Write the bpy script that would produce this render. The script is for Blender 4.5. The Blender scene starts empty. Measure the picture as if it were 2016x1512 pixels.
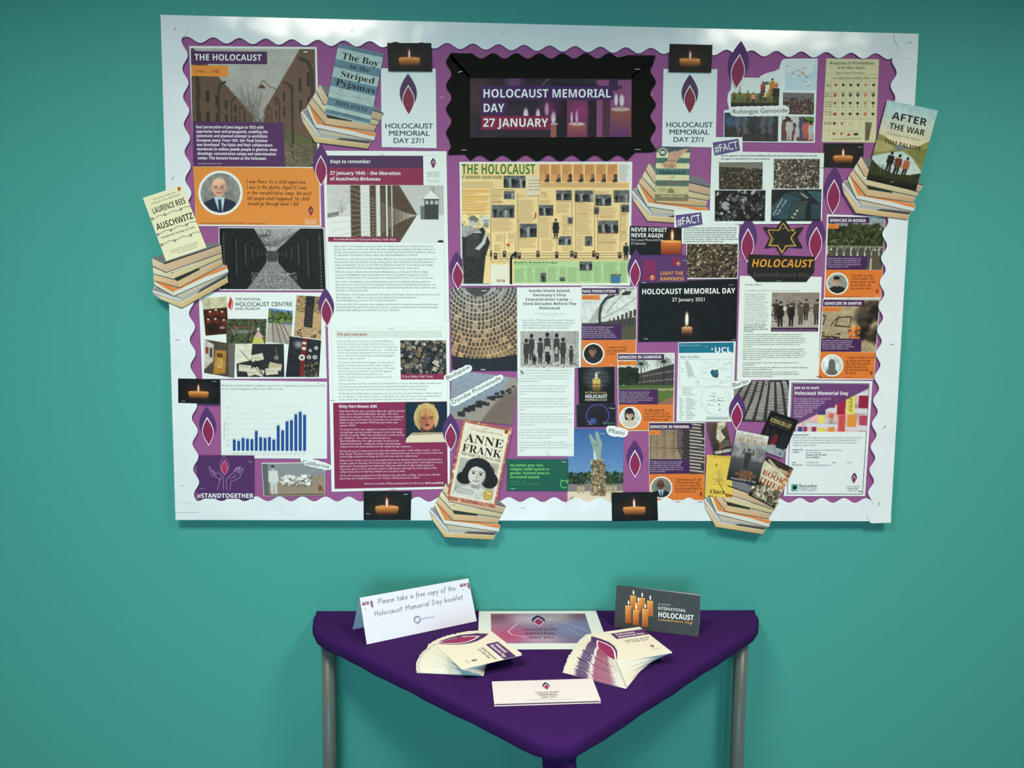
import bpy, math, random
import numpy as np
from mathutils import Vector

# ------------------------------------------------------------------ camera, world, lights, exposure
SC = bpy.context.scene
COL = SC.collection
CAM = np.array([-0.1412, -1.9275, 1.5245])
PITCH, YAW, ROLL, FPX = 0.0916, -0.0358, 0.0115, 1500.0
_f = np.array([-math.sin(YAW)*math.cos(PITCH), math.cos(YAW)*math.cos(PITCH), -math.sin(PITCH)])
_r0 = np.array([math.cos(YAW), math.sin(YAW), 0.0])
_u0 = np.cross(_r0, _f)
_r = _r0*math.cos(ROLL) + _u0*math.sin(ROLL)
_u = -_r0*math.sin(ROLL) + _u0*math.cos(ROLL)
camd = bpy.data.cameras.new('camera'); camd.sensor_fit = 'HORIZONTAL'; camd.sensor_width = 36
camd.lens = 36*FPX/2016; camd.clip_start = 0.05
cam = bpy.data.objects.new('camera', camd); COL.objects.link(cam)
from mathutils import Matrix
cam.matrix_world = Matrix([[_r[0], _u[0], -_f[0], CAM[0]], [_r[1], _u[1], -_f[1], CAM[1]], [_r[2], _u[2], -_f[2], CAM[2]], [0, 0, 0, 1]])
SC.camera = cam
SC.view_settings.view_transform = 'Standard'; SC.view_settings.look = 'None'
SC.view_settings.gamma = 1; SC.view_settings.use_curve_mapping = False
SC.view_settings.exposure = 0.0
w = bpy.data.worlds.new('world'); SC.world = w; w.use_nodes = True
w.node_tree.nodes['Background'].inputs[0].default_value = (0.60, 0.86, 1.0, 1)
w.node_tree.nodes['Background'].inputs[1].default_value = 0.10
def area(name, loc, size, power, color, spread, rot=(0, 0, 0)):
    l = bpy.data.lights.new(name, 'AREA'); l.shape = 'RECTANGLE'; l.size, l.size_y = size
    l.energy = power; l.color = color; l.spread = math.radians(spread)
    o = bpy.data.objects.new(name, l); o.location = loc; o.rotation_euler = rot; COL.objects.link(o)
    return o
LAMPS = [(-0.85, -1.6), (1.12, -1.6)]
for lx, ly in LAMPS:
    area('ceiling_panel_lamp', (lx, ly, 2.83), (0.56, 0.56), 40, (1.0, 0.93, 0.80), 147)
area('daylight_fill_lamp', (-0.3, -4.2, 1.15), (1.8, 1.3), 13, (0.40, 0.85, 1.0), 80, (math.radians(90), 0, 0))  # unseen bluish fill added behind the camera to brighten the lower wall

# ------------------------------------------------------------------ plane of the wall: photograph point -> place on the board
BY = 0.020                      # board front face stands 20 mm proud of the wall
LV = 0.0007
def onY(p, Y):
    p = np.asarray(p, float).reshape(-1, 2)
    d = _f + np.outer((p[:, 0]-1008)/FPX, _r) - np.outer((p[:, 1]-756)/FPX, _u)
    return CAM + d*((Y-CAM[1])/d[:, 1])[:, None]
# everything pinned to the board is laid out in a flat sheet coordinate system of the board face
# (homography board px <-> metres, computed once on the face plane), then lifted by its own depth
def W(p, d):
    q = onY(p, -BY); q[:, 1] = -BY-d
    return q
def lin(c):
    c = np.asarray(c, float)/255.0
    return np.where(c <= 0.04045, c/12.92, ((c+0.055)/1.055)**2.4)
KA = 1.12
def alb(c):
    c = np.asarray(c, float); c = c*.93+c.mean(-1, keepdims=True)*.07
    return np.clip(lin(c)*KA, 0, 0.93)

# ------------------------------------------------------------------ materials
_M = {}
def nodes(m):
    m.use_nodes = True; n = m.node_tree.nodes; b = n['Principled BSDF']; return m.node_tree, n, b
def mat(c, rough=0.55, spec=0.35, metal=0.0, grain=0.0, key=None):
    k = (key, tuple(int(v) for v in c), rough, spec, metal, grain)
    if k in _M: return _M[k]
    m = bpy.data.materials.new('surface'); t, n, b = nodes(m)
    a = alb(c)
    b.inputs['Base Color'].default_value = (*a, 1); b.inputs['Roughness'].default_value = rough
    b.inputs['Specular IOR Level'].default_value = spec; b.inputs['Metallic'].default_value = metal
    if grain:
        tc = n.new('ShaderNodeTexCoord'); ns = n.new('ShaderNodeTexNoise'); ns.inputs['Scale'].default_value = 60
        ns.inputs['Detail'].default_value = 5
        mx = n.new('ShaderNodeMix'); mx.data_type = 'RGBA'
        mx.inputs['A'].default_value = (*np.clip(a*(1-grain), 0, 1), 1); mx.inputs['B'].default_value = (*np.clip(a*(1+grain), 0, 1), 1)
        t.links.new(tc.outputs['Object'], ns.inputs['Vector']); t.links.new(ns.outputs['Fac'], mx.inputs['Factor'])
        t.links.new(mx.outputs['Result'], b.inputs['Base Color'])
    _M[k] = m; return m
def print_mat():
    if 'print' in _M: return _M['print']
    m = bpy.data.materials.new('printed_ink'); t, n, b = nodes(m)
    a = n.new('ShaderNodeAttribute'); a.attribute_name = 'ink'
    t.links.new(a.outputs['Color'], b.inputs['Base Color'])
    b.inputs['Roughness'].default_value = 0.5; b.inputs['Specular IOR Level'].default_value = 0.22
    _M['print'] = m; return m
def bump(m, scale, strength, dist=0.001, detail=3, vec='Object'):
    t, n, b = nodes(m)
    tc = n.new('ShaderNodeTexCoord'); ns = n.new('ShaderNodeTexNoise'); ns.inputs['Scale'].default_value = scale
    ns.inputs['Detail'].default_value = detail
    bp = n.new('ShaderNodeBump'); bp.inputs['Strength'].default_value = strength; bp.inputs['Distance'].default_value = dist
    t.links.new(tc.outputs[vec], ns.inputs['Vector']); t.links.new(ns.outputs['Fac'], bp.inputs['Height'])
    t.links.new(bp.outputs['Normal'], b.inputs['Normal']); return m

# ------------------------------------------------------------------ mesh helpers
def link(name, mesh, parent=None, m=None):
    o = bpy.data.objects.new(name, mesh); COL.objects.link(o)
    if m is not None: mesh.materials.append(m)
    if parent is not None: o.parent = parent
    return o
def empty(name, loc, label=None, cat=None, group=None, kind=None):
    o = bpy.data.objects.new(name, None); o.empty_display_size = 0.02; o.location = loc; COL.objects.link(o)
    tag(o, label, cat, group, kind); return o
def tag(o, label=None, cat=None, group=None, kind=None):
    if label: o['label'] = label
    if cat: o['category'] = cat
    if group: o['group'] = group
    if kind: o['kind'] = kind
    return o
def pmesh(name, V, F, cols=None):
    """V (n,3); F list of index lists or (m,k) int array; cols (n,3) linear ink colours per vertex"""
    me = bpy.data.meshes.new(name)
    V = np.asarray(V, np.float32)
    if isinstance(F, np.ndarray):
        k = F.shape[1]; m = len(F)
        me.vertices.add(len(V)); me.vertices.foreach_set('co', V.ravel())
        me.loops.add(m*k); me.loops.foreach_set('vertex_index', F.astype(np.int32).ravel())
        me.polygons.add(m); me.polygons.foreach_set('loop_start', np.arange(0, m*k, k, dtype=np.int32))
        try: me.polygons.foreach_set('loop_total', np.full(m, k, dtype=np.int32))
        except Exception: pass
        me.update(calc_edges=True)
    else:
        me.from_pydata([tuple(map(float, v)) for v in V], [], F)
    if cols is not None:
        at = me.color_attributes.new('ink', 'FLOAT_COLOR', 'POINT')
        c = np.ones((len(V), 4), np.float32); c[:, :3] = cols
        at.data.foreach_set('color', c.ravel())
    return me
def box_mesh(name, x0, x1, y0, y1, z0, z1):
    V = [(x, y, z) for x in (x0, x1) for y in (y0, y1) for z in (z0, z1)]
    F = [[0, 1, 3, 2], [4, 6, 7, 5], [0, 4, 5, 1], [2, 3, 7, 6], [0, 2, 6, 4], [1, 5, 7, 3]]
    return pmesh(name, V, F)
def ribbon(pts, w):
    """thin stroke as quads in sheet coordinates"""
    P = np.asarray(pts, float); V = []; F = []
    for a, b in zip(P[:-1], P[1:]):
        d = b-a; L = math.hypot(*d)
        if L < 1e-9: continue
        d = d/L; n = np.array([-d[1], d[0]])*w/2; e = d*w*0.35
        i = len(V); V += [a-n-e, b-n+e, b+n+e, a+n-e]; F.append([i, i+1, i+2, i+3])
    return V, F

# ------------------------------------------------------------------ lettering: glyph outlines of Blender's built-in typeface
ASC = [chr(i) for i in range(33, 127)] + ['–', '‘', '’', '©', 'ö', 'ä', 'ü', '£']
def sub(c, U, L, D=None, ex={}):
    if c in ex: return ex[c]
    if 'A' <= c <= 'Z': return chr(U+ord(c)-65)
    if 'a' <= c <= 'z': return chr(L+ord(c)-97)
    if D and '0' <= c <= '9': return chr(D+ord(c)-48)
    return c
STY = {
 'g': lambda c: c,
 'b': lambda c: sub(c, 0x1D5D4, 0x1D5EE, 0x1D7EC),
 'r': lambda c: sub(c, 0x1D5A0, 0x1D5BA, 0x1D7E2),
 's': lambda c: sub(c, 0x1D400, 0x1D41A, 0x1D7CE),
 'i': lambda c: sub(c, 0x1D63C, 0x1D656, 0x1D7EC),
 'f': lambda c: sub(c, 0x1D56C, 0x1D586),
 'k': lambda c: sub(c, 0x1D4D0, 0x1D4EA),
 'm': lambda c: sub(c, 0x1D670, 0x1D68A, 0x1D7F6),
 'd': lambda c: sub(c, 0x1D538, 0x1D552, 0x1D7D8, {'C': '\u2102', 'H': '\u210D', 'N': '\u2115', 'P': '\u2119', 'Q': '\u211A', 'R': '\u211D', 'Z': '\u2124'}),
}
_G = {}
def _lines_mesh(body, res, offset):
    c = bpy.data.curves.new('glyphs', 'FONT'); c.body = body; c.size = 1; c.space_line = 4; c.resolution_u = res; c.offset = offset
    o = bpy.data.objects.new('glyphs', c); m = bpy.data.meshes.new_from_object(o)
    n = len(m.vertices); V = np.empty(n*3); m.vertices.foreach_get('co', V); V = V.reshape(-1, 3)[:, :2]
    m.calc_loop_triangles(); nt = len(m.loop_triangles); T = np.empty(nt*3, np.int32); m.loop_triangles.foreach_get('vertices', T); T = T.reshape(-1, 3)
    bpy.data.objects.remove(o); bpy.data.curves.remove(c); bpy.data.meshes.remove(m)
    return V, T
def _pitch():
    if 'pitch' not in _G:
        VA, _ = _lines_mesh('H\nH', 1, 0); y = np.sort(VA[:, 1]); _G['pitch'] = y[len(y)//2:].mean()-y[:len(y)//2].mean()
        V3, _ = _lines_mesh('H', 1, 0); _G['hx'] = V3[:, 0].max()
    return _G['pitch'], _G['hx']
def glyphs(st, res, chars='H'):
    """glyph outlines by need: (vertices, triangles, advance) per letter"""
    g = _G.setdefault((st, res), {}); need = [c for c in dict.fromkeys(list(chars)+['H', 'x']) if c not in g and c != ' ']
    if not need: return g
    pitch, hx = _pitch(); off = 0.0; fn = STY[st[0]]
    V1, T1 = _lines_mesh('\n'.join(fn(c) for c in need), res, off)
    V2, _ = _lines_mesh('\n'.join(fn(c)+'H' for c in need), 1, 0)
    r1 = np.round((0.3-V1[:, 1])/pitch).astype(int); r2 = np.round((0.3-V2[:, 1])/pitch).astype(int); tl = r1[T1[:, 0]] if len(T1) else np.zeros(0)
    for i, c in enumerate(need):
        idx = np.nonzero(r1 == i)[0]; a = V2[r2 == i]; adv = (a[:, 0].max()-hx) if len(a) else 0.5
        if st.endswith('+'): adv += .02
        if len(idx) == 0: g[c] = (np.zeros((0, 2)), np.zeros((0, 3), int), adv); continue
        rm = -np.ones(len(V1), int); rm[idx] = np.arange(len(idx)); v = V1[idx].copy(); v[:, 1] += i*pitch
        t = rm[T1[tl == i]]; p, q, r = v[t[:, 0]], v[t[:, 1]], v[t[:, 2]]; ar = (q[:, 0]-p[:, 0])*(r[:, 1]-p[:, 1])-(q[:, 1]-p[:, 1])*(r[:, 0]-p[:, 0])
        t = np.where((ar < 0)[:, None], t[:, ::-1], t)[np.abs(ar) > 2e-6]      # same winding, no slivers
        g[c] = (v, t, adv)
    g['cap'] = g['H'][0][:, 1].max(); g[' '] = (np.zeros((0, 2)), np.zeros((0, 3), int), 0.28 if st[0] != 'm' else 0.6)
    return g
def face(st, cap):
    """typeface actually used: small print is set in the plain built-in face"""
    if st in ('r', 'm'): return 'g'
    if st == 'i': return 'b' if cap > 8 else 'g'
    if st == 'b' and cap < 4.6: return 'g+'
    if st == 's' and cap < 3.9: return 'g'
    return st
def natural(s, st, res=1, track=0):
    g = glyphs(st, res, s); return sum(g[c][2]+track for c in s)-track
def layout(s, x0, y0, x1, cap, st='g', y1=None, res=1, sx=None, track=0.0, shear=0.0):
    """fits the string from (x0,y0) to (x1,y1) on its baseline, y down"""
    if st == 'i' and not shear: shear = .2
    st = face(st, cap); g = glyphs(st, res, s); y1 = y0 if y1 is None else y1
    nat = natural(s, st, res, track); L = math.hypot(x1-x0, y1-y0)
    k = sx if sx else L/nat; sy = cap/g['cap']
    ux, uy = (x1-x0)/L, (y1-y0)/L
    V = []; T = []; n = 0
    bold = {'+': .022, '*': .014}.get(st[-1], 0)       # heavier weights: the outline laid down again, shifted a hair
    for lay, (dx, dy) in enumerate([(0, 0)] if not bold else [(-bold, -bold*.6), (bold, -bold*.6), (-bold, bold*.6), (bold, bold*.6)]):
        pen = 0.0
        for c in s:
            v, t, a = g[c]
            if len(v):
                X = (v[:, 0]+pen+dx)*k + shear*v[:, 1]*sy; Y = (v[:, 1]+dy)*sy
                V.append(np.stack([x0+ux*X+uy*Y, y0+uy*X-ux*Y, np.full(len(X), float(lay))], 1)); T.append(t+n); n += len(v)
            pen += a+track
    if not V: return np.zeros((0, 3)), np.zeros((0, 3), int)
    return np.vstack(V), np.vstack(T)
# handwriting: own stroke letters (x-height 1)
HW = {'a': (1.05, ".85,.95 .4,1 .1,.5 .3,0 .7,.25 .85,.95 .85,.2 1,0"), 'b': (.95, ".12,1.9 .1,0 .15,.6 .5,.95 .85,.6 .6,.05 .1,.1"),
 'c': (.85, ".8,.85 .4,1 .1,.5 .35,0 .8,.15"), 'd': (1.05, ".85,.8 .4,1 .1,.4 .4,0 .85,.4 .9,1.9 .9,0"),
 'e': (.85, ".1,.5 .7,.65 .6,1 .25,.9 .1,.4 .4,0 .8,.15"), 'f': (.75, ".85,1.7 .55,1.9 .4,1.5 .25,-.6;.05,.9 .7,1"),
 'g': (.95, ".8,.9 .35,1 .1,.5 .4,.1 .8,.6 .8,1 .75,-.5 .45,-.9 .05,-.6"), 'h': (.95, ".12,1.9 .1,0 .15,.6 .5,1 .75,.7 .8,0"),
 'i': (.4, ".15,1 .15,0;.15,1.4 .22,1.55"), 'j': (.5, ".3,1 .3,-.6 0,-.8;.3,1.4 .37,1.55"), 'k': (.85, ".12,1.9 .1,0;.7,1 .12,.45 .75,0"),
 'l': (.35, ".12,1.9 .12,0"), 'm': (1.35, ".1,1 .1,0 .15,.7 .4,1 .58,.7 .58,0 .65,.7 .9,1 1.08,.6 1.15,0"), 'n': (.95, ".1,1 .1,0 .2,.7 .5,1 .72,.7 .78,0"),
 'o': (.95, ".45,1 .1,.6 .2,.1 .55,0 .85,.5 .45,1"), 'p': (.95, ".1,1 .08,-.9 .12,.6 .5,1 .85,.6 .5,.05 .12,.2"), 'q': (.95, ".8,.9 .35,1 .1,.5 .4,.1 .8,.6 .8,-.9"),
 'r': (.7, ".1,1 .1,0 .2,.7 .6,1"), 's': (.8, ".7,.9 .3,1 .2,.7 .65,.4 .5,0 .1,.1"), 't': (.75, ".38,1.6 .3,.1 .6,.05;0,1.05 .72,1.1"),
 'u': (1, ".1,1 .15,.2 .5,0 .8,.5 .8,1 .88,0"), 'v': (.85, ".1,1 .4,0 .75,1"), 'w': (1.2, ".1,1 .3,0 .55,.8 .8,0 1.05,1"), 'x': (.85, ".1,1 .7,0;.7,1 .1,0"),
 'y': (.9, ".1,1 .42,.2;.8,1 .2,-.9"), 'z': (.85, ".1,1 .7,1 .1,0 .75,0"),
 'A': (1.2, ".05,0 .55,1.8 1.05,0;.25,.6 .85,.6"), 'D': (1.25, ".15,1.8 .15,0 .7,.1 1.1,.9 .7,1.7 .05,1.8"), 'H': (1.3, ".15,1.8 .15,0;1.05,1.8 1.05,0;.0,.9 1.15,1"),
 'I': (.4, ".15,1.8 .15,0"), 'J': (.8, ".6,1.8 .6,.2 .3,0 .05,.2"), 'L': (.95, ".15,1.8 .15,0 .85,0"), 'M': (1.6, ".1,0 .25,1.7 .75,.5 1.25,1.8 1.45,0"), 'N': (1.3, ".1,0 .15,1.7 1,.1 1.05,1.8"),
 'P': (1.1, ".2,1.8 .15,0;.05,1.7 .7,1.85 1,1.4 .7,.95 .2,.85"), 'S': (1, ".85,1.6 .4,1.8 .2,1.4 .8,.7 .5,0 .1,.2"), 'T': (1.1, ".55,1.8 .55,0;.05,1.75 1.05,1.8"), 'W': (1.6, ".05,1.8 .4,0 .8,1.3 1.15,0 1.5,1.8"),
 'O': (1.2, ".6,1.8 .1,1 .5,0 1.1,.8 .6,1.8"), 'F': (1, ".15,1.8 .15,0;.1,1.75 .9,1.8;.15,.95 .7,1"), '1': (.5, ".25,1.7 .25,0"), '5': (.9, ".75,1.7 .25,1.7 .15,1 .7,.8 .5,0 .1,.1"), '0': (1, ".5,1.7 .1,.8 .5,0 .85,.9 .5,1.7"),
 '.': (.4, ".15,0 .2,.08"), ',': (.4, ".2,.1 .1,-.3"), "'": (.35, ".15,1.8 .12,1.4"), '-': (.7, ".1,.6 .6,.6"), ' ': (.65, "")}
def hand(s, x0, y0, x1, xh, w, y1=None, shear=0.12):
    y1 = y0 if y1 is None else y1; tot = sum(HW.get(c, HW['x'])[0]+.12 for c in s); L = math.hypot(x1-x0, y1-y0); k = L/tot
    ux, uy = (x1-x0)/L, (y1-y0)/L; pen = 0; V = []; F = []
    for c in s:
        a, p = HW.get(c, HW['x'])
        for st in p.split(';'):
            if not st.strip(): continue
            q = [tuple(map(float, t.split(','))) for t in st.split()]
            pts = [(x0+ux*X+uy*Y, y0+uy*X-ux*Y) for X, Y in [((pen+x+shear*y)*k, y*xh) for x, y in q]]
            v, f = ribbon(pts, w); n = len(V); V += v; F += [[i+n for i in ff] for ff in f]
        pen += a+.12
    return V, F

# ------------------------------------------------------------------ painter for the printed photographs (ink per mesh point)
def vnoise(H, Wd, cell, rng, oct=3):
    out = np.zeros((H, Wd)); amp = 1; tot = 0
    for o in range(oct):
        c = max(cell/2**o, 1.0); gh, gw = int(H/c)+3, int(Wd/c)+3; g = rng.random((gh, gw))
        y = np.arange(H)/c; x = np.arange(Wd)/c; yi = y.astype(int); xi = x.astype(int); fy = (y-yi)[:, None]; fx = (x-xi)[None]
        fy = fy*fy*(3-2*fy); fx = fx*fx*(3-2*fx)
        a = g[yi][:, xi]*(1-fx)+g[yi][:, xi+1]*fx; b = g[yi+1][:, xi]*(1-fx)+g[yi+1][:, xi+1]*fx
        out += amp*(a*(1-fy)+b*fy); tot += amp; amp *= .55
    return out/tot
class Cv:
    def __init__(s, w, h, base=(128, 128, 128), seed=1):
        s.w, s.h = w, h; s.W, s.H = max(4, int(round(w*2))), max(4, int(round(h*2)))
        s.a = np.empty((s.H, s.W, 3)); s.a[:] = base; s.rng = np.random.default_rng(seed)
        s.Y, s.X = np.mgrid[0:s.H, 0:s.W]; s.X = (s.X+.5)*w/s.W; s.Y = (s.Y+.5)*h/s.H
    def win(s, x0, y0, x1, y1):
        a = max(0, int(x0*s.W/s.w)-1); b = min(s.W, int(x1*s.W/s.w)+2); c = max(0, int(y0*s.H/s.h)-1); d = min(s.H, int(y1*s.H/s.h)+2)
        return (slice(c, max(c, d)), slice(a, max(a, b)))
    def put(s, sl, m, c):
        m = m[..., None]; s.a[sl] = s.a[sl]*(1-m)+np.asarray(c, float)*m
    def poly(s, pts, c, a=1.0):
        P = np.asarray(pts, float); sl = s.win(P[:, 0].min(), P[:, 1].min(), P[:, 0].max(), P[:, 1].max()); X = s.X[sl]; Y = s.Y[sl]
        if X.size == 0: return
        ins = np.zeros(X.shape, bool); Q = np.roll(P, 1, 0)
        for (x1, y1), (x2, y2) in zip(P, Q):
            if y1 == y2: continue
            ins ^= ((y1 > Y) != (y2 > Y)) & (X < (x2-x1)*(Y-y1)/(y2-y1)+x1)
        s.put(sl, ins*a, c)
    def rect(s, x0, y0, x1, y1, c, a=1.0): s.poly([(x0, y0), (x1, y0), (x1, y1), (x0, y1)], c, a)
    def ell(s, cx, cy, rx, ry, c, a=1.0, soft=0.0, rot=0.0):
        R = max(rx, ry)*(1+soft)+1; sl = s.win(cx-R, cy-R, cx+R, cy+R); X = s.X[sl]-cx; Y = s.Y[sl]-cy
        if X.size == 0: return
        if rot: X, Y = X*math.cos(rot)+Y*math.sin(rot), -X*math.sin(rot)+Y*math.cos(rot)
        r = np.sqrt((X/rx)**2+(Y/ry)**2)
        m = np.clip((1+soft-r)/max(2*soft, .25/max(min(rx, ry), .3)), 0, 1)
        s.put(sl, m*a, c)
    def line(s, pts, w, c, a=1.0):
        for (x0, y0), (x1, y1) in zip(pts[:-1], pts[1:]):
            sl = s.win(min(x0, x1)-w-1, min(y0, y1)-w-1, max(x0, x1)+w+1, max(y0, y1)+w+1); X = s.X[sl]; Y = s.Y[sl]
            if X.size == 0: continue
            dx, dy = x1-x0, y1-y0; L = dx*dx+dy*dy+1e-9; t = np.clip(((X-x0)*dx+(Y-y0)*dy)/L, 0, 1)
            d = np.hypot(X-x0-t*dx, Y-y0-t*dy); s.put(sl, np.clip(w/2+.35-d, 0, .7)/.7*a, c)
    def grad(s, c0, c1, y0=0, y1=None, x0=0, x1=None):
        y1 = s.h if y1 is None else y1; x1 = s.w if x1 is None else x1; sl = s.win(x0, y0, x1, y1); t = np.clip((s.Y[sl]-y0)/(y1-y0), 0, 1)[..., None]
        s.a[sl] = np.asarray(c0, float)*(1-t)+np.asarray(c1, float)*t
    def noise(s, amp, cell=6, box=None, tint=(1, 1, 1)):
        sl = s.win(*(box or (0, 0, s.w, s.h))); h, w_ = s.X[sl].shape
        n = (vnoise(h, w_, cell*2, s.rng)-.5)*2*amp; s.a[sl] *= 1+n[..., None]*np.asarray(tint)
    def specks(s, n, box, r, cols, a=.9, asp=2.0, shadow=None):
        x0, y0, x1, y1 = box; g = s.rng
        for i in range(n):
            x, y = g.uniform(x0, x1), g.uniform(y0, y1); rr = g.uniform(*r); c = cols[g.integers(len(cols))]; k = g.uniform(.75, 1.2); th = g.uniform(0, 3.1)
            if shadow is not None: s.ell(x+.4*rr, y+.5*rr, rr*1.15, rr/asp*1.4, shadow, .7, 0, th)
            s.ell(x, y, rr, rr/g.uniform(1, asp), np.clip(np.asarray(c)*k, 0, 255), a, 0, th)
    def person(s, x, y, h, coat, skin=(150, 140, 130), legs=None, lean=0, wd=1.0):
        """standing figure, feet at (x,y)"""
        u = h/7.5; x0 = x; X = lambda P: [(x0+(a-x0)*wd, b) for a, b in P]; legs = coat if legs is None else legs
        s.poly(X([(x-.9*u, y-3.6*u), (x+.9*u, y-3.6*u), (x+.75*u, y), (x+.15*u, y), (x, y-3*u), (x-.2*u, y), (x-.8*u, y)]), legs)
        s.poly(X([(x-1.1*u+lean, y-6.1*u), (x+1.1*u+lean, y-6.1*u), (x+1.35*u, y-3.4*u), (x+1*u, y-3*u), (x-1*u, y-3*u), (x-1.35*u, y-3.4*u)]), coat)
        s.ell(x+lean, y-6.85*u, .5*u, .65*u, skin); s.ell(x+lean, y-7.1*u, .52*u, .45*u, np.asarray(skin)*.35)
    def points(s):
        nx, ny = max(2, int(round(s.w))), max(2, int(round(s.h)))
        A = np.clip(s.a, 0, 255); P = np.pad(A, ((1, 1), (1, 1), (0, 0)), 'edge')
        iy = np.round(np.linspace(0, s.H, ny+1)).astype(int); ix = np.round(np.linspace(0, s.W, nx+1)).astype(int)
        g = (P[iy][:, ix]+P[iy+1][:, ix]+P[iy][:, ix+1]+P[iy+1][:, ix+1])/4
        return g, nx, ny
def quadmap(q, U, Vv):
    q = np.asarray(q, float); U = U[..., None]; Vv = Vv[..., None]
    return (q[0]*(1-U)+q[1]*U)*(1-Vv)+(q[3]*(1-U)+q[2]*U)*Vv

# ------------------------------------------------------------------ a sheet of paper with its print
class Item:
    def __init__(s, name, label, cat, level, at, group=None, mapper=None, loc=None):
        s.map = mapper or (lambda p, d: W(p, d)); s.d = level*LV; s.k = 0
        loc = loc if loc is not None else s.map([at], s.d)[0]
        s.loc = np.asarray(loc, float); s.root = empty(name, tuple(s.loc), label, cat, group)
    def _o(s, name, me, m): return link(name, me, s.root, m)
    def sheet(s, poly, c, name='sheet', th=0.00035, rough=.6, m=None):
        n = len(poly); A = s.map(poly, s.d+th)-s.loc; B = s.map(poly, s.d)-s.loc
        F = [list(range(n))[::-1], list(range(n, 2*n))]+[[i, (i+1) % n, n+(i+1) % n, n+i] for i in range(n)]
        s.k = 0; s.top = s.d+th
        return s._o(name, pmesh(name, np.vstack([A, B]), F), m or mat(c, rough))
    def lift(s, P, lay):      # overlapping strokes of ink lie a few thousandths of a millimetre apart
        P = np.asarray(P, float); d = s.z(); A = s.map(P, d); N = s.map(P[:1], d+.001)[0]-s.map(P[:1], d)[0]
        return A+np.asarray(lay, float)[:, None]*N/np.linalg.norm(N)*.000012-s.loc
    def z(s): s.k += 1; return s.top+s.k*0.00006
    def flat(s, name, polys, label=None):
        V = []; F = []; C = []; d = s.z(); P2 = []
        for p, c in polys:
            n = len(V); c = np.asarray(c, float); V += [tuple(x) for x in p]; F.append(list(range(n, n+len(p)))[::-1])
            C += [c if c.ndim == 1 else None]*len(p) if c.ndim == 1 else list(c)
        # later polygons lie a hair above earlier ones
        off = np.zeros(len(V)); 
        for j, f in enumerate(F): off[f] = j*0.000012
        A = s.map(V, d); nrm = s.map(V[:1], d+.001)[0]-s.map(V[:1], d)[0]
        A = A+off[:, None]*nrm/np.linalg.norm(nrm)-s.loc
        s.k += int(len(F)*0.000012/0.00006)
        o = s._o(name, pmesh(name, A, F, alb(np.array(C))), print_mat())
        if label: o['label'] = label
        return o
    def photo(s, quad, fn, name='photograph', base=(120, 120, 120), seed=1, scale=1.0, label=None, clip=None):
        q = np.asarray(quad, float); w_ = (np.linalg.norm(q[1]-q[0])+np.linalg.norm(q[2]-q[3]))/2*scale; h = (np.linalg.norm(q[3]-q[0])+np.linalg.norm(q[2]-q[1]))/2*scale
        cv = Cv(w_, h, base, seed); fn(cv); g, nx, ny = cv.points()
        Vv, U = np.mgrid[0:ny+1, 0:nx+1]; P = quadmap(q, U/nx, Vv/ny).reshape(-1, 2)
        A = s.map(P, s.z())-s.loc; i = (np.arange(ny)[:, None]*(nx+1)+np.arange(nx)[None]).ravel()
        F = np.stack([i, i+nx+1, i+nx+2, i+1], 1)
        if clip is not None:
            cx, cy, r = clip; c = P[F].mean(1); F = F[np.hypot(c[:, 0]-cx, c[:, 1]-cy) < r]
        o = s._o(name, pmesh(name, A, F, alb(g.reshape(-1, 3))), print_mat())
        if label: o['label'] = label
        return o
    def text(s, c, lines, name='lettering', st='g', res=1):
        """lines: (string, x0, y0, x1, cap[, opts])"""
        V = []; T = []; n = 0
        for ln in lines:
            opt = dict(ln[5]) if len(ln) > 5 else {}
            opt.setdefault('st', st); opt.setdefault('res', res)
            v, t = layout(ln[0], ln[1], ln[2], ln[3], ln[4], **opt)
            if len(v): V.append(v); T.append(t+n); n += len(v)
        A = s.lift(np.vstack(V)[:, :2], np.vstack(V)[:, 2])
        return s._o(name, pmesh(name, A, np.vstack(T)), mat(c, .6, .2))
    def body(s, c, txt, x0, y0, dy, x1, cap, st='g', res=1, name='body_text', ys=None, xs=0.0, slope=0.0):
        L = txt.split('\n'); fs = face(st, cap); mx = max(natural(l, fs) for l in L); k = (x1-x0)/mx; lines = []
        y = y0
        for i, l in enumerate(L):
            if l.strip():
                xx = x0+xs*i; wd = natural(l, fs)*k
                lines.append((l, xx, y, xx+wd, cap, {'y1': y+wd*slope}))
                y += dy
            else: y += dy*.35
        return s.text(c, lines, name, st, res)
    def strokes(s, c, lines, w=.7, name='line_drawing'):
        V = []; F = []
        for l in lines:
            v, f = ribbon(l[0] if isinstance(l, tuple) else l, l[1] if isinstance(l, tuple) else w); n = len(V); V += v; F += [[i+n for i in ff] for ff in f]
        A = s.lift(V, (np.arange(len(V))//4) % 4)
        return s._o(name, pmesh(name, A, np.array(F)[:, ::-1]), mat(c, .6, .2))
    def hand(s, c, lines, w=.8, name='handwriting'):
        V = []; F = []
        for l in lines:
            v, f = hand(*l[:5], w, *(l[5:])); n = len(V); V += v; F += [[i+n for i in ff] for ff in f]
        A = s.lift(V, (np.arange(len(V))//4) % 4)
        return s._o(name, pmesh(name, A, np.array(F)), mat(c, .6, .2))
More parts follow.
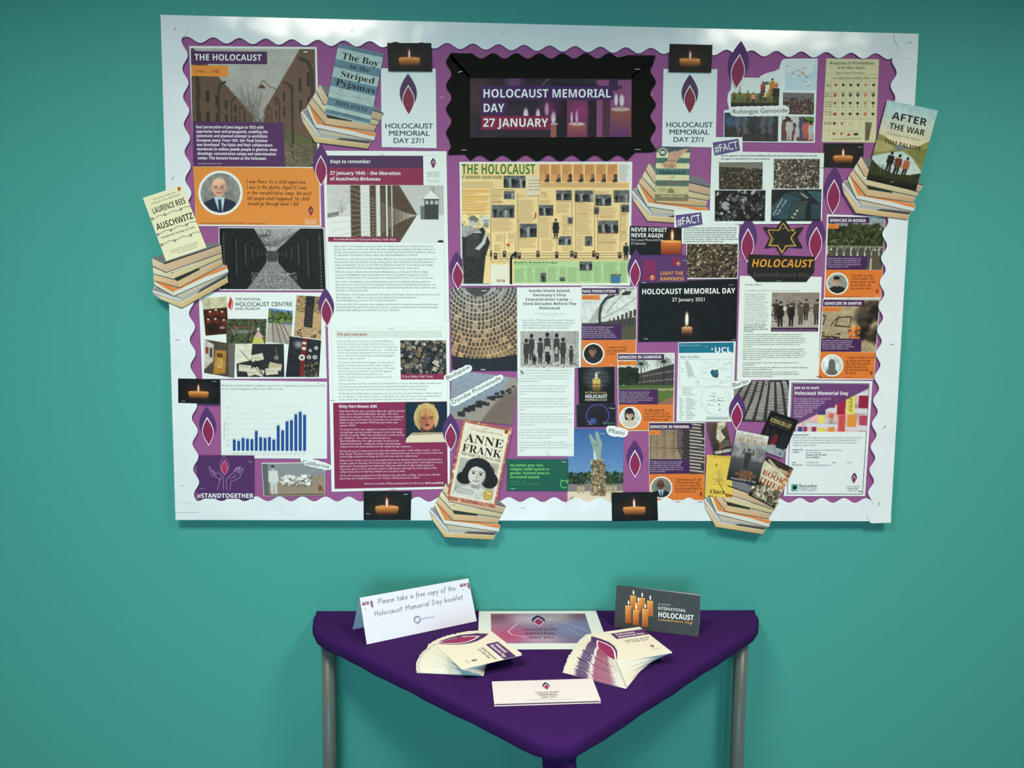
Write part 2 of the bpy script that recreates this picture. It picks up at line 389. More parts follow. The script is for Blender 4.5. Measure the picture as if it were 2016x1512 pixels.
    def staple(s, x, y, ang=0, ln=7.5, c=(188, 190, 190)):
        a = math.radians(ang); dx, dy = math.cos(a)*ln/2, -math.sin(a)*ln/2; nx, ny = dy/ln*1.0, -dx/ln*1.0
        P = [(x-dx-nx, y-dy-ny), (x+dx-nx, y+dy-ny), (x+dx+nx, y+dy+ny), (x-dx+nx, y-dy+ny)]
        t = s.top+0.0005; A = s.map(P, t+.0005)-s.loc; B = s.map(P, t)-s.loc
        F = [[0, 1, 2, 3], [4, 5, 6, 7]]+[[i, (i+1) % 4, 4+(i+1) % 4, 4+i] for i in range(4)]
        return s._o('staple', pmesh('staple', np.vstack([A, B]), F), mat(c, .35, .5, .7))
def R4(x0, y0, x1, y1): return [(x0, y0), (x1, y0), (x1, y1), (x0, y1)]
def circle(cx, cy, r, n=40, ry=None): return [(cx+r*math.cos(2*math.pi*i/n), cy+(ry or r)*math.sin(2*math.pi*i/n)) for i in range(n)]
PURPLE, MAGENTA, WHITE = (74, 38, 92), (132, 32, 80), (236, 236, 236)
def leaf(top, bot, wl, wr, t0=0.0, n=14, sk=1.0):
    """pointed flame outline between two tips; wl, wr half widths left and right"""
    T = np.array(top, float); B = np.array(bot, float); T = T+(B-T)*t0; L = []; Rr = []
    for i in range(n+1):
        t = i/n; h = math.sin(math.pi*t**sk)**1.05 if 0 < t < 1 else 0; p = T+(B-T)*t
        L.append((p[0]-wl*h, p[1])); Rr.append((p[0]+wr*h, p[1]))
    return L+Rr[::-1][1:-1]
def flame_polys(top, bot, w_, line=1.4, oc=PURPLE, ic=MAGENTA, lc=(240, 225, 238), extra=True):
    T = np.array(top, float); B = np.array(bot, float); H = B[1]-T[1]
    inT = T+(B-T)*.29; a = (tuple(T), tuple(B))
    outer = leaf(T, T+(B-T)*.97, w_*.5, w_*.5, sk=.95)
    l1 = leaf(inT-np.array([0, line*1.6]), B+np.array([0, line*.6]), w_*.335+line*.5, w_*.335+line*.5)
    l2 = leaf(inT+np.array([0, line*1.3]), B-np.array([0, line*1.6]), w_*.335-line*.5, w_*.335-line*.5)
    return [(outer, oc), (l1, lc), (l2, ic)]
# ------------------------------------------------------------------ the room
def struct(name, me, m): o = link(name, me, None, m); o['kind'] = 'structure'; return o
wallm = bump(mat((64, 157, 148), .6, .3, key='wall'), 220, .18, .0006, 4)
struct('wall_back', box_mesh('wall_back', -3.6, 3.6, 0, .1, 0, 2.85), wallm)
struct('floor', box_mesh('floor', -3.6, 3.6, -5.2, .1, -.05, 0), mat((120, 118, 112), .7, .3, grain=.12, key='floor'))
struct('ceiling', box_mesh('ceiling', -3.6, 3.6, -5.2, .1, 2.85, 2.9), mat((165, 165, 160), .9, .1, key='ceil'))
struct('baseboard_back', box_mesh('baseboard_back', -3.6, 3.6, -.014, 0, 0, .1), mat((196, 198, 194), .45, .4, key='skirt'))
em = bpy.data.materials.new('lit_diffuser'); t_, n_, b_ = nodes(em)
b_.inputs['Emission Color'].default_value = (1, .93, .78, 1); b_.inputs['Emission Strength'].default_value = 5
for i, (lx, ly) in enumerate(LAMPS):
    r_ = empty('ceiling_light', (lx, ly, 2.85), ['square ceiling light panel above the left half of the board', 'square ceiling light panel above the right half of the board'][i], 'ceiling light', 'ceiling light panels')
    f_ = box_mesh('frame', -.31, .31, -.31, .31, -.012, 0); link('frame', f_, r_, mat((225, 225, 222), .5, .3))
    link('diffuser', box_mesh('diffuser', -.285, .285, -.285, .285, -.0145, -.012), r_, em)

# ------------------------------------------------------------------ the display board: panel, purple backing paper, scalloped border strips
bc = onY([(317, 30), (1806, 68), (1752, 1026), (348, 1022)], -BY)
X0, X1 = (bc[0, 0]+bc[3, 0])/2, (bc[1, 0]+bc[2, 0])/2; Z1, Z0 = (bc[0, 2]+bc[1, 2])/2, (bc[2, 2]+bc[3, 2])/2
BR = np.array([(X0+X1)/2, -.0005, Z0]); board = empty('display_board', tuple(BR), 'large purple noticeboard with white wavy paper border on the teal wall', 'noticeboard')
def bpart(name, me, m): return link(name, me, board, m)
bpart('backing_panel', box_mesh('backing_panel', X0-BR[0]+.003, X1-BR[0]-.003, -.0185, -.0004, .003, Z1-Z0-.003), mat((212, 214, 210), .6, .3, key='panel'))
bpart('backing_paper', box_mesh('backing_paper', X0-BR[0]+.02, X1-BR[0]-.02, -.0195, -.0185, .02, Z1-Z0-.02), bump(mat((150, 80, 138), .62, .25, key='purple'), 9, .35, .004, 3))
def bmat():
    m = bpy.data.materials.new('glossy_white_card'); t, n, b = nodes(m)
    b.inputs['Base Color'].default_value = (*alb((224, 231, 236)), 1); b.inputs['Roughness'].default_value = .24; b.inputs['Specular IOR Level'].default_value = .6
    b.inputs['Coat Weight'].default_value = .6; b.inputs['Coat Roughness'].default_value = .12
    return bump(m, 6, .9, .012, 2)
BM = bmat()
def scallop(name, a, b, outer, inner, ph, per, amp, depth, m, parent, origin, horiz, th=.0005, caps=None):
    """strip of border from a to b along its length, straight outer edge, wavy inner edge"""
    n = max(20, int((b-a)/per*14)); s = [a+(b-a)*i/n for i in range(n+1)]
    inn = [inner+amp*math.cos(2*math.pi*(u-ph)/per) for u in s]
    V = []; 
    for d in (depth+th, depth):
        for u, v in zip(s, inn): V.append((u, -d, v) if horiz else (v, -d, u))
        for u in s: V.append((u, -d, outer) if horiz else (outer, -d, u))
    N = n+1; F = []
    for i in range(n):
        F += [[i, i+1, N+i+1, N+i], [2*N+i, 3*N+i, 3*N+i+1, 2*N+i+1], [i, 2*N+i, 2*N+i+1, i+1], [N+i, N+i+1, 3*N+i+1, 3*N+i]]
    F += [[0, N, 3*N, 2*N], [n, 2*N+n, 3*N+n, N+n]]
    A = np.array(V)-np.asarray(origin); return link(name, pmesh(name, A, F), parent, m)
def wx(x, y=500): return onY([(x, y)], -BY)[0][0]
def wz(x, y): return onY([(x, y)], -BY)[0][2]
bd = BY+5.2*LV
per = .0617
scallop('scalloped_border', X0, X1, Z1, wz(421, 80.5), wx(421, 75), per, .0068, bd, BM, board, BR, True)
scallop('scalloped_border', X0, X1, Z0, wz(437, 981), wx(437, 985), .0578, -.0062, bd+.0003, BM, board, BR, True)
scallop('scalloped_border', Z0+.02, Z1-.002, X0+.0002, wx(366.5, 137), wz(361, 137), .0645, -.0068, bd+.0016, BM, board, BR, False)
scallop('scalloped_border', Z0-.004, Z1-.03, X1-.0002, wx(1749, 300), wz(1765, 145), .0600, .0068, bd+.0016, BM, board, BR, False)
# folded corner pieces where the strips meet
def corner(px, c=(0, 0)):
    P = W(px, bd-BY+.0026)-BR; P2 = W(px, bd-BY+.0022)-BR; n = len(px)
    F = [list(range(n))[::-1], list(range(n, 2*n))]+[[i, (i+1) % n, n+(i+1) % n, n+i] for i in range(n)]
    bpart('border_corner', pmesh('border_corner', np.vstack([P, P2]), F), BM)
def arc(x, y, r, a0, a1, n=8): return [(x+r*math.cos(math.radians(a0+(a1-a0)*i/n)), y+r*math.sin(math.radians(a0+(a1-a0)*i/n))) for i in range(n+1)]
corner([(317.5, 31), (357, 33), (358, 40)]+[(363, 46), (368, 54), (370, 62), (368, 70), (362, 75), (352, 80), (322, 80)])
corner([(1757, 68), (1805.5, 69), (1802, 118), (1757, 118), (1764, 108), (1767, 97), (1765, 90), (1759, 83), (1757, 74)])
corner([(1716, 1000), (1720, 985), (1752, 985), (1751.5, 1027.5), (1714, 1029), (1709, 1024), (1704, 1014), (1706, 1004)])
corner([(347, 988), (388, 990), (384, 985), (376, 985), (366, 979), (356, 978), (347, 984)])
bs = Item.__new__(Item); bs.root = board; bs.loc = BR; bs.map = lambda p, d: W(p, d); bs.top = bd-BY+.0016
for x, y, a in [(347, 59, 62), (693, 61, 12), (1317, 67, 60), (1549, 69, 40), (990, 68, -30), (1788, 86, 18), (342, 352, 50), (351, 669, 8), (1753, 678, -12), (1739, 840, 48), (1728, 991, 72), (1029, 998, 0), (360, 955, 10)]:
    bs.staple(x, y, a, 8, (120, 124, 124) if x < 360 or x > 1700 else (200, 205, 205))
bs.top = .0003
for x, y, a in [(1568, 480, 10), (1624, 330, 5), (870, 192, 25), (1281, 187, 0), (1265, 478, 0)]: bs.staple(x, y, a, 7)

# ------------------------------------------------------------------ printed pictures
def candle(cv):
    w, h = cv.w, cv.h; cv.a[:] = (17, 19, 20); cv.noise(.5, 12)
    cx = w*.49; cv.ell(cx, h*.55, w*.3, h*.3, (70, 34, 14), .55, .6)
    t, b = h*.53, h*.8
    for i in range(40):
        k = i/39; y = t+(b-t)*k; ww = w*.245*(1-.25*k**3); c = np.array((226, 140, 62))*(1-k)**.8+np.array((60, 26, 10))*(1-(1-k)**.8)
        cv.rect(cx-ww, y, cx+ww, y+(b-t)/39+.3, c, 1 if k < .8 else max(0, (1-k)*5))
    cv.ell(cx, t, w*.245, h*.045, (238, 160, 84)); cv.ell(cx, t-.5, w*.19, h*.02, (196, 110, 48))
    cv.ell(cx, h*.38, w*.045, h*.19, (180, 60, 40), .6, .5); cv.ell(cx, h*.40, w*.02, h*.15, (255, 240, 222), 1, .25)
def fence_lane(cv, bw=False, sky=(178, 176, 168)):
    w, h = cv.w, cv.h; vx, vy = w*.52, h*.62; g = (lambda c: tuple([sum(c)/3]*3)) if bw else (lambda c: c)
    cv.grad(g(sky), g((150, 148, 138)), 0, h)
    for i in range(130):   # bare trees around the vanishing point
        x = vx-w*.05+cv.rng.normal(0, w*.05); tx = vx-w*.08+cv.rng.normal(0, w*.11); cv.line([(x, vy), ((x+tx)/2, vy-h*.12), (tx, vy-h*cv.rng.uniform(.12, .34))], .45, g((92, 86, 76)), .55)
    cv.poly([(0, h*.0), (w*.02, 0), (vx-w*.03, vy-h*.05), (vx-w*.03, vy+h*.02), (0, h*.72)], g((96, 74, 58)))
    cv.poly([(w, 0), (w*.88, 0), (vx+w*.06, vy-h*.1), (vx+w*.05, vy+h*.02), (w, h*.9)], g((104, 78, 62)))
    cv.poly([(0, h*.66), (vx-w*.03, vy+h*.02), (vx, vy), (w*.3, h), (0, h)], g((120, 108, 84)))
    cv.poly([(w, h*.78), (vx+w*.04, vy+h*.02), (vx, vy), (w*.7, h), (w, h)], g((86, 92, 50)))
    cv.poly([(w*.12, h), (vx-w*.012, vy), (vx+w*.012, vy), (w*.95, h)], g((112, 96, 78))); cv.noise(.16, 4, (0, h*.62, w, h)); cv.noise(.07, 9)
    for k in range(6):    # window rows receding
        a = .02+k*.075; s = 1-a*1.5
        for row in (.30, .52):
            x = w*a+w*.02; y0 = h*(row+(.6-row)*a*1.9); cv.rect(x, y0, x+w*.03*s, y0+h*.12*s, g((44, 34, 30)))
            x = w*(.97-a*.9); y0 = h*(row-.12+(.74-row)*a*1.7); cv.rect(x-w*.025*s, y0, x, y0+h*.13*s, g((56, 38, 32)))
    for sd in (-1, 1):    # curved concrete posts receding
        for k in range(9):
            f = .62**k; x = vx+sd*(w*.44*f+w*.012) - (w*.02 if sd < 0 else 0); yb = vy+h*.5*f; yt = vy-h*.42*f; tw = max(.6, w*.03*f)
            cv.line([(x, yb), (x, yt), (x-sd*w*.03*f, yt-h*.09*f), (x-sd*w*.09*f, yt-h*.12*f)], tw, g((58, 48, 40)))
    for j in range(9):
        yy = -.36+j*.1; cv.line([(0 if 1 else 0, vy+h*yy*1.25), (vx, vy+h*.0)], .4, g((70, 62, 54)), .5); cv.line([(w, vy+h*yy*1.15), (vx, vy)], .4, g((70, 62, 54)), .5)
def p_main(cv):
    fence_lane(cv); w, h = cv.w, cv.h
    cv.line([(w*.69, h*.36), (w*.66, h*.33), (w*.62, h*.32), (w*.59, h*.28), (w*.57, h*.27), (w*.555, h*.31)], 1.2, (66, 60, 52)); cv.poly([(w*.53, h*.335), (w*.555, h*.305), (w*.58, h*.31), (w*.595, h*.34)], (90, 50, 42))
    cv.specks(900, (w*.72, h*.8, w, h), (1, 2), [(110, 96, 74), (84, 70, 54), (140, 124, 100)], .8)
def p_bw(cv):
    w, h = cv.w, cv.h; vx, vy = w*.5, h*.45; cv.grad((170,)*3, (120,)*3)
    for i in range(70): a = cv.rng.uniform(0, w); cv.line([(a, 0), (vx+cv.rng.normal(0, 14), h*.3)], .5, (80,)*3, .6)
    cv.poly([(0, 0), (w*.33, 0), (vx-w*.05, vy-h*.1), (vx-w*.06, vy+h*.15), (w*.25, h), (0, h)], (26,)*3)
    cv.poly([(w, 0), (w*.78, 0), (vx+w*.05, vy-h*.1), (vx+w*.06, vy+h*.15), (w*.78, h), (w, h)], (26,)*3)
    cv.rect(vx-w*.05, vy-h*.08, vx+w*.05, vy+h*.1, (66,)*3)
    cv.poly([(w*.26, h), (vx-w*.06, vy+h*.12), (vx+w*.06, vy+h*.12), (w*.77, h)], (128,)*3); cv.noise(.12, 3)
    cv.specks(1500, (w*.3, h*.72, w*.73, h), (.5, 1.3), [(190,)*3, (70,)*3, (150,)*3, (50,)*3], .8); cv.line([(w*.36, h*.75), (w*.67, h*.75)], 1, (200,)*3, .6)
    for k in range(9):
        f = .75**k
        for sd in (-1, 1):
            x = vx+sd*(w*.5*f-w*.01); 
            cv.line([(x, vy+h*.56*f), (x, vy-h*.38*f), (x-sd*w*.05*f, vy-h*.5*f)], max(1, 5*f), (14,)*3)
            for j in range(int(16*f)+3):
                y = vy-h*.35*f+j*h*.055*f; cv.rect(x-sd*w*.03*f-1.2, y, x-sd*w*.03*f+1.2, y+h*.028*f, (150,)*3, .55)
    cv.poly([(vx-w*.14, h*.12), (vx-w*.04, h*.08), (vx-w*.03, h*.14), (vx-w*.12, h*.16)], (90,)*3); cv.line([(vx-w*.05, h*.08), (vx-w*.04, h*.03), (vx-w*.01, h*.05), (vx-w*.02, h*.12)], 1, (30,)*3)
    for i in range(7): y = h*(.12+.05*i); cv.ell(vx-w*.03+i*.4, y, 2.4-.2*i, 1, (20,)*3)
def snow(cv):
    w, h = cv.w, cv.h; cv.grad((196, 196, 190), (214, 214, 208)); cv.noise(.06, 20)
    cv.rect(0, h*.55, w*.5, h, (222, 224, 220)); cv.poly([(0, h*.5), (w*.1, h*.46), (w*.1, h*.54), (0, h*.58)], (120, 124, 128)); 
    for i in range(25): cv.line([(w*.12, h*.5), (w*.12+cv.rng.normal(0, 7), h*.3+cv.rng.normal(0, 6))], .5, (150, 150, 148), .6)
    cv.poly([(w*.2, 0), (w*.62, 0), (w*.77, h*.52), (w*.62, h), (w*.2, h)], (84, 66, 50)); cv.noise(.2, 4, (w*.2, 0, w*.77, h))
    for x, ww in ((.285, .08), (.42, .035), (.505, .012), (.55, .008)): cv.rect(w*x, 0, w*(x+ww), h*.9, (214, 214, 208))
    vx, vy = w*.77, h*.53
    for yy in np.linspace(-.75, 1.05, 13):
        p = [(w*.0+(vx-0)*t, vy+(h*yy)*(1-t)**1.35*(1+.02*math.sin(t*60))) for t in np.linspace(.05, 1, 26)]
        cv.line(p, .9, (176, 166, 150), .75)
        for q in p[6:22:1]: cv.ell(q[0], q[1], .9, .7, (224, 218, 206), .8)
    cv.poly([(w*.62, h), (w*.77, h*.53), (w, h*.53), (w, h)], (216, 220, 216)); cv.poly([(w*.62, 0), (w*.77, h*.52), (w, h*.52), (w, 0)], (190, 190, 184), .9)
    for i in range(20): x = w*cv.rng.uniform(.9, 1); cv.line([(x, h*.5), (x-w*.02, h*.02)], .6, (136, 132, 124), .6)
    cv.rect(w*.80, h*.36, w*.84, h*.6, (104, 108, 110)); cv.rect(w*.835, h*.35, w*.955, h*.62, (62, 62, 62)); cv.rect(w*.835, h*.25, w*.955, h*.35, (56, 54, 52))
    for k in range(3): cv.rect(w*(.842+.04*k), h*.27, w*(.87+.04*k), h*.335, (176, 182, 182))
    cv.poly([(w*.82, h*.24), (w*.89, h*.09), (w*.965, h*.24)], (224, 224, 220)); cv.line([(w*.82, h*.245), (w*.965, h*.245)], 1, (40, 38, 36)); cv.rect(w*.80, h*.60, w, h*.64, (214, 218, 214))
    cv.ell(w*.97, h*.99, w*.025, h*.03, (20, 20, 22), 1, .3)
def pile(cols, n=700, r=(1.5, 4), base=(40, 36, 32), sh=(14, 12, 10), asp=2.2, sky=None, y0=0):
    def f(cv):
        cv.a[:] = base; cv.specks(n, (0, y0*cv.h, cv.w, cv.h), r, cols, .95, asp, sh); cv.noise(.15, 5)
        if sky: cv.poly([(0, 0), (cv.w, 0), (cv.w, y0*cv.h*1.1), (0, y0*cv.h*.75)], sky)
    return f
def portrait(bg, suit, skin, hair, kind='suit', hl=0.0):
    def f(cv):
        w, h = cv.w, cv.h; cv.a[:] = bg; cv.noise(.25, 10); cx = w*.46; u = w/10
        if kind == 'sil':
            cv.ell(cx+u*.3, h*.38, u*1.75, h*.2, (100, 98, 92)); cv.poly([(cx-u*1.4, h*.38), (cx+u*2, h*.38), (cx+u*2.1, h*.7), (cx+u*3.4, h*.86), (cx+u*2, h), (cx-u*2, h), (cx-u*3, h*.84), (cx-u*1.6, h*.7)], (100, 98, 92)); return
        if hl: cv.ell(cx, h*.38, u*2.6, u*(2.5+hl), hair)
        cv.poly([(cx-u*4.3, h*1.02), (cx-u*3.8, h*.74), (cx-u*1.2, h*.62), (cx+u*1.2, h*.62), (cx+u*4, h*.72), (cx+u*5, h*1.02)], suit)
        cv.rect(cx-u*.9, h*.5, cx+u*.9, h*.66, np.array(skin)*.8)
        if kind == 'suit':
            cv.poly([(cx-u*1.3, h*.6), (cx+u*1.5, h*.6), (cx+u*.9, h*1.0), (cx+u*.1, h*1.0)], (176, 200, 214)); cv.poly([(cx-u*.2, h*.66), (cx+u*.5, h*.66), (cx+u*.9, h), (cx, h)], (42, 52, 66))
        cv.ell(cx-u*1.85, h*.40, u*.35, u*.6, np.array(skin)*.85); cv.ell(cx+u*1.85, h*.40, u*.35, u*.6, np.array(skin)*.85)
        cv.ell(cx, h*.35, u*1.8, u*2.25, hair); cv.ell(cx, h*.38, u*1.7, u*2.15, skin, 1, .06)
        if not hl and kind == 'suit': cv.ell(cx, h*.25, u*1.55, u*1.1, np.array(skin)*1.08, 1, .3)
        elif kind != 'suit' or hl: cv.ell(cx, h*.21, u*1.75, u*1.0, hair, 1, .1)
        for sx in (-.75, .75): cv.ell(cx+sx*u, h*.37, u*.42, u*.17, np.array(skin)*.35); cv.line([(cx+sx*u-u*.4, h*.335), (cx+sx*u+u*.4, h*.33)], u*.18, np.array(skin)*.45)
        cv.line([(cx, h*.37), (cx+u*.18, h*.435), (cx-u*.2, h*.44)], u*.16, np.array(skin)*.7); cv.line([(cx-u*.6, h*.50), (cx+u*.6, h*.495)], u*.22, (130, 70, 60)); cv.ell(cx, h*.43, u*1.7, u*1.7, np.array(skin)*.7, .12)
        cv.poly([(cx+u*.6, h*.25), (cx+u*1.8, h*.25), (cx+u*1.6, h*.5), (cx+u*.7, h*.56)], np.array(skin)*.6, .25)
    return f
def woman(cv):
    w, h = cv.w, cv.h; cv.a[:] = (14, 34, 54); cv.noise(.2, 10); cx = w*.5
    cv.ell(cx, h*.38, w*.3, h*.36, (206, 172, 120)); cv.rect(cx-w*.14, h*.55, cx+w*.2, h*.8, (70, 44, 34))
    cv.ell(cx+w*.02, h*.42, w*.19, h*.28, (196, 120, 84)); cv.ell(cx-w*.1, h*.42, w*.12, h*.24, (150, 84, 58), .6, .4)
    for i in range(60): x = cv.rng.uniform(-.28, .28); cv.line([(cx+w*x*.7, h*.06), (cx+w*x, h*.28+abs(x)*h*1.1)], .8, (150+int(80*cv.rng.random()), 130+int(60*cv.rng.random()), 90), .6)
    for sx in (-.08, .12): cv.line([(cx+w*(sx-.06), h*.37), (cx+w*(sx+.06), h*.37), (cx+w*(sx+.05), h*.42), (cx+w*(sx-.05), h*.42), (cx+w*(sx-.06), h*.37)], .6, (60, 30, 24)); cv.ell(cx+w*sx, h*.39, w*.03, h*.015, (40, 24, 20))
    cv.ell(cx+w*.02, h*.57, w*.05, h*.03, (90, 30, 30)); cv.line([(cx+.5, h*.4), (cx+w*.03, h*.5), (cx-w*.01, h*.51)], 1, (120, 64, 44))
    cv.poly([(w*.02, h*.9), (w*.16, h*.76), (w*.92, h*.76), (w, h*.9), (w, h), (0, h)], (222, 204, 176)); cv.poly([(w*.16, h*.77), (w*.9, h*.77), (w*.92, h*.8), (w*.13, h*.82)], (170, 140, 110))
def crowd(base, cols, n, top=.3, sky=(120, 120, 124), r=(1, 2.2)):
    def f(cv): cv.a[:] = base; cv.noise(.3, 8); cv.grad(sky, np.array(sky)*.9, 0, cv.h*top*.7); cv.specks(n, (0, cv.h*top*.5, cv.w, cv.h), r, cols, .9, 1.6, (20, 18, 16))
    return f
def people_field(cv):
    w, h = cv.w, cv.h; cv.a[:] = (214, 226, 220); cv.grad((120, 128, 60), (70, 74, 40), h*.55, h); cv.noise(.2, 6, (0, h*.55, w, h))
    for x, y, hh, c in [(.07, .78, .3, (110, 70, 50)), (.18, .6, .3, (190, 180, 160)), (.35, .85, .4, (140, 80, 60)), (.46, .9, .4, (220, 140, 110)), (.62, .85, .4, (70, 60, 60)), (.7, .8, .35, (230, 200, 170)), (.66, .62, .5, (160, 60, 40)), (.93, .95, .75, (40, 34, 34)), (.85, .55, .55, (200, 120, 40))]:
        cv.person(w*x, h*y, h*hh, c, (100, 66, 50), (60, 44, 40))
    cv.line([(w*.95, h*.2), (w*.82, h*.35), (w*.75, h*.6)], 5, (204, 126, 44)); cv.ell(w*.73, h*.18, 6, 3.5, (90, 90, 86)); cv.grad((34, 30, 26), (26, 24, 22), h*.88, h)
def smoke(cv):
    w, h = cv.w, cv.h; cv.a[:] = (40, 46, 54); cv.noise(.3, 12); cv.specks(500, (0, h*.45, w, h), (1, 2.5), [(30, 26, 26), (70, 60, 58), (50, 44, 44)], .9)
    for x in (.25, .38, .72, .85): 
        for k in range(12): cv.ell(w*(x+.02*math.sin(k)), h*(.7-k*.06), w*.035+k*.35, h*.06, (150, 162, 172), .22, .6)
    cv.ell(w*.1, h*.3, w*.1, h*.2, (70, 130, 180), .5, .6); cv.specks(26, (w*.1, h*.7, w*.9, h*.95), (.6, 1.4), [(200, 90, 40)], .8)
def kids(cv):
    w, h = cv.w, cv.h; cv.a[:] = (190, 190, 180); cv.rect(0, h*.35, w, h, (96, 62, 50)); cv.ell(w*.85, h*.15, w*.2, h*.16, (80, 120, 50))
    for i in range(16): cv.person(w*cv.rng.uniform(.04, .96), h*cv.rng.uniform(.8, 1.3), h*cv.rng.uniform(.7, .95), [(110, 60, 50), (180, 180, 184), (60, 70, 110), (190, 90, 70)][i % 4], (120, 76, 58))
def bosnia(cv):
    w, h = cv.w, cv.h; cv.grad((150, 160, 170), (120, 128, 120), 0, h*.3); cv.rect(0, h*.25, w, h*.6, (44, 54, 28)); cv.specks(220, (0, h*.14, w, h*.5), (2, 6), [(38, 48, 24), (58, 70, 32), (26, 34, 18), (66, 76, 40)], .9, 1.5); cv.specks(60, (0, h*.42, w*.5, h*.56), (1, 3), [(110, 114, 70), (40, 50, 26)], .8)
    cv.rect(0, h*.55, w, h, (90, 104, 44)); cv.noise(.2, 4)
    for r, (y, n, s) in enumerate([(.56, 26, 4.5), (.57, 18, 8), (.58, 12, 14), (.6, 8, 24)]):
        for i in range(n):
            x = w*(i+.5+.3*(r % 2))/n; a = s*.28; c = (150, 148, 134) if r < 3 else (126, 122, 110)
            cv.poly([(x-a, h*y+s*1.5), (x-a, h*y+s*.35), (x-a*.3, h*y-s*.1), (x+a*.3, h*y-s*.1), (x+a, h*y+s*.35), (x+a, h*y+s*1.5)], (74, 72, 64)); cv.rect(x-a, h*y+s*.35, x-a*.55, h*y+s*1.5, (196, 194, 178)); cv.line([(x-a, h*y+s*.35), (x-a*.3, h*y-s*.1)], 1, (200, 198, 184))
    for x in (.07, .86): cv.poly([(w*(x-.08), h), (w*(x-.08), h*.78), (w*(x-.03), h*.62), (w*(x+.03), h*.62), (w*(x+.09), h*.78), (w*(x+.09), h)], (88, 78, 64)); cv.rect(w*(x-.08), h*.78, w*(x-.05), h, (186, 180, 158)); cv.ell(w*x, h*.62, w*.025, h*.015, (230, 228, 214))
def darfur(cv):
    w, h = cv.w, cv.h; cv.a[:] = (168, 150, 116); cv.noise(.16, 8); cv.specks(40, (0, 0, w, h), (.6, 1.6), [(60, 48, 34)], .7)
    for P in ([(.28, .34), (.52, .33), (.5, .52), (.24, .5), (.28, .34)], [(.16, .5), (.22, .4), (.3, .34)], [(0, .3), (.06, .32), (.02, .48)], [(0, .7), (.32, .72), (.34, .78)], [(.05, .78), (.2, .7), (.28, .8)]): cv.line([(w*a, h*b) for a, b in P], 2, (34, 26, 20))
    cv.specks(26, (0, h*.62, w*.34, h*.8), (1, 3), [(40, 34, 22), (70, 60, 34)], .9)
    for i in range(50): cv.ell(w*cv.rng.uniform(.68, 1.02), h*cv.rng.uniform(.0, .82), w*.07, h*.07, (26, 20, 16), .5, .4)
    for i in range(14): cv.ell(w*cv.rng.uniform(.55, .8), h*cv.rng.uniform(.2, .48), w*.06, h*.05, (74, 66, 58), .5, .5)
    cv.specks(60, (w*.5, h*.52, w*.68, h*.76), (1.5, 4), [(226, 110, 40), (240, 150, 60), (180, 70, 30), (120, 60, 40)], .9, 1.4)
def persec(cv):
    w, h = cv.w, cv.h; cv.a[:] = (206, 210, 206); cv.rect(0, h*.68, w, h, (86, 78, 64)); cv.poly([(w*.0, h*.72), (w, h*.56), (w, h*.78), (0, h*.78)], (70, 66, 62)); cv.noise(.12, 5)
    cv.line([(w*.33, h*.75), (w*.33, h*.5), (w*.36, h*.34), (w*.44, h*.22), (w*.58, h*.16)], 5, (56, 48, 44)); cv.line([(w*.58, h*.16), (w*.68, h*.14), (w*.72, h*.04), (w*.78, h*.02), (w*.82, h*.08)], 1.3, (50, 46, 44)); cv.poly([(w*.72, h*.13), (w*.8, h*.07), (w*.92, h*.08), (w*.88, h*.14), (w*.76, h*.155)], (64, 48, 44))
    for k in range(8): cv.line([(w*(.1+.02*k), h*.72), (w*(.4+.03*k), h*(.25-.04*k)), (w*(.6+.05*k), h*(.02))], .5, (60, 56, 54), .8)
    cv.line([(w*.4, h*.58), (w*.7, h*.42), (w, h*.2)], .8, (56, 52, 50)); cv.line([(w*.45, h*.5), (w*.6, h*.3), (w*.75, h*.14), (w*.97, 0)], .8, (56, 52, 50))
    for k in range(7): x = w*(.5+.075*k); hh = h*(.04+.014*k); cv.rect(x, h*(.65-.018*k)-hh, x+w*.03+k*.4, h*(.66-.018*k), (72, 54, 48))
    cv.line([(w*.88, h), (w*.88, h*.56)], 3, (60, 52, 44)); cv.rect(w*.75, h*.72, w, h, (82, 80, 58), .7)
def cambodia(cv):
    w, h = cv.w, cv.h; cv.a[:] = (206, 210, 204); cv.poly([(w*.3, h*.42), (w, h*.2), (w, h*.62), (w*.3, h*.62)], (60, 56, 54))
    for y0, y1 in ((.46, .36), (.56, .52)):
        cv.line([(w*.36, h*y0), (w, h*y1-.02*h)], 2, (120, 112, 104))
        for k in range(10): x = w*(.4+.06*k); cv.line([(x, h*(y0-.0)), (x, h*(y0-.1))], .7, (110, 100, 94))
    cv.specks(160, (0, h*.28, w*.35, h*.6), (2, 5), [(30, 38, 24), (22, 28, 18), (44, 52, 30)], .95, 1.4); cv.rect(0, h*.62, w, h*.72, (74, 100, 44)); cv.poly([(0, h*.7), (w, h*.68), (w, h*.72), (0, h*.76)], (160, 146, 120)); cv.poly([(0, h*.76), (w, h*.72), (w, h*.82), (w*.7, h), (0, h)], (84, 110, 46)); cv.poly([(w, h*.82), (w*.7, h), (w, h)], (150, 100, 84))
    for px, py in ((.41, .2), (.82, .16)):
        cv.line([(w*px, h*.62), (w*px, h*py)], 2, (50, 44, 36))
        for k in range(12): a = k*.52; cv.line([(w*px, h*py), (w*px+9*math.cos(a), h*py+7*math.sin(a)-1), (w*px+15*math.cos(a), h*py+11*math.sin(a)+3)], 1.4, (30, 38, 26))
    cv.noise(.12, 4)
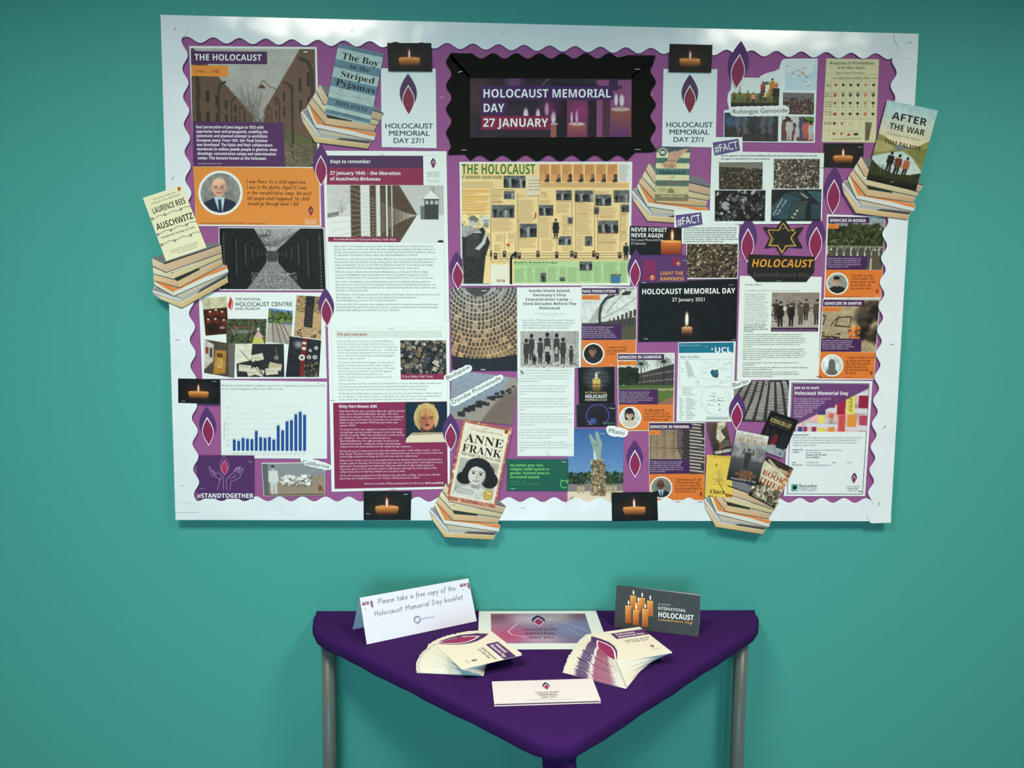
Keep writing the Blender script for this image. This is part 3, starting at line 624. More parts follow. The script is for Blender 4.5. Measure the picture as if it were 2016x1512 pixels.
def rwanda(cv):
    w, h = cv.w, cv.h; cv.grad((120, 96, 74), (150, 122, 90)); cv.poly([(w*.5, 0), (w, 0), (w, h), (w*.72, h), (w*.5, h*.5)], (62, 50, 50)); cv.noise(.1, 10)
    for cx, cw, sp, col in ((.04, .1, 3.0, 170), (.16, .1, 3.1, 180), (.3, .13, 3.3, 186), (.47, .16, 3.8, 190), (.74, .26, 6.5, 214)):
        y = 2.0
        while y < h-2:
            L = w*cw*cv.rng.uniform(.55, 1); cv.line([(w*cx, y), (w*cx+L, y+L*.12)], .42*sp if sp > 5 else .95, (col, col-6, col-16), .8); y += sp
    cv.line([(0, h*.49), (w, h*.5)], .6, (50, 40, 36)); cv.line([(w*.72, 0), (w*.72, h)], .6, (40, 32, 30), .5)
def berlin(cv):
    w, h = cv.w, cv.h; cv.a[:] = (52, 46, 46); vx, vy = w*.72, -h*.7
    for r in range(16):
        y0 = h*(r/16)**1.25; y1 = h*((r+1)/16)**1.25; n = 16
        for k in range(-8, n+4):
            def X(k, y): return vx+(k-8.6)*w*.105*(1+(y/h)*.9)
            wob = 3*math.sin(k*.9+r*.35)
            cv.poly([(X(k, y0)+1, y0+wob), (X(k+.72, y0), y0+wob), (X(k+.72, y1), y1+wob), (X(k, y1)+1, y1+wob)], (124, 118, 114)); cv.poly([(X(k, y0)+1, y0+wob), (X(k+.72, y0), y0+wob), (X(k+.72, y0), y0+wob+1.4), (X(k, y0), y0+wob+1.4)], (172, 168, 162))
    cv.noise(.12, 4)
def danube(cv):
    w, h = cv.w, cv.h; cv.grad((142, 152, 168), (128, 136, 150)); cv.noise(.1, 3)
    for i in range(60): y = cv.rng.uniform(0, h); x = cv.rng.uniform(0, w*.7); cv.line([(x, y), (x+14, y+1)], .5, (108, 118, 136), .5)
    cv.poly([(w*.88, 0), (w, 0), (w, h), (w*.06, h), (w*.06, h*.86), (w*.3, h*.72), (w*.72, h*.42)], (150, 140, 132)); cv.poly([(w, h*.18), (w, h), (w*.5, h), (w*.62, h*.72), (w*.84, h*.34)], (124, 108, 96))
    for i in range(9): cv.line([(w*(.52+.05*i), h), (w*(.8+.022*i), h*.34)], .6, (80, 68, 62))
    for i in range(16): y = h*(.4+.04*i); cv.line([(w*(.9-.028*i*.9), y), (w, y+3)], .6, (84, 72, 66))
    for i in range(26):
        t = i/25; x = w*(.2+.75*t)+cv.rng.normal(0, w*.02); y = h*(.86-.62*t)+cv.rng.normal(0, h*.035); s = 8*(1-t*.55)
        cv.ell(x, y, s, s*.42, (40, 36, 40)); cv.ell(x+s*.5, y-s*.35, s*.45, s*.4, (48, 44, 48)); cv.line([(x-s, y+s*.4), (x+s, y+s*.45)], .8, (24, 22, 26))
def hallnames(cv):
    w, h = cv.w, cv.h; cv.grad((150, 150, 146), (196, 142, 92)); cv.noise(.12, 12); cx = w*.42
    for r in range(17):
        rx = w*(.31+.055*r); ry = h*(.2+.05*r); cy = -h*.10+r*.2
        k = min(1, r/11); c0 = np.array((176, 174, 168))*(1-k)+np.array((206, 160, 108))*k
        if r % 2 == 0: cv.line([(cx+rx*math.cos(a), cy+ry*math.sin(a)) for a in np.linspace(0, math.pi, 40)], 1.1, np.clip(c0*1.22, 0, 255), .8)
        for a in np.arange(.05+.04*(r % 3), math.pi, 8.2/(rx+4)):
            x, y = cx+rx*math.cos(a), cy+ry*math.sin(a)+h*.024
            if -4 < x < w+4 and -4 < y < h*.85 and cv.rng.random() > .07:
                rot = (x-cx)/w*1.2; d = np.array((40, 34, 32)) if cv.rng.random() > .08 else c0*.75; s_ = 1.9+.06*r
                cv.poly([(x-s_, y-s_*1.35+rot), (x+s_, y-s_*1.35-rot), (x+s_, y+s_*1.35-rot), (x-s_, y+s_*1.35+rot)], d, .92); cv.ell(x, y-.5, s_*.42, s_*.55, (176, 148, 122), .75)
    cv.ell(cx, -h*.15, w*.24, h*.26, (74, 70, 68)); cv.ell(w*.66, h*.79, w*.25, h*.07, (255, 224, 140), .35, .8)
    cv.poly([(0, h*.82), (w*.3, h*.855), (w*.6, h*.85), (w, h*.80), (w, h), (0, h)], (28, 28, 36))
    for k in range(6): cv.line([(0, h*(.845+.027*k)), (w, h*(.835+.028*k))], .7, (62, 64, 80), .8)
def group(cv):
    w, h = cv.w, cv.h; cv.a[:] = (168, 166, 160); cv.noise(.25, 4); cv.rect(0, 0, w, h*.3, (176, 176, 170), .5)
    for i in range(50): x = cv.rng.uniform(0, w); cv.line([(x, 0), (x+cv.rng.normal(0, 4), h*.35)], .5, (110, 106, 100), .6)
    for x, y, hh in [(.1, .93, .72), (.19, .8, .72), (.34, .9, .72), (.46, .84, .8), (.62, .84, .78), (.73, .92, .74), (.87, .95, .55)]: cv.person(w*x, h*y, h*hh, (60, 56, 54), (60, 54, 50), (46, 42, 40), wd=.66)
    cv.person(w*.24, h*.97, h*.34, (34, 30, 28), (50, 46, 42), wd=.9); cv.person(w*.48, h*.97, h*.4, (26, 24, 22), (46, 42, 38), wd=.9); cv.rect(w*.42, h*.42, w*.5, h*.56, (200, 198, 192), .8); cv.rect(w*.59, h*.44, w*.64, h*.62, (190, 188, 180), .8)
    cv.grad((170, 168, 164), (196, 194, 190), h*.93, h); cv.specks(120, (0, h*.86, w, h), (.8, 2), [(210, 208, 204), (60, 56, 54)], .7)
def warsaw(cv):
    w, h = cv.w, cv.h; cv.grad((140, 126, 116), (150, 138, 126), 0, h*.6); cv.rect(0, h*.55, w, h, (168, 158, 146)); cv.noise(.12, 5); cv.specks(60, (0, h*.35, w*.16, h*.85), (1.4, 3), [(176, 164, 150), (60, 50, 44)], .9)
    for x, y, hh, c in [(.34, .62, .38, (90, 76, 66)), (.46, .6, .38, (80, 66, 58)), (.58, .6, .36, (86, 72, 62)), (.1, .75, .55, (60, 48, 42)), (.19, .98, .74, (34, 28, 26)), (.42, .97, .68, (30, 24, 24)), (.62, .92, .64, (96, 80, 66)), (.73, .8, .62, (72, 60, 50)), (.96, .92, .74, (84, 68, 56))]: cv.person(w*x, h*y, h*hh, c, (150, 136, 122), np.array(c)*.7, wd=.85)
    cv.ell(w*.28, h*.46, w*.04, h*.07, (200, 194, 184)); cv.line([(w*.77, h*.43), (w*.88, h*.44)], 1.6, (60, 48, 40))
def miami(cv):
    w, h = cv.w, cv.h; cv.grad((52, 96, 158), (108, 150, 196), 0, h*.72); cv.specks(240, (0, h*.6, w, h*.76), (2, 5), [(40, 58, 36), (64, 86, 52), (30, 44, 28)], .95, 1.3)
    cv.rect(0, h*.75, w, h*.87, (124, 118, 118)); cv.rect(0, h*.85, w, h, (222, 200, 176)); cv.noise(.06, 5)
    for k in range(12): x = w*k/12; cv.line([(x, h*.75), (x, h*.86)], .5, (96, 92, 92), .6)
    cv.poly([(w*.40, h*.9), (w*.45, h*.6), (w*.48, h*.42), (w*.6, h*.4), (w*.66, h*.62), (w*.7, h*.92)], (168, 146, 110)); cv.specks(330, (w*.43, h*.42, w*.67, h*.9), (1.2, 3), [(206, 186, 140), (120, 100, 72), (186, 160, 116), (90, 76, 56)], .9, 2.4, (80, 66, 48))
    cv.poly([(w*.47, h*.42), (w*.46, h*.28), (w*.40, h*.14), (w*.38, h*.08), (w*.42, h*.07), (w*.47, h*.14), (w*.53, h*.17), (w*.49, h*.08), (w*.5, h*.03), (w*.55, h*.05), (w*.58, h*.13), (w*.62, h*.2), (w*.6, h*.3), (w*.585, h*.41)], (140, 160, 152)); cv.poly([(w*.47, h*.42), (w*.46, h*.3), (w*.5, h*.32), (w*.53, h*.41)], (196, 204, 190)); cv.line([(w*.45, h*.2), (w*.53, h*.24), (w*.52, h*.18)], 1, (70, 86, 84))
    for x in (.2, .22, .28, .72, .78, .86, .5): cv.person(w*x, h*.88, h*.13, (176, 156, 120), (150, 130, 100))
    cv.line([(w*.02, h*.95), (w*.1, h*.92), (w*.06, h*.96)], 1, (90, 80, 70))
def ferris(cv):
    w, h = cv.w, cv.h; cv.a[:] = (30, 26, 34); cv.grad((36, 30, 40), (24, 22, 28)); cv.noise(.2, 8)
    R = h*.5; cx, cy = w*.54, h*.5; cv.line([(cx+R*math.cos(a), cy+R*math.sin(a)) for a in np.linspace(0, 6.3, 60)], 1.3, (96, 84, 190)); cv.line([(cx+R*.94*math.cos(a), cy+R*.94*math.sin(a)) for a in np.linspace(0, 6.3, 60)], .6, (60, 54, 130), .7)
    cv.rect(w*.34, h*.62, w*.5, h*.86, (60, 76, 150)); cv.specks(40, (w*.2, h*.78, w, h*.96), (.7, 1.8), [(120, 110, 190), (70, 130, 80), (170, 150, 120), (60, 60, 90)], .9); cv.rect(0, h*.92, w, h, (14, 14, 16)); cv.rect(w*.72, h*.82, w*.95, h*.9, (40, 110, 60), .7)
def ihrd(cv):
    w, h = cv.w, cv.h; cv.a[:] = (16, 16, 16); cv.ell(w*.5, h*.3, w*.36, h*.32, (70, 72, 76), .9, .25); cv.ell(w*.5, h*.5, w*.1, h*.14, (214, 164, 60), .3, .8)
    cv.rect(w*.4, h*.33, w*.6, h*.6, (226, 188, 96)); cv.grad((236, 206, 120), (120, 84, 30), h*.33, h*.62, w*.4, w*.6); cv.ell(w*.5, h*.33, w*.1, h*.02, (240, 214, 140)); cv.ell(w*.5, h*.24, w*.045, h*.08, (255, 236, 190), 1, .4)
    for y in (.1, .22, .32, .45, .55): cv.line([(w*.1, h*y), (w*.5, h*(y+.03)), (w*.9, h*(y-.02))], .7, (16, 16, 16)); [cv.line([(w*x, h*(y-.01)), (w*(x+.03), h*(y+.05))], .7, (16, 16, 16)) for x in (.25, .5, .72)]
def sofa_room(cv):
    w, h = cv.w, cv.h; cv.a[:] = (190, 184, 150); cv.rect(0, h*.3, w, h, (60, 26, 16)); cv.noise(.2, 6)
    for x, y in ((.2, .35), (.45, .32), (.7, .38), (.1, .55), (.4, .55), (.75, .6)): cv.poly([(w*x, h*y), (w*(x+.22), h*(y+.04)), (w*(x+.2), h*(y+.16)), (w*(x-.02), h*(y+.12))], (104, 40, 22)); cv.ell(w*(x+.08), h*(y+.02), w*.05, h*.025, (224, 210, 180))
    cv.poly([(w*.1, h*.7), (w*.5, h*.66), (w*.6, h*.9), (w*.2, h)], (40, 18, 12)); cv.ell(w*.75, h*.82, w*.12, h*.04, (170, 110, 96))
def garden(cv):
    w, h = cv.w, cv.h; cv.a[:] = (60, 72, 44); cv.specks(420, (0, 0, w, h), (1, 3.4), [(50, 66, 36), (88, 100, 60), (34, 44, 28), (110, 84, 70)], .9); cv.line([(w*.1, h*.36), (w*.4, h*.32), (w*.7, h*.36)], 2, (130, 70, 54)); cv.ell(w*.4, h*.52, w*.2, h*.08, (150, 170, 176), .5, .5)
    cv.poly([(w*.66, h), (w*.72, h*.66), (w*.8, h*.5), (w*.88, h*.66), (w*.97, h)], (196, 186, 90)); cv.poly([(w*.7, h*.74), (w*.8, h*.46), (w*.94, h*.74)], (196, 160, 164)); cv.ell(w*.8, h*.42, w*.04, h*.07, (206, 176, 176))
def tracks(cv):
    w, h = cv.w, cv.h; cv.grad((82, 130, 190), (150, 180, 206), 0, h*.4); cv.specks(150, (0, h*.08, w, h*.42), (2, 5), [(84, 104, 44), (110, 130, 50), (50, 66, 34)], .95, 1.3); cv.rect(w*.6, h*.34, w, h*.46, (96, 104, 122)); cv.rect(0, h*.42, w, h, (170, 160, 146)); cv.noise(.12, 3)
    for a, b in ((.2, .3), (.5, .85), (.35, .6), (.62, 1.1)): cv.line([(w*a, h*.44), (w*b, h)], 1.5, (70, 56, 52))
    for k in range(14): y = h*(.46+.04*k); cv.line([(w*(.2+.01*k), y), (w*(.42+.035*k), y)], .8, (120, 106, 98), .7)
def pillar(cv):
    w, h = cv.w, cv.h; cv.a[:] = (186, 150, 104); cv.specks(160, (0, 0, w, h*.4), (1, 3), [(70, 80, 44), (120, 110, 70), (150, 90, 70)], .9); cv.noise(.12, 4); cv.poly([(w*.38, 0), (w*.72, 0), (w*.66, h*.76), (w*.34, h*.74)], (40, 36, 34)); [cv.line([(w*.42, h*(.26+.06*k)), (w*.62, h*(.27+.06*k))], .7, (130, 120, 100), .7) for k in range(8)]; cv.specks(60, (w*.1, h*.74, w, h), (1, 2.6), [(60, 40, 34), (190, 170, 150), (110, 80, 60)], .9)
def gallery(cv):
    w, h = cv.w, cv.h; cv.a[:] = (76, 66, 58); cv.poly([(0, 0), (w*.3, h*.1), (w*.3, h*.6), (0, h*.9)], (190, 184, 174)); cv.rect(w*.04, h*.22, w*.14, h*.42, (150, 40, 34)); cv.rect(w*.18, h*.22, w*.26, h*.5, (60, 54, 50)); cv.poly([(w*.36, h*.26), (w*.72, h*.24), (w*.7, h*.9), (w*.3, h)], (176, 120, 40)); cv.rect(w*.42, h*.34, w*.6, h*.46, (90, 56, 24)); [cv.rect(w*.42, h*(.5+.05*k), w*.6, h*(.52+.05*k), (220, 190, 120)) for k in range(6)]; cv.noise(.15, 5); cv.poly([(w*.78, 0), (w, 0), (w, h), (w*.82, h)], (120, 114, 108), .6)
def letters_(cv):
    w, h = cv.w, cv.h; cv.a[:] = (40, 38, 40); cv.poly([(0, 0), (w*.35, 0), (w*.3, h*.5), (0, h*.6)], (214, 210, 188)); cv.noise(.1, 6)
    for x, y, a in ((.05, .62, .1), (.3, .35, -.2), (.34, .7, .3), (.6, .75, -.1), (.2, .8, -.3), (.7, .55, .2)): 
        c, s_ = math.cos(a), math.sin(a); cv.poly([(w*x+u*c-v*s_, h*y+u*s_+v*c) for u, v in ((0, 0), (w*.26, 0), (w*.26, h*.2), (0, h*.2))], (206, 198, 176)); cv.line([(w*x+2, h*y+4), (w*x+18, h*y+5)], .6, (90, 80, 70))
    cv.line([(w*.1, h*.2), (w*.5, h*.9)], 1, (30, 28, 28)); cv.line([(w*.4, h*.5), (w*.55, h*.95)], 2, (24, 22, 22)); cv.ell(w*.8, h*.66, w*.14, h*.06, (190, 170, 130)); cv.line([(w*.82, h*.1), (w*.86, h*.4)], .8, (150, 140, 130)); cv.ell(w*.84, h*.42, w*.05, h*.07, (150, 150, 146), .7)
def banners(cv):
    w, h = cv.w, cv.h; cv.a[:] = (34, 34, 38); cv.noise(.3, 6); cv.ell(w*.3, h*.18, w*.12, h*.08, (200, 220, 224), .6, .6); cv.poly([(w*.4, 0), (w*.56, 0), (w*.54, h), (w*.42, h)], (120, 24, 26)); cv.rect(w*.42, h*.1, w*.54, h*.16, (220, 210, 190)); cv.rect(w*.42, h*.22, w*.54, h*.3, (220, 210, 190))
    for x, y, r in ((.44, .5, .085), (.66, .48, .055), (.84, .47, .06), (.68, .3, .04), (.86, .22, .05)): cv.ell(w*x, h*y, w*r*1.2, h*r, (206, 206, 196)); cv.ell(w*x, h*y, w*r*.55, h*r*.45, (40, 36, 36), .8)
    cv.specks(90, (w*.55, h*.6, w, h), (1, 2.6), [(90, 70, 50), (30, 26, 24), (140, 110, 80)], .9)
def statue(cv):
    w, h = cv.w, cv.h; cv.a[:] = (120, 124, 126); cv.poly([(0, 0), (w, 0), (w, h*.3), (w*.75, h*.36), (0, h*.36)], (134, 140, 142)); [cv.line([(w*.2, h*(.06+.06*k)), (w*.75, h*(.06+.055*k))], .4, (104, 110, 112), .6) for k in range(5)]; cv.rect(0, h*.36, w, h, (146, 132, 112)); cv.noise(.06, 5); cv.rect(0, 0, w*.09, h, (92, 98, 102))
    cv.person(w*.17, h*.96, h*.92, (206, 206, 204), (190, 190, 188), (196, 196, 194)); cv.specks(70, (w*.3, h*.4, w*.75, h*.66), (2, 6), [(224, 224, 222), (200, 200, 198)], .95, 3.2, (96, 88, 76)); cv.specks(26, (w*.9, h*.7, w*.98, h*.88), (1, 2.6), [(150, 50, 34), (180, 90, 40), (70, 50, 30)], .9); cv.rect(0, h*.95, w, h, (110, 80, 60))
# ------------------------------------------------------------------ things pinned to the board
PAPER = (226, 232, 228)
def box_at(P, q):      # helper: rectangle from two corners
    return R4(*q)
# --- large THE HOLOCAUST poster
I = Item('poster', 'tall poster headed THE HOLOCAUST with a fenced camp lane photo and an orange portrait panel', 'poster', 1.5, (509, 446))
I.sheet([(373, 91), (624, 93), (633, 447), (386, 445)], (222, 228, 226))
I.photo([(376, 95), (620, 97), (626, 329), (381, 328)], p_main, seed=3)
I.flat('caption_panel', [([(379.5, 239), (558.5, 242), (561.5, 328.5), (381, 327.5)], (80, 40, 92))]); I.flat('title_strip', [([(376, 101), (526, 102), (526.5, 127), (376.5, 126)], (74, 36, 84))]); I.flat('date_tag', [([(376.5, 129), (449, 130), (449.5, 151.5), (377, 150)], (232, 140, 50))])
I.text((240, 238, 236), [('THE HOLOCAUST', 383, 119, 515.5, 12.2, {'st': 'b', 'res': 2, 'y1': 120})])
I.text((90, 50, 50), [('1941 - 1945', 383.5, 144.5, 433, 7.4, {'st': 'r', 'y1': 145})])
I.body((238, 230, 240), 'Nazi persecution of Jews began in 1933 with\noppressive laws and propaganda, enabling the\nsystematic and planned attempt to annihilate\nEuropean Jewry. From 1941, the ‘Final Solution’\nwas developed. The Nazis and their collaborators\nmurdered six million Jewish people in ghettos, mass\nshootings, concentration camps and extermination\ncamps. This became known as the Holocaust.', 386, 253, 8.7, 544, 5.8, 'b', xs=.45, slope=.008)
I.text((220, 210, 224), [('Image: Auschwitz © Rodrigo Paredes', 389.5, 323.5, 438, 2.6)])
I.flat('quote_panel', [([(381, 328.3), (617, 331), (629, 352), (630, 444), (387, 442)], (226, 136, 52))])
I.flat('portrait_ring', [(circle(434.6, 380, 43.8), (226, 228, 222))])
I.photo(R4(395.6, 341, 473.6, 419), portrait((128, 128, 120), (34, 44, 62), (222, 166, 138), (190, 180, 170)), 'portrait', seed=4, clip=(434.6, 380, 38.8))
I.hand((84, 42, 24), [("'I was there. As a child aged nine", 484, 360.5, 602, 4.0, 362), ("I was in the ghetto. Aged 15 I was", 486, 371.5, 604, 4.0, 373), ("in the concentration camp. We must", 487, 382.5, 614, 4.0, 384), ("tell people what happened. No child", 487, 393.5, 609, 4.0, 395), ("should go through what I did.'", 488, 404, 591, 4.0, 405)], .85)
I.flat('flame_logo', flame_polys((612, 405.5), (612.5, 427.5), 10, .7, (96, 26, 60), (150, 40, 70), (230, 150, 110)))
I.text((240, 226, 214), [('HOLOCAUST', 599, 434.5, 625, 3), ('MEMORIAL', 601, 438.5, 624, 3), ('DAY TRUST', 601, 442.3, 624, 3)])
I.text((100, 50, 30), [('Sir Ben Helfgott, survivor of the Holocaust', 396, 441, 483.5, 3.4), ('hmd.org.uk/ben', 489, 441.5, 523, 3.4)])
I.staple(602, 103, 0, 7)
# --- black and white camp lane photo
I = Item('photo_print', 'black and white photo of a gravel lane between barbed wire fences', 'photo', 1.0, (536, 571))
I.sheet([(430.8, 447.5), (639, 448.5), (643, 572), (432, 571.5)], (222, 226, 224)); I.photo([(432, 449), (637, 450), (641.5, 570), (434, 569.5)], p_bw, seed=5)
# --- national holocaust centre collage
I = Item('collage_poster', 'white poster of the National Holocaust Centre and Museum with a collage of eight photos', 'poster', .8, (520, 746))
I.sheet([(391, 575), (639, 576), (643.5, 745), (398.5, 746)], (222, 228, 226))
I.photo([(398, 588), (446.4, 583.4), (450, 657), (405, 661)], sofa_room, seed=6); I.photo([(529.5, 606.6), (577, 612), (573, 678), (524, 673)], tracks, seed=8)
I.photo([(584, 581.6), (634, 584), (632, 668), (578.6, 662)], pillar, seed=9); I.photo([(446, 627.5), (525.4, 628), (523, 676), (446, 677)], garden, seed=7)
I.photo([(402.7, 668), (463.4, 678), (461.6, 744), (402, 734)], gallery, seed=10); I.photo([(464, 677), (559, 677), (560, 742), (467, 742)], letters_, seed=11); I.photo([(570.5, 662), (632.5, 670), (628, 742), (562.5, 742)], banners, seed=12)
I.text((40, 40, 42), [('THE NATIONAL', 463, 591.4, 514.6, 5), ('AND MUSEUM', 463.4, 610.2, 512.5, 5)], st='g', res=2)
I.text((40, 40, 42), [('HOLOCAUST CENTRE', 463.4, 602.8, 576, 8.2, {'res': 3})])
I.flat('flame_logo', [([(454, 583), (458, 592), (456, 599), (454.5, 606), (456, 611), (450, 606), (449, 599), (452, 591)], (196, 52, 38)), ([(457, 588), (459.5, 597), (458, 606), (456.5, 611), (456, 603), (458, 595)], (214, 90, 60))])
# --- chart
I = Item('chart_poster', 'white sheet with a blue bar chart of incidents from 2004 to 2020', 'poster', 1.6, (540, 903))
I.sheet([(434.5, 748), (644, 751.5), (644, 903), (436, 902)], (218, 226, 224))
I.text((60, 62, 64), [('Numbers of anti-Semitic incidents reported to Community Security Trust (CST)', 437, 760.6, 641, 4.1, {'y1': 761.4, 'st': 'r'}), ('in the United Kingdom (UK) from 2004 to 2020', 437, 767.2, 557.7, 4.1, {'y1': 767.6, 'st': 'r'})])
tops = [812, 828, 796, 805, 808, 717, 787, 795, 785, 812, 658, 711, 612, 601, 535, 508, 542]
I.flat('grid_lines', [([(455, 801.2+10.7*k), (607, 801.2+10.7*k), (607, 801.6+10.7*k), (455, 801.6+10.7*k)], (196, 202, 202)) for k in range(8)])
for k, t in enumerate(tops):
    x = 461.7+8.65*k; I.flat('chart_bar', [(R4(x-2.9, 720+t/5.6, x+2.9, 887), (28, 74, 150))])
I.k = 40
vals = ['532', '459', '598', '561', '546', '931', '646', '609', '650', '535', '1,182', '960', '1,375', '1,420', '1,690', '1,805', '1,668']
I.text((90, 92, 96), [(v, 461.7+8.65*k-.6*len(v)-.8, 718.6+t/5.6, 461.7+8.65*k+.6*len(v)+.8, 1.6) for k, (v, t) in enumerate(zip(vals, tops))]+[('%d' % (2004+k), 459+8.65*k, 895, 463.4+8.65*k, 1.5, {'y1': 890.5}) for k in range(17)]+[('%s' % v, 446, 802.4+10.7*k, 452, 1.6) for k, v in enumerate(['2,000', '1,750', '1,500', '1,250', '1,000', '750', '500', '250'])]+[('Number of reported incidents', 443, 862, 443.01, 1.8, {'y1': 828})])
I.staple(627, 754.6, 0, 6)
# --- Stand together
I = Item('hands_card', 'dark purple card with line drawn hands under a flame, worded #STANDTOGETHER', 'card', 6.4, (445, 981))
I.sheet([(388, 895.5), (501.4, 896), (501, 981.6), (390, 980.5)], (78, 36, 96))
hl = [[(412.5, 918), (416.5, 934), (433.6, 942), (433, 951), (429, 964)], [(412.5, 918), (414.5, 919), (418.5, 927), (426.5, 935), (427.5, 930.5), (420, 925), (419, 928), (424, 934)], [(430, 928), (441, 938), (441.5, 964)], [(434, 945), (437, 939)], [(447.5, 964), (447, 942), (452, 936), (461, 930), (463, 925)], [(454, 964), (456, 948), (473, 939.5), (476, 933), (480, 923)], [(463, 925), (468, 919), (463, 928), (470, 919.5), (473, 918), (467, 929), (475, 918.5), (471, 932), (479, 921), (480, 923)], [(452, 940), (463, 938), (466, 934)]]
I.strokes((196, 150, 200), hl, .65)
I.strokes((190, 130, 190), [leaf((442.5, 897), (443.5, 935), 9, 9)+[(442.5, 897)]], .6); I.flat('flame_logo', [(leaf((443, 904), (443.5, 935.5), 6.8, 6.8), (190, 110, 150)), (leaf((443, 907), (443.5, 934), 5.4, 5.4), (170, 50, 84))])
I.text((240, 240, 240), [('#STANDTOGETHER', 390, 979, 500, 8.8, {'st': 'b', 'res': 2, 'y1': 979.5})])
I.staple(494, 908.5, -4, 9); I.staple(399, 961, 3, 8)
# --- California
I = Item('photo_print', 'photo of white plaster figures lying on a floor, beside the word California', 'photo', 2.0, (580, 976))
I.sheet([(515, 911), (640, 909.5), (640, 975), (519.5, 977)], (206, 208, 206)); I.photo([(516, 913), (639, 911), (639.4, 974.5), (520.5, 976)], statue, seed=13)
def cloud(pts, text, t0, t1, cap, label, lvl, amp=1.6, c=(224, 230, 228)):
    """hand cut wavy label"""
    P = np.array(pts, float); ctr = P.mean(0); out = []
    for i in range(len(P)):
        a, b = P[i], P[(i+1) % len(P)]; n = max(2, int(np.linalg.norm(b-a)/4)); nv = np.array([b[1]-a[1], -(b[0]-a[0])]); nv = nv/np.linalg.norm(nv)
        if np.dot(nv, (a+b)/2-ctr) < 0: nv = -nv
        for k in range(n): t = k/n; out.append(tuple(a+(b-a)*t+nv*amp*math.sin(math.pi*((k*4) % 13)/13)))
    I = Item('place_label', label, 'label', lvl, tuple(P[:, 0].mean() if 0 else (P[:, 0].mean(), P[:, 1].max())))
    I.sheet(out, c); I.text((28, 28, 28), [(text, t0[0], t0[1], t1[0], cap, {'y1': t1[1], 'res': 3})]); return I
cloud([(592, 903), (606, 901), (651, 915), (652, 923), (646, 925), (598, 914)], 'California', (594.5, 912.5), (648, 922), 7.6, 'small wavy cut paper label reading California', 3)
cloud([(874, 741), (922, 718), (929, 722), (928, 729), (884, 750), (876, 748)], 'Budapest', (880, 748), (926, 724), 7.2, 'wavy cut paper label reading Budapest', 3.2)
cloud([(886, 789), (984, 737), (991, 741), (988, 749), (896, 799), (889, 798)], 'Danube Promenade', (891, 796), (987, 746), 7.6, 'long wavy cut paper label reading Danube Promenade', 3.2)
cloud([(1194, 840), (1203, 838), (1235, 846), (1236, 853), (1230, 860), (1200, 857), (1194, 849)], 'Miami', (1197, 851), (1229, 856.5), 8.6, 'wavy cut paper label reading Miami', 3.4)
cloud([(1440, 753), (1472, 744), (1477, 747), (1476, 753), (1446, 766), (1441, 763)], 'Berlin', (1442.5, 762.5), (1474, 753), 8, 'wavy cut paper label reading Berlin', 3.6)
# --- Days to remember
I = Item('article_page', 'tall page headed Days to remember with a snowy fence photo and grey text', 'poster', 1.7, (762, 637))
I.sheet([(636.5, 297), (879, 298), (884.6, 637), (645, 637.5)], PAPER)
I.flat('title_panel', [([(644.5, 306.4), (833, 307), (833.5, 331), (645, 330.5)], (78, 46, 84)), ([(645, 330.5), (833.5, 331), (834, 364.8), (643.3, 364)], (140, 40, 74)), ([(833.5, 306.5), (872.5, 306.5), (872.9, 307), (833.5, 307)], (190, 196, 194))])
I.text((240, 236, 238), [('Days to remember', 650, 321.5, 729.7, 6.6, {'st': 'b', 'res': 2}), ('27 January 1945 – the liberation', 650, 344, 789, 6.6, {'st': 'b', 'res': 2, 'y1': 344.8}), ('of Auschwitz-Birkenau', 650, 355.4, 749.4, 6.6, {'st': 'b', 'res': 2, 'y1': 355.9})])
I.flat('flame_logo', flame_polys((852.8, 311), (853.2, 333), 10.5, .6))
I.text((70, 74, 74), [('HOLOCAUST', 839.3, 341, 867, 2.9), ('MEMORIAL', 841.5, 345.3, 865, 2.9), ('DAY TRUST', 841, 349.6, 865.3, 2.9), ('Learning from genocide', 837.8, 356, 867.6, 1.9), ('for a better future', 842, 360, 865.5, 1.9)])
I.photo([(643.6, 365), (873.5, 365), (874.5, 477.5), (646, 476)], snow, seed=14)
I.flat('caption_strip', [([(646.2, 466.5), (783.5, 467.5), (784, 477), (646.5, 476)], (140, 30, 74))]); I.text((238, 226, 230), [('Auschwitz-Birkenau © Christopher Furlong / Staff / Getty', 657, 473, 780, 4.2, {'y1': 473.6})])
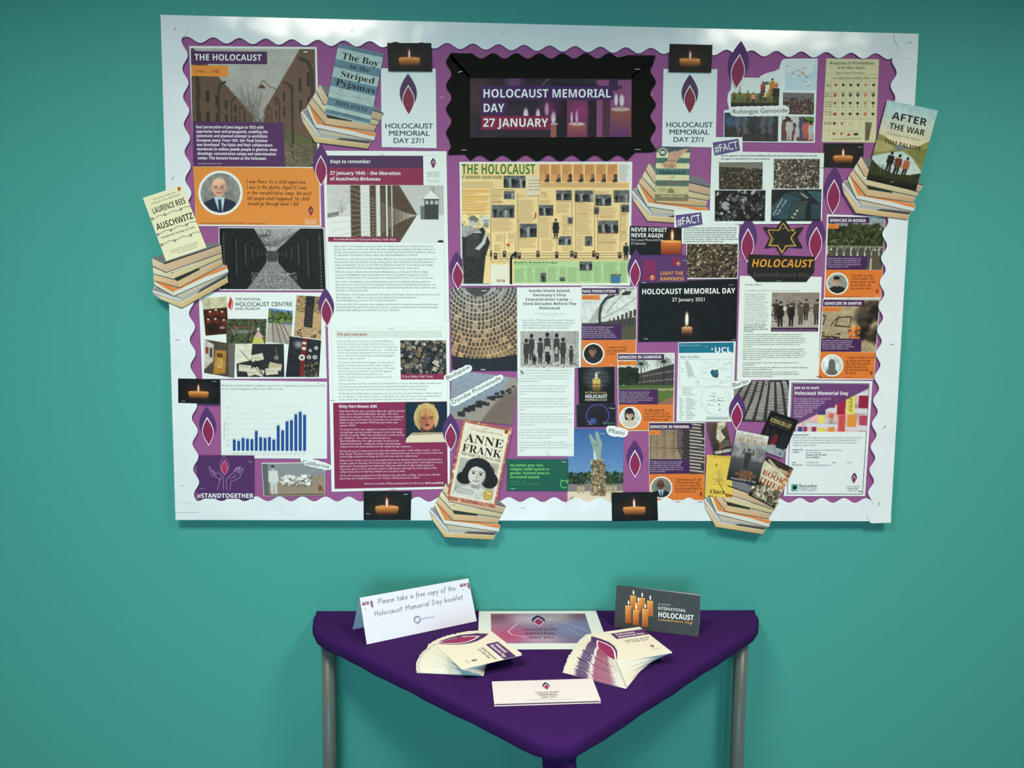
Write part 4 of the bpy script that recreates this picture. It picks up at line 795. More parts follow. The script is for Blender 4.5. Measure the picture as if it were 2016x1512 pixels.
I.body((98, 106, 106), 'After years of discrimination and persecution, the Nazis attempted to murder all the Jews in\nEurope. In order to achieve this, they built camps designed specifically to kill large numbers of\npeople, and to imprison people and use them as slaves until they died from starvation, disease\nor exhaustion. The largest of these camps was Auschwitz-Birkenau, in Poland.\n\nTowards the end of the Second World War, Allied troops were pushing the Nazis back out of\nthe countries they had invaded, and discovering these Nazi concentration and extermination\ncamps as they did so. At the end of 1944, the Nazis knew that the Soviet Army was making\nprogress towards Poland, and began deporting prisoners from the camps there.\n\nWhen the Soviet soldiers arrived at Auschwitz-Birkenau on 27 January 1945, the Nazis\nwere gone. Buildings had been dismantled and burnt as the Nazis attempted to destroy\nevidence of their crimes. The only people who remained were those too sick to be moved.\n\nThe soldiers immediately set up medical facilities and tried to help the starving survivors.\nThey were alive, but they had lost everything. Hundreds died of malnutrition and disease even\nafter the troops arrived. Many people were so malnourished that their bodies could not cope\nwith the food they were given.\n\nThe liberation of the camps exposed the full extent of the Nazis’ crimes to the rest of the world.\nApproximately 1.1 million men, women and children had been murdered at\nAuschwitz-Birkenau, and over 90% of them were Jewish.\n\nIn the year 2000, 46 countries came together and decided to create an International Holocaust\nMemorial Day. The date 27 January was chosen to ensure the world learns how the Holocaust\nfundamentally challenged the foundations of our civilisation.', 658, 486.6, 5.78, 863, 3.5, 'r', xs=.16)
I.staple(753, 305, 0, 9, (150, 152, 150)); I.strokes((176, 184, 182), [[(644, 478), (651.5, 636)], [(874.6, 478), (877.5, 636)]], .4)
# --- pots and pans, Kitty
I = Item('article_page', 'page headed The pots and pans, with a magenta story panel and speaker portrait', 'poster', 1.3, (770, 968))
I.sheet([(645.5, 634), (885, 634), (886, 962), (653, 968)], PAPER)
I.flat('heading_band', [([(661, 651), (870, 650.5), (871, 664.5), (662, 665.5)], (208, 214, 208))]); I.strokes((176, 184, 182), [[(652, 646), (878, 645), (882, 788)], [(652, 646), (656, 790)]], .4)
I.text((160, 74, 44), [('The pots and pans', 664, 660.8, 723, 5.6, {'st': 'b', 'res': 2})])
I.body((96, 106, 106), 'Jewish people were deported to Auschwitz-Birkenau\nfrom all over Europe, coming from their homes, from\nghettoes, or from other camps. They were told that they\nwere being taken somewhere new to live – ‘resettlement\nto the east’ was the euphemism used. They were told\nnot to carry much, but that they could bring luggage to\nhelp them start a new life.\n\nOn arrival at Auschwitz, this luggage was ripped from\npeople’s hands as they were taken either straight to\ntheir deaths, or to become slave labourers. The Nazis\namassed enormous amounts of goods belonging to\nthose they had murdered and imprisoned:\nclothes, jewellery, shoes, glasses, tools, household\nobjects, money.', 664, 673, 5.72, 783.5, 3.4, 'r', xs=.17)
I.body((96, 106, 106), 'Some goods were used by commandoes at Auschwitz or sent to Germany. Huge amounts were\nstored in warehouses, which the prisoners nicknamed ‘Kanada’ because they were a\n‘land of plenty’. Prisoners worked in these warehouses sorting out the belongings.\n\nToday Auschwitz-Birkenau is a museum and memorial site, and vast collections of these objects\nare on display, to help visitors begin to comprehend the scale of the genocide committed there\nby the Nazis. Each set of pots represents a family who were hoping for a new life.', 666.5, 757, 5.8, 870, 3.4, 'r', xs=.12, slope=-.006)
I.photo([(788, 670), (878, 670), (879, 736), (789, 736)], pile([(150, 140, 120), (96, 90, 84), (60, 62, 74), (190, 180, 160), (120, 100, 70), (40, 40, 44)], 420, (2, 6.5), asp=1.5), seed=15)
I.flat('caption_strip', [([(789, 736), (879, 736), (879.5, 747), (789.3, 747)], (142, 34, 78))]); I.text((238, 220, 228), [('© Sean Gallup / Staff / Getty', 791.5, 743, 852, 4)])
I.flat('story_panel', [([(656, 793), (880, 790), (881.5, 957.6), (659, 962)], (134, 34, 78))])
I.photo([(798.5, 792), (880, 791), (880.5, 870), (798.5, 871)], woman, 'portrait', seed=16)
I.text((240, 232, 236), [('Kitty Hart-Moxon OBE', 667.5, 802.5, 742.6, 5.4, {'st': 'b', 'res': 2})])
I.body((234, 206, 220), 'Kitty Hart-Moxon was a teenager when she and her mother\nwere sent to Auschwitz-Birkenau. She says: ‘We were\ndelivered to the gates of hell. On arrival we were stripped,\nwhipped, shaved and tattooed. From then on, we had no\nnames, I was now number 39934 and my mother was\nnumber 39933.\n\nFor many months I was assigned to dozens of hard labour\nwork groups, and my mother was given a job in the camp\nsick bay. In spring 1944, I was transferred to work near the\ngas chambers – the centre of extermination in\nAuschwitz-Birkenau. For eight months I worked in the\n‘Kanada Kommando’, sorting the clothes and belongings\nstripped from the Jews murdered in the nearby the gas chambers.', 668, 811, 5.65, 809, 3.7, 'i', xs=.1, slope=-.004)
I.body((234, 206, 220), 'During this period, I witnessed more than half a million people – half a million people – sent to\ntheir deaths. We knew roughly how many were murdered because we could count the trains that\narrived daily and knew how many the SS could cram into the cattle trucks.’', 669, 889.5, 5.6, 872, 3.7, 'i', slope=-.012)
I.body((234, 206, 220), 'Kitty and her mother were not in Auschwitz when it was liberated, they had been transferred to\nanother camp in Germany. From there they were sent on a ‘death march’ as the Nazis retreated,\ntaking their remaining prisoners with them. Kitty was with lots of other female prisoners.\nThey were given no food, and were made to walk barefoot through the snow. Anyone who\ncollapsed was shot. In total they walked over a hundred miles.\n\nOf the 100 women evacuated from Auschwitz at the same time as Kitty, only 12 were still alive\nwhen they were finally liberated on the 14 April 1945 by American soldiers.', 669, 908, 5.6, 872, 3.7, 'r', slope=-.012)
I.text((236, 212, 224), [('Listen to a podcast of Kitty speaking about her life story:', 717.7, 953.6, 835, 3.9, {'y1': 952.4}), ('hmd.org.uk/kitty', 837, 952.3, 873.5, 3.9, {'st': 'b', 'y1': 951.8})])
I.staple(770, 647.5, 0, 10, (150, 152, 150)); I.staple(774, 963, 2, 10, (150, 152, 150)); I.staple(655, 788, 0, 9, (140, 142, 140))
# --- candles
for nm, q, lv, st in [('top left candle photo, above the left white memorial day sheet', [(762.9, 85.9), (849.4, 86.2), (851, 142.2), (765, 141.7)], 6.5, []),
    ('top right candle photo, above the right white memorial day sheet', [(1317.5, 87.7), (1401.7, 89.8), (1399, 144.4), (1315.4, 143)], 6.5, []),
    ('candle photo under the yellow badge chart, right of the fact sheet', [(1621.3, 282.6), (1699.6, 282.6), (1699, 331), (1620.3, 329.5)], 2.0, [(1692, 290, 0)]),
    ('leftmost candle photo, crossing the left wavy border beside the bar chart', [(352.5, 744.5), (434, 746.4), (434, 795), (353, 792.5)], 8.6, [(424.5, 750.5, 0), (363, 789, 0)]),
    ('candle photo on the bottom border, left of the diary book cover', [(716.4, 966.5), (810.2, 966.5), (809, 1023), (716.4, 1023)], 6.5, [(799, 972, 4), (725, 1010.5, -4)]),
    ('candle photo on the bottom border, below the lower purple flame', [(1203.3, 968.7), (1292.6, 968), (1294.8, 1023.8), (1204.2, 1025.6)], 6.5, [])]:
    I = Item('candle_photo', nm, 'photo', lv, ((q[2][0]+q[3][0])/2, q[2][1]), 'small candle photos')
    I.sheet(q, (20, 22, 22)); I.photo(q, candle, seed=17)
    for s_ in st: I.staple(*s_, 8)
# --- memorial day sheets
for nm, q, fl, tx in [('left white sheet with purple flame and HOLOCAUST MEMORIAL DAY 27/1', [(749.8, 134.6), (857.8, 135.4), (859.7, 292), (751.7, 289.8)], ((803.3, 145), (804.8, 227.5), 34), [(757.8, 852.5, 252.9), (765, 846, 267.3), (774, 837, 281.9)]),
    ('right white sheet with purple flame and HOLOCAUST MEMORIAL DAY 27/1', [(1306, 136), (1412, 136.5), (1408.5, 290.5), (1303, 288.5)], ((1358, 146.5), (1357.5, 225.6), 33), [(1310.6, 1403.3, 250.6), (1316.8, 1396, 265), (1324.8, 1387, 279.8)])]:
    I = Item('memorial_sheet', nm, 'poster', 1.5, ((q[2][0]+q[3][0])/2, 290), 'white memorial day sheets')
    I.sheet(q, (218, 228, 228)); I.flat('flame_logo', flame_polys(*fl, 1.1, (78, 50, 92), (128, 44, 66), (236, 236, 236)))
    I.text((54, 66, 68), [(s_, a, y, b, 9.8, {'res': 3, 'st': 'g*', 'y1': y+.4}) for s_, (a, b, y) in zip(('HOLOCAUST', 'MEMORIAL', 'DAY 27/1'), tx)])
    I.staple((q[2][0]+q[3][0])/2-3, 288, 0, 9)
# --- black scalloped frame with banner
I = Item('banner_frame', 'black wavy edged paper frame around a HOLOCAUST MEMORIAL DAY 27 JANUARY banner', 'banner', 2.4, (1085, 317))
BK = (18, 19, 15); bm = mat(BK, .75, .12, grain=.1, key='black')
def wave(a, b, crest, trough, horiz, k0, per, n=8):
    out = []; L = b-a; m = int(abs(L)/per*n)
    for i in range(m+1):
        u = a+L*i/m; v = (crest+trough)/2+(crest-trough)/2*math.cos(2*math.pi*(u-k0)/per); out.append((u, v) if horiz else (v, u))
    return out
I.sheet([(887, 104.6)]+wave(921, 1215, 105, 116, True, 925, 45.6)+[(1238, 109), (1291, 109.7), (1243, 156), (925, 156), (887, 116)], BK, 'frame_strip', m=bm)
I.sheet([(887, 106)]+[(p[0], p[1]) for p in wave(118, 300, 878, 889, False, 123, 46.5)]+[(925.5, 300), (925.5, 150)], BK, 'frame_strip', m=bm)
I.sheet([(1291, 111)]+wave(130, 298, 1291, 1280, False, 162, 45)+[(1243, 298), (1243, 150)], BK, 'frame_strip', m=bm)
t0 = I.top
I.d += .0006; I.sheet([(883, 271.6), (1280, 270), (1279, 284), (1286.7, 300), (1250, 301), (1234, 317)]+wave(1228, 934, 306, 317.5, True, 1216, 45.3)+[(926, 317), (915, 304.5), (881.7, 305.5), (888, 290)], BK, 'frame_strip', m=bm)
I.d -= .0006; I.top = I.d+.0003; I.k = 0
def banner(cv):
    w, h = cv.w, cv.h; cv.a[:] = (44, 34, 46); cv.noise(.35, 20); cv.ell(w*.05, h*.3, w*.1, h*.3, (90, 56, 60), .6, .6); cv.ell(w*.27, h*.06, w*.05, h*.12, (110, 66, 120), .8, .5)
    cv.rect(w*.52, h*.1, w*.6, h, (30, 24, 34)); cv.rect(w*.6, h*.36, w*.73, h, (110, 48, 84)); cv.rect(w*.73, h*.1, w*.79, h, (34, 24, 34)); cv.rect(w*.785, h*.02, w*1, h, (136, 74, 118)); cv.rect(w*.86, h*.0, w*.915, h*.2, (60, 30, 74)); cv.rect(w*.86, h*.12, w*.94, h*.17, (60, 30, 74)); cv.rect(w*.82, h*.2, w*.87, h, (80, 40, 70)); cv.rect(w*.54, h*.1, w*.79, h*.14, (24, 20, 26)); cv.line([(w*.44, h*.12), (w*.49, 0)], 2, (110, 90, 140))
    cv.poly([(w*.875, h*.55), (w*.875, h), (w, h), (w, h*.55)], (124, 66, 52)); cv.grad((150, 84, 60), (92, 44, 110), h*.52, h, w*.875, w*.99); cv.ell(w*.932, h*.52, w*.058, h*.035, (196, 170, 160)); cv.poly([(w*.61, h*.78), (w*.61, h), (w*.715, h), (w*.715, h*.78)], (140, 76, 62)); cv.grad((160, 90, 70), (120, 50, 90), h*.78, h, w*.61, w*.715); cv.ell(w*.662, h*.77, w*.052, h*.03, (206, 176, 176)); cv.rect(w*.5, h*.78, w*.535, h, (150, 90, 80)); cv.ell(w*.517, h*.77, w*.03, h*.02, (200, 180, 180))
    for x, y, r in ((.905, .36, .011), (.94, .37, .014), (.475, .52, .012), (.517, .66, .014), (.63, .66, .006), (.662, .64, .008), (.345, .61, .014), (.42, .62, .012)): cv.ell(w*x, h*y, w*r*1.5, h*.13, (120, 60, 90), .5, .4); cv.ell(w*x, h*y, w*r, h*.1, (214, 206, 214), 1, .25)
    cv.ell(w*.5, h*.5, w*.06, h*.14, (140, 40, 110), .5, .6); cv.ell(w*.68, h*.55, w*.05, h*.14, (170, 50, 130), .5, .6)
I.photo([(925.5, 154.6), (1243.3, 155.7), (1242.6, 271), (925.5, 271)], banner, 'banner_print', seed=18)
[I.flat('title_strip', [(q_, c_)]) for q_, c_ in ((R4(947, 169.5, 1206.5, 197.5), (70, 34, 90)), (R4(947, 199.5, 997.5, 226.5), (70, 34, 90)), (R4(947, 228.5, 1084, 255.5), (134, 32, 66)))]
I.text((226, 232, 236), [('HOLOCAUST MEMORIAL', 950, 192.5, 1203, 16.4, {'st': 'b', 'res': 3}), ('DAY', 950.5, 221, 993, 16.4, {'st': 'b', 'res': 3}), ('27 JANUARY', 950.5, 250, 1079, 16.4, {'st': 'b', 'res': 3})])
I.top = t0
for a in [(906, 142, 15, 10), (1255, 137, -5, 10), (913.5, 296, 0, 10), (1255, 294.7, 0, 12)]: I.staple(*a)
# --- large timeline poster
I = Item('timeline_poster', 'yellow landscape timeline poster with green title THE HOLOCAUST and many small photos', 'poster', 1.0, (1075, 562))
I.sheet([(904.5, 318.9), (1244.7, 318.5), (1240.5, 562), (908, 562.5)], (224, 230, 228))
Z = lambda x, y: (880+x/5.305, 300+y/5.305)
I.flat('print_ground', [([Z(150, 118), Z(1905, 118), Z(1890, 1368), Z(165, 1370)], (240, 204, 142)), ([Z(700, 1135), Z(1895, 1135), Z(1890, 1365), Z(700, 1365)], (178, 206, 146)), ([Z(372, 1172), Z(640, 1172), Z(640, 1368), Z(372, 1368)], (226, 222, 200)), ([Z(965, 315), Z(1895, 318), Z(1895, 370), Z(975, 370)], (236, 184, 120))]
   +[([Z(965+118*k, 125), Z(1070+118*k, 125), Z(1070+118*k, 308), Z(965+118*k, 308)], (222, 154, 90)) for k in range(7)]+[([Z(1790, 120), Z(1903, 120), Z(1897, 312), Z(1788, 308)], (220, 224, 222))])
I.text((52, 122, 52), [('THE HOLOCAUST', *Z(152, 228), Z(922, 0)[0], 19.6, {'st': 'b', 'res': 2})]); I.text((70, 100, 50), [('IT HAPPENED! NEVER AGAIN!', *Z(152, 277), Z(580, 0)[0], 6.2, {'st': 'b'})])
I.text((60, 120, 60), [('Blackshirts, Brownshirts & Leagues', *Z(700, 1160), Z(1155, 0)[0], 4.2, {'st': 'b'}), ('A short history of far right street movements', *Z(700, 1182), Z(1045, 0)[0], 2.4)])
I.text((190, 44, 44), [('uc', *Z(518, 1352), Z(575, 0)[0], 6.4, {'st': 'b'}), ('J', *Z(900, 692), Z(942, 0)[0], 11, {'st': 's'})]); I.text((36, 34, 34), [('u', *Z(577, 1352), Z(607, 0)[0], 6.4, {'st': 'b'})])
def lines_block(x0, x1, y0, y1, c, rng=random.Random(4), step=11, w=.45):
    out = []; y = y0
    while y < y1: out.append((( [Z(x0, y), Z(x0+(x1-x0)*rng.uniform(.72, 1), y)]), w)); y += step
    return out
tl = []
for x0, x1, y0, y1 in [(155, 575, 312, 372), (472, 582, 412, 540), (472, 700, 700, 825), (508, 590, 860, 930), (640, 705, 850, 910), (508, 575, 970, 1030), (740, 815, 440, 480), (740, 930, 500, 740), (760, 930, 900, 990), (980, 1060, 440, 480), (970, 1105, 500, 540), (965, 1095, 680, 900), (985, 1120, 915, 1030), (1145, 1295, 530, 640), (1200, 1290, 660, 860), (1200, 1295, 985, 1030), (1350, 1515, 540, 860), (1350, 1430, 900, 1030), (1550, 1720, 410, 440), (1600, 1780, 580, 700), (1580, 1780, 860, 1030), (1815, 1880, 640, 930), (975, 1895, 325, 368)]: tl += lines_block(x0, x1, y0, y1, None)
I.strokes((172, 140, 100), tl, name='fine_print')
tl = []; [tl.extend(lines_block(970+118*k, 1062+118*k, 140, 232, None)) for k in range(7)]; tl += lines_block(1798, 1890, 132, 300, None); I.strokes((176, 112, 66), tl, name='fine_print')
tl = []; [tl.extend(lines_block(a, b, c, 1350, None)) for a, b, c in ((705, 820, 1215), (835, 905, 1205), (918, 1035, 1200), (1050, 1160, 1200), (1175, 1245, 1200), (1255, 1370, 1205), (1385, 1515, 1240), (1530, 1620, 1150), (1635, 1795, 1150), (1808, 1875, 1150))]; I.strokes((134, 164, 112), tl, name='fine_print')
I.strokes((230, 164, 60), [([Z(160, y), Z(160+w_, y)], 1.5) for y, w_ in [(395, 280), (412, 275), (432, 150), (458, 280), (475, 270), (495, 260), (513, 130), (533, 270), (553, 280), (573, 240), (592, 280), (608, 240), (638, 270)]], name='highlight')
I.strokes((190, 70, 50), [([Z(a, b), Z(c, b)], .6) for a, b, c in [(1145, 512, 1290), (1350, 527, 1430), (1200, 760, 1295), (1580, 848, 1780), (760, 892, 830), (475, 455, 580), (475, 518, 580), (985, 415, 1040), (985, 428, 1040), (1355, 880, 1425), (1380, 640, 1460), (1550, 668, 1700), (1580, 940, 1760), (1815, 830, 1870), (1815, 850, 1870), (645, 935, 700), (1820, 645, 1880)]], name='fine_print')
wire = (66, 48, 36)
I.strokes(wire, [([Z(x, y0), Z(x, 1030)], .5) for x, y0 in ((460, 390), (505, 965), (600, 850), (715, 830), (735, 420), (750, 700), (955, 450), (1148, 890), (1305, 395), (1342, 520), (1540, 395), (1572, 620), (1808, 550))]+[([Z(390, y), Z(1840, y+(-5))], .6) for y in (1058, 1082, 1108)]+[([Z(460, 390), Z(705, 392)], .5)]+[([Z(400+k*28, 1115+(k % 2)*40), Z(428+k*28, 1115+((k+1) % 2)*40)], .5) for k in range(9)]+[([Z(700+k*24, 1112+(k % 2)*20), Z(724+k*24, 1112+((k+1) % 2)*20)], .4) for k in range(47)], name='barbed_wire_print')
I.flat('date_tag', [([Z(x-16, y-32), Z(x+16, y-32), Z(x+16, y+32), Z(x-16, y+32)], (50, 38, 30)) for x, y in ((452, 1060), (506, 1082), (600, 1062), (716, 1070), (755, 1080), (950, 1062), (1146, 1070), (1302, 1060), (1340, 1075), (1532, 1060), (1570, 1082), (1804, 1075))]+[([Z(x-8, y-20), Z(x+8, y-20), Z(x+8, y-4), Z(x-8, y-4)], (200, 160, 100)) for x, y in ((452, 1060), (506, 1082), (600, 1062), (716, 1070), (755, 1080), (950, 1062), (1146, 1070), (1302, 1060), (1340, 1075), (1532, 1060), (1570, 1082), (1804, 1075))])
I.strokes((30, 24, 22), [([Z(668, 1368), Z(668, 1120), Z(680, 1080), Z(715, 1055)], 4.5)], name='post_print')
def bwp(n=5, l=False):
    def f(cv):
        cv.a[:] = (96, 98, 98); cv.noise(.4, 5)
        for i in range(n): cv.person(cv.w*(i+.6)/(n+.2), cv.h*cv.rng.uniform(.98, 1.1), cv.h*cv.rng.uniform(.78, .95), [(34, 34, 34), (60, 62, 62), (150, 150, 148), (22, 22, 24)][i % 4], (170, 168, 164))
        cv.noise(.25, 2)
    return f
for i, (a, b, c, d_, n) in enumerate([(592, 245, 818, 370, 8), (594, 405, 705, 487, 3), (470, 550, 705, 682, 4), (760, 745, 938, 885, 5), (962, 550, 1108, 660, 6), (1140, 398, 1298, 500, 6), (1335, 398, 1525, 517, 7), (1550, 442, 1714, 557, 5), (1740, 397, 1902, 522, 3), (1818, 545, 1900, 625, 2), (1533, 572, 1588, 645, 1), (1578, 712, 1787, 842, 9), (1163, 877, 1294, 965, 4), (1440, 877, 1515, 975, 1), (1262, 680, 1312, 745, 1), (1384, 1140, 1515, 1230, 4), (976, 1260, 1035, 1350, 1), (1175, 1305, 1232, 1342, 1)]):
    I.photo([Z(a, b), Z(c, b), Z(c, d_), Z(a, d_)], bwp(n), 'small_photo', seed=30+i)
I.flat('badge_chart', [([Z(822, 248), Z(965, 248), Z(972, 448), Z(828, 460)], (222, 206, 174))]+[([Z(855+20*(k % 6), 290+33*(k//6)), Z(867+20*(k % 6), 290+33*(k//6)), Z(861+20*(k % 6), 304+33*(k//6))], (110, 60, 50)) for k in range(24)])
def two_men(cv):
    w, h = cv.w, cv.h; cv.a[:] = (240, 204, 142)
    cv.poly([(0, h*.12), (w*.1, h*.2), (w*.55, h*.22), (w*.75, h*.18), (w, h*.4), (w*.86, h*.6), (w*.84, h*.82), (w*.74, h), (w*.04, h), (w*.0, h*.6)], (44, 42, 40)); cv.poly([(0, h*.16), (w*.3, h*.17), (w*.6, h*.22), (w*.7, h*.27), (w*.4, h*.27), (w*.1, h*.33), (0, h*.32)], (176, 176, 170)); cv.noise(.3, 5)
    for k in range(9): cv.line([(w*(.2+.05*k), h*.3), (w*(.16+.06*k), h*.62)], 1, (96, 94, 90), .8); cv.line([(0, h*(.16+.02*k)), (w*.6, h*(.2+.015*k))], .8, (90, 88, 84), .7)
    cv.ell(w*.4, h*.1, w*.17, h*.075, (190, 188, 180), 1, 0, -.2); cv.poly([(w*.22, h*.05), (w*.42, h*.01), (w*.6, h*.07), (w*.55, h*.1), (w*.3, h*.08)], (110, 108, 104)); cv.ell(w*.83, h*.09, w*.16, h*.085, (206, 204, 198)); cv.ell(w*.86, h*.15, w*.1, h*.05, (150, 148, 142)); cv.line([(w*.76, h*.085), (w*.84, h*.09)], 1.4, (40, 38, 36)); cv.line([(w*.88, h*.085), (w*.95, h*.09)], 1.4, (40, 38, 36)); cv.line([(w*.3, h*.09), (w*.38, h*.1)], 1.2, (40, 38, 36)); cv.line([(w*.45, h*.1), (w*.52, h*.11)], 1.2, (40, 38, 36)); cv.line([(w*.8, h*.16), (w*.9, h*.165)], 1.4, (70, 66, 60))
    cv.poly([(w*.85, h*.22), (w*.9, h*.3), (w*.82, h*.42), (w*.6, h*.52), (w*.45, h*.5), (w*.7, h*.4), (w*.8, h*.3)], (196, 192, 184)); cv.poly([(w*.84, h*.6), (w, h*.62), (w, h), (w*.74, h)], (240, 204, 142))
I.photo([Z(155, 650), Z(450, 650), Z(450, 1368), Z(165, 1368)], two_men, 'figure_print', seed=19)
for k in range(7): I.flat('portrait_print', [(circle(*Z(1050+118*k, 250), 3.4, 14, 4), [(120, 70, 50), (150, 120, 100), (60, 44, 40), (110, 84, 70), (120, 100, 90), (130, 80, 60), (70, 60, 56)][k]), ([Z(1015+118*k, 308), Z(1035+118*k, 275), Z(1068+118*k, 275), Z(1068+118*k, 308)], (60, 48, 46))])
def coat(cv): cv.a[:] = (240, 204, 142); cv.person(cv.w*.5, cv.h*.99, cv.h*.99, (30, 30, 32), (120, 116, 110), (40, 40, 42)); cv.poly([(cv.w*.2, cv.h*.2), (cv.w*.8, cv.h*.2), (cv.w*.9, cv.h*.75), (cv.w*.1, cv.h*.75)], (30, 30, 32))
I.photo([Z(1095, 695), Z(1175, 695), Z(1175, 895), Z(1095, 895)], coat, 'figure_print', seed=20); I.photo([Z(1840, 945), Z(1895, 945), Z(1895, 1122), Z(1838, 1122)], coat, 'figure_print', seed=21)
I.flat('red_triangle', [([Z(622, 955), Z(658, 955), Z(640, 990)], (190, 40, 40))]); I.flat('crowd_print', [([Z(1710, 1295), Z(1805, 1290), Z(1805, 1358), Z(1710, 1358)], (60, 110, 160))]+[(circle(*Z(1720+k*28, 1280), 2, 10), (90, 60, 50)) for k in range(4)])
I.text((60, 90, 40), [], ) if 0 else None
I.staple(1237, 328.5, 0, 7)
# --- photo hall, danube
I = Item('photo_print', 'photo looking up a tall round hall lined with small portraits', 'photo', 1.1, (952, 730)); I.sheet([(886, 566.4), (1017.6, 566), (1018.5, 730.3), (890, 729.8)], (60, 56, 54)); I.photo([(886, 566.4), (1017.6, 566), (1018.5, 730.3), (890, 729.8)], hallnames, seed=22)
I.staple(953, 572.5, 0, 10); I.staple(951, 727.5, 0, 9)
I = Item('photo_print', 'photo of iron shoes in a row along a riverside pavement', 'photo', 1.7, (946, 830)); I.sheet([(890.5, 727.5), (1020.3, 744.5), (1009, 837), (884, 823.6)], (140, 140, 146)); I.photo([(890.5, 727.5), (1020.3, 744.5), (1009, 837), (884, 823.6)], danube, seed=23)
# --- Shark Island article
I = Item('article_page', 'lower article page of small grey paragraphs starting with a big S', 'poster', 1.5, (1074, 898)); I.sheet([(1018.5, 718), (1131, 718), (1129.5, 898), (1018.7, 898)], (220, 226, 224))
I.text((30, 30, 30), [('S', 1023.4, 738, 1031.5, 9.6, {'st': 's', 'res': 2})])
I.body((126, 130, 130), 'hark Island is a lonely, desolate place, almost Martian in its\nbarrenness and removal from the wider world. Hewn from\nrocks worn smooth by the Atlantic’s beating waves, the', 1034, 730.5, 5.35, 1127, 3, 'r')
I.body((126, 130, 130), 'only protection from the brutal African sun afforded there is a\nsmattering of palm trees.\n\n\nThis tiny outcrop off the coast of Namibia has a history even\nmore somber than its present geography — and the only\ntestimonial is a small marine memorial shaped like a grave\nmarker.\n\n\nToday, Shark Island has been hammed into the mainland as a\npeninsula jutting out from nearby Lüderitz, in the extreme\nsouthwest of Namibia. But from 1904 to 1908, it was home to a\nbrutal concentration camp, unofficially referred to as “Death\nIsland.”\n\n\nShark Island was a tragic last stop for many Herero and Namaqua\n(also called Nama) people, punished for their opposition to\nGerman colonialism of their land. This last stop included torture,\nstarvation, and hard labor designed to build up the harbor and lay\ndown a railway line.\n\n\nAs an act of genocide in the 20th century, Shark Island was a\nsymptom in the oncoming flu of atrocities that was European\nfascism. While not as notorious as Leopold II’s crimes in the\nCongo, Shark Island was just as brutal.\n\n\nThe prison camp was a particularly egregious example of a\ngenocide in the region, the result of the Scramble for Africa and a\nbellwether for the Holocaust. For many, its wound still festers\ntoday.', 1022.5, 746.5, 5.33, 1127, 3, 'r')
I.staple(1080, 895, -40, 8, (150, 150, 150))
I = Item('article_page', 'upper article page titled Inside Shark Island with a grey group photo', 'poster', 2.0, (1081, 725)); I.sheet([(1017.5, 565.7), (1145, 565), (1143.6, 724.5), (1018.5, 725)], (222, 228, 226))
I.text((34, 34, 34), [(s_, a, y, b, 5.2, {'st': 'b', 'res': 2}) for s_, a, b, y in [('Inside Shark Island,', 1041, 1122.7, 575), ('Germany’s First', 1049, 1114.3, 583.5), ('Concentration Camp —', 1034, 1129, 592), ('Used Decades Before The', 1029, 1134.5, 600.5), ('Holocaust', 1061, 1102.7, 609)]])
I.text((120, 124, 124), [('By Andrew Milne | Checked By Jaclyn Anglis', 1052.5, 618.3, 1111, 2), ('Published May 16, 2020', 1068.5, 622.3, 1095, 1.8)])
I.body((90, 94, 94), 'From 1904 to 1908, more than 80 percent of Namibia’s\nHerero people and 50 percent of its Nama people were\nkilled by German forces in a genocide carried out in\nconcentration camps like the one on Shark Island.', 1028.5, 632, 5, 1131, 3.4, 'r')
I.photo([(1024.5, 652), (1139.6, 652), (1139.2, 723.5), (1024.5, 723.5)], group, seed=24); I.staple(1080, 729, -30, 8, (150, 150, 150))
# --- green card
I = Item('quote_card', 'dark green card with the quote No matter your race, religion, belief system or gender', 'card', 2.3, (1058, 966)); I.sheet([(998, 903.5), (1118.7, 904), (1117.8, 966.5), (997.5, 965.8)], (14, 88, 70))
I.body((126, 206, 108), 'No matter your race,\nreligion, belief system or\ngender, humans have to\nbe treated equally.', 1004, 918, 7.7, 1082.3, 5, 'b', 2); I.text((70, 150, 96), [('Eddie Jaku OAM', 1004, 949.2, 1036, 3), ('100 year-old Holocaust survivor', 1004, 953.8, 1064, 3)])
I.strokes((100, 196, 100), [(circle(1110.5, 953, 7, 20)[3:]+[(1118, 951)], 1.6), ([(1106, 946), (1103.5, 944.5)], 2), ([(1116, 947), (1117.5, 945)], 2)]); I.staple(1110, 909, -14, 9); I.staple(1010, 961.8, 0, 9)
# --- candle squares etc.
I = Item('memorial_card', 'square black card with a yellow candle behind barbed wire', 'card', 2.5, (1174, 795)); Q = [(1138, 723.5), (1209, 721.8), (1209.8, 793.5), (1140, 795.8)]; I.sheet(Q, (16, 16, 16)); I.photo(Q, ihrd, seed=25)
I.text((200, 170, 110), [('INTERNATIONAL', 1151.5, 775, 1195, 4.2)]); I.text((236, 236, 232), [('HOLOCAUST', 1151.5, 783.5, 1195.3, 6.8, {'st': 'b'})]); I.text((220, 214, 200), [('RMEMBRANCE DAY', 1151.5, 789, 1195.3, 4)]); I.staple(1177, 733, 0, 9)
I = Item('photo_print', 'night photo of a purple lit ferris wheel', 'photo', 2.2, (1174, 840)); Q = [(1134.7, 797), (1211.6, 795), (1212, 839), (1135.8, 840)]; I.sheet(Q, (26, 22, 28)); I.photo(Q, ferris, seed=26); I.staple(1204, 803.6, -8, 11)
I = Item('photo_print', 'photo of a giant bronze hand sculpture against blue sky, label Miami at its corner', 'photo', 1.4, (1172, 988)); Q = [(1117, 843), (1228, 845), (1226, 988), (1117, 990)]; I.sheet(Q, (150, 170, 190)); I.photo(Q, miami, seed=27); I.staple(1186.5, 853.5, 0, 9)
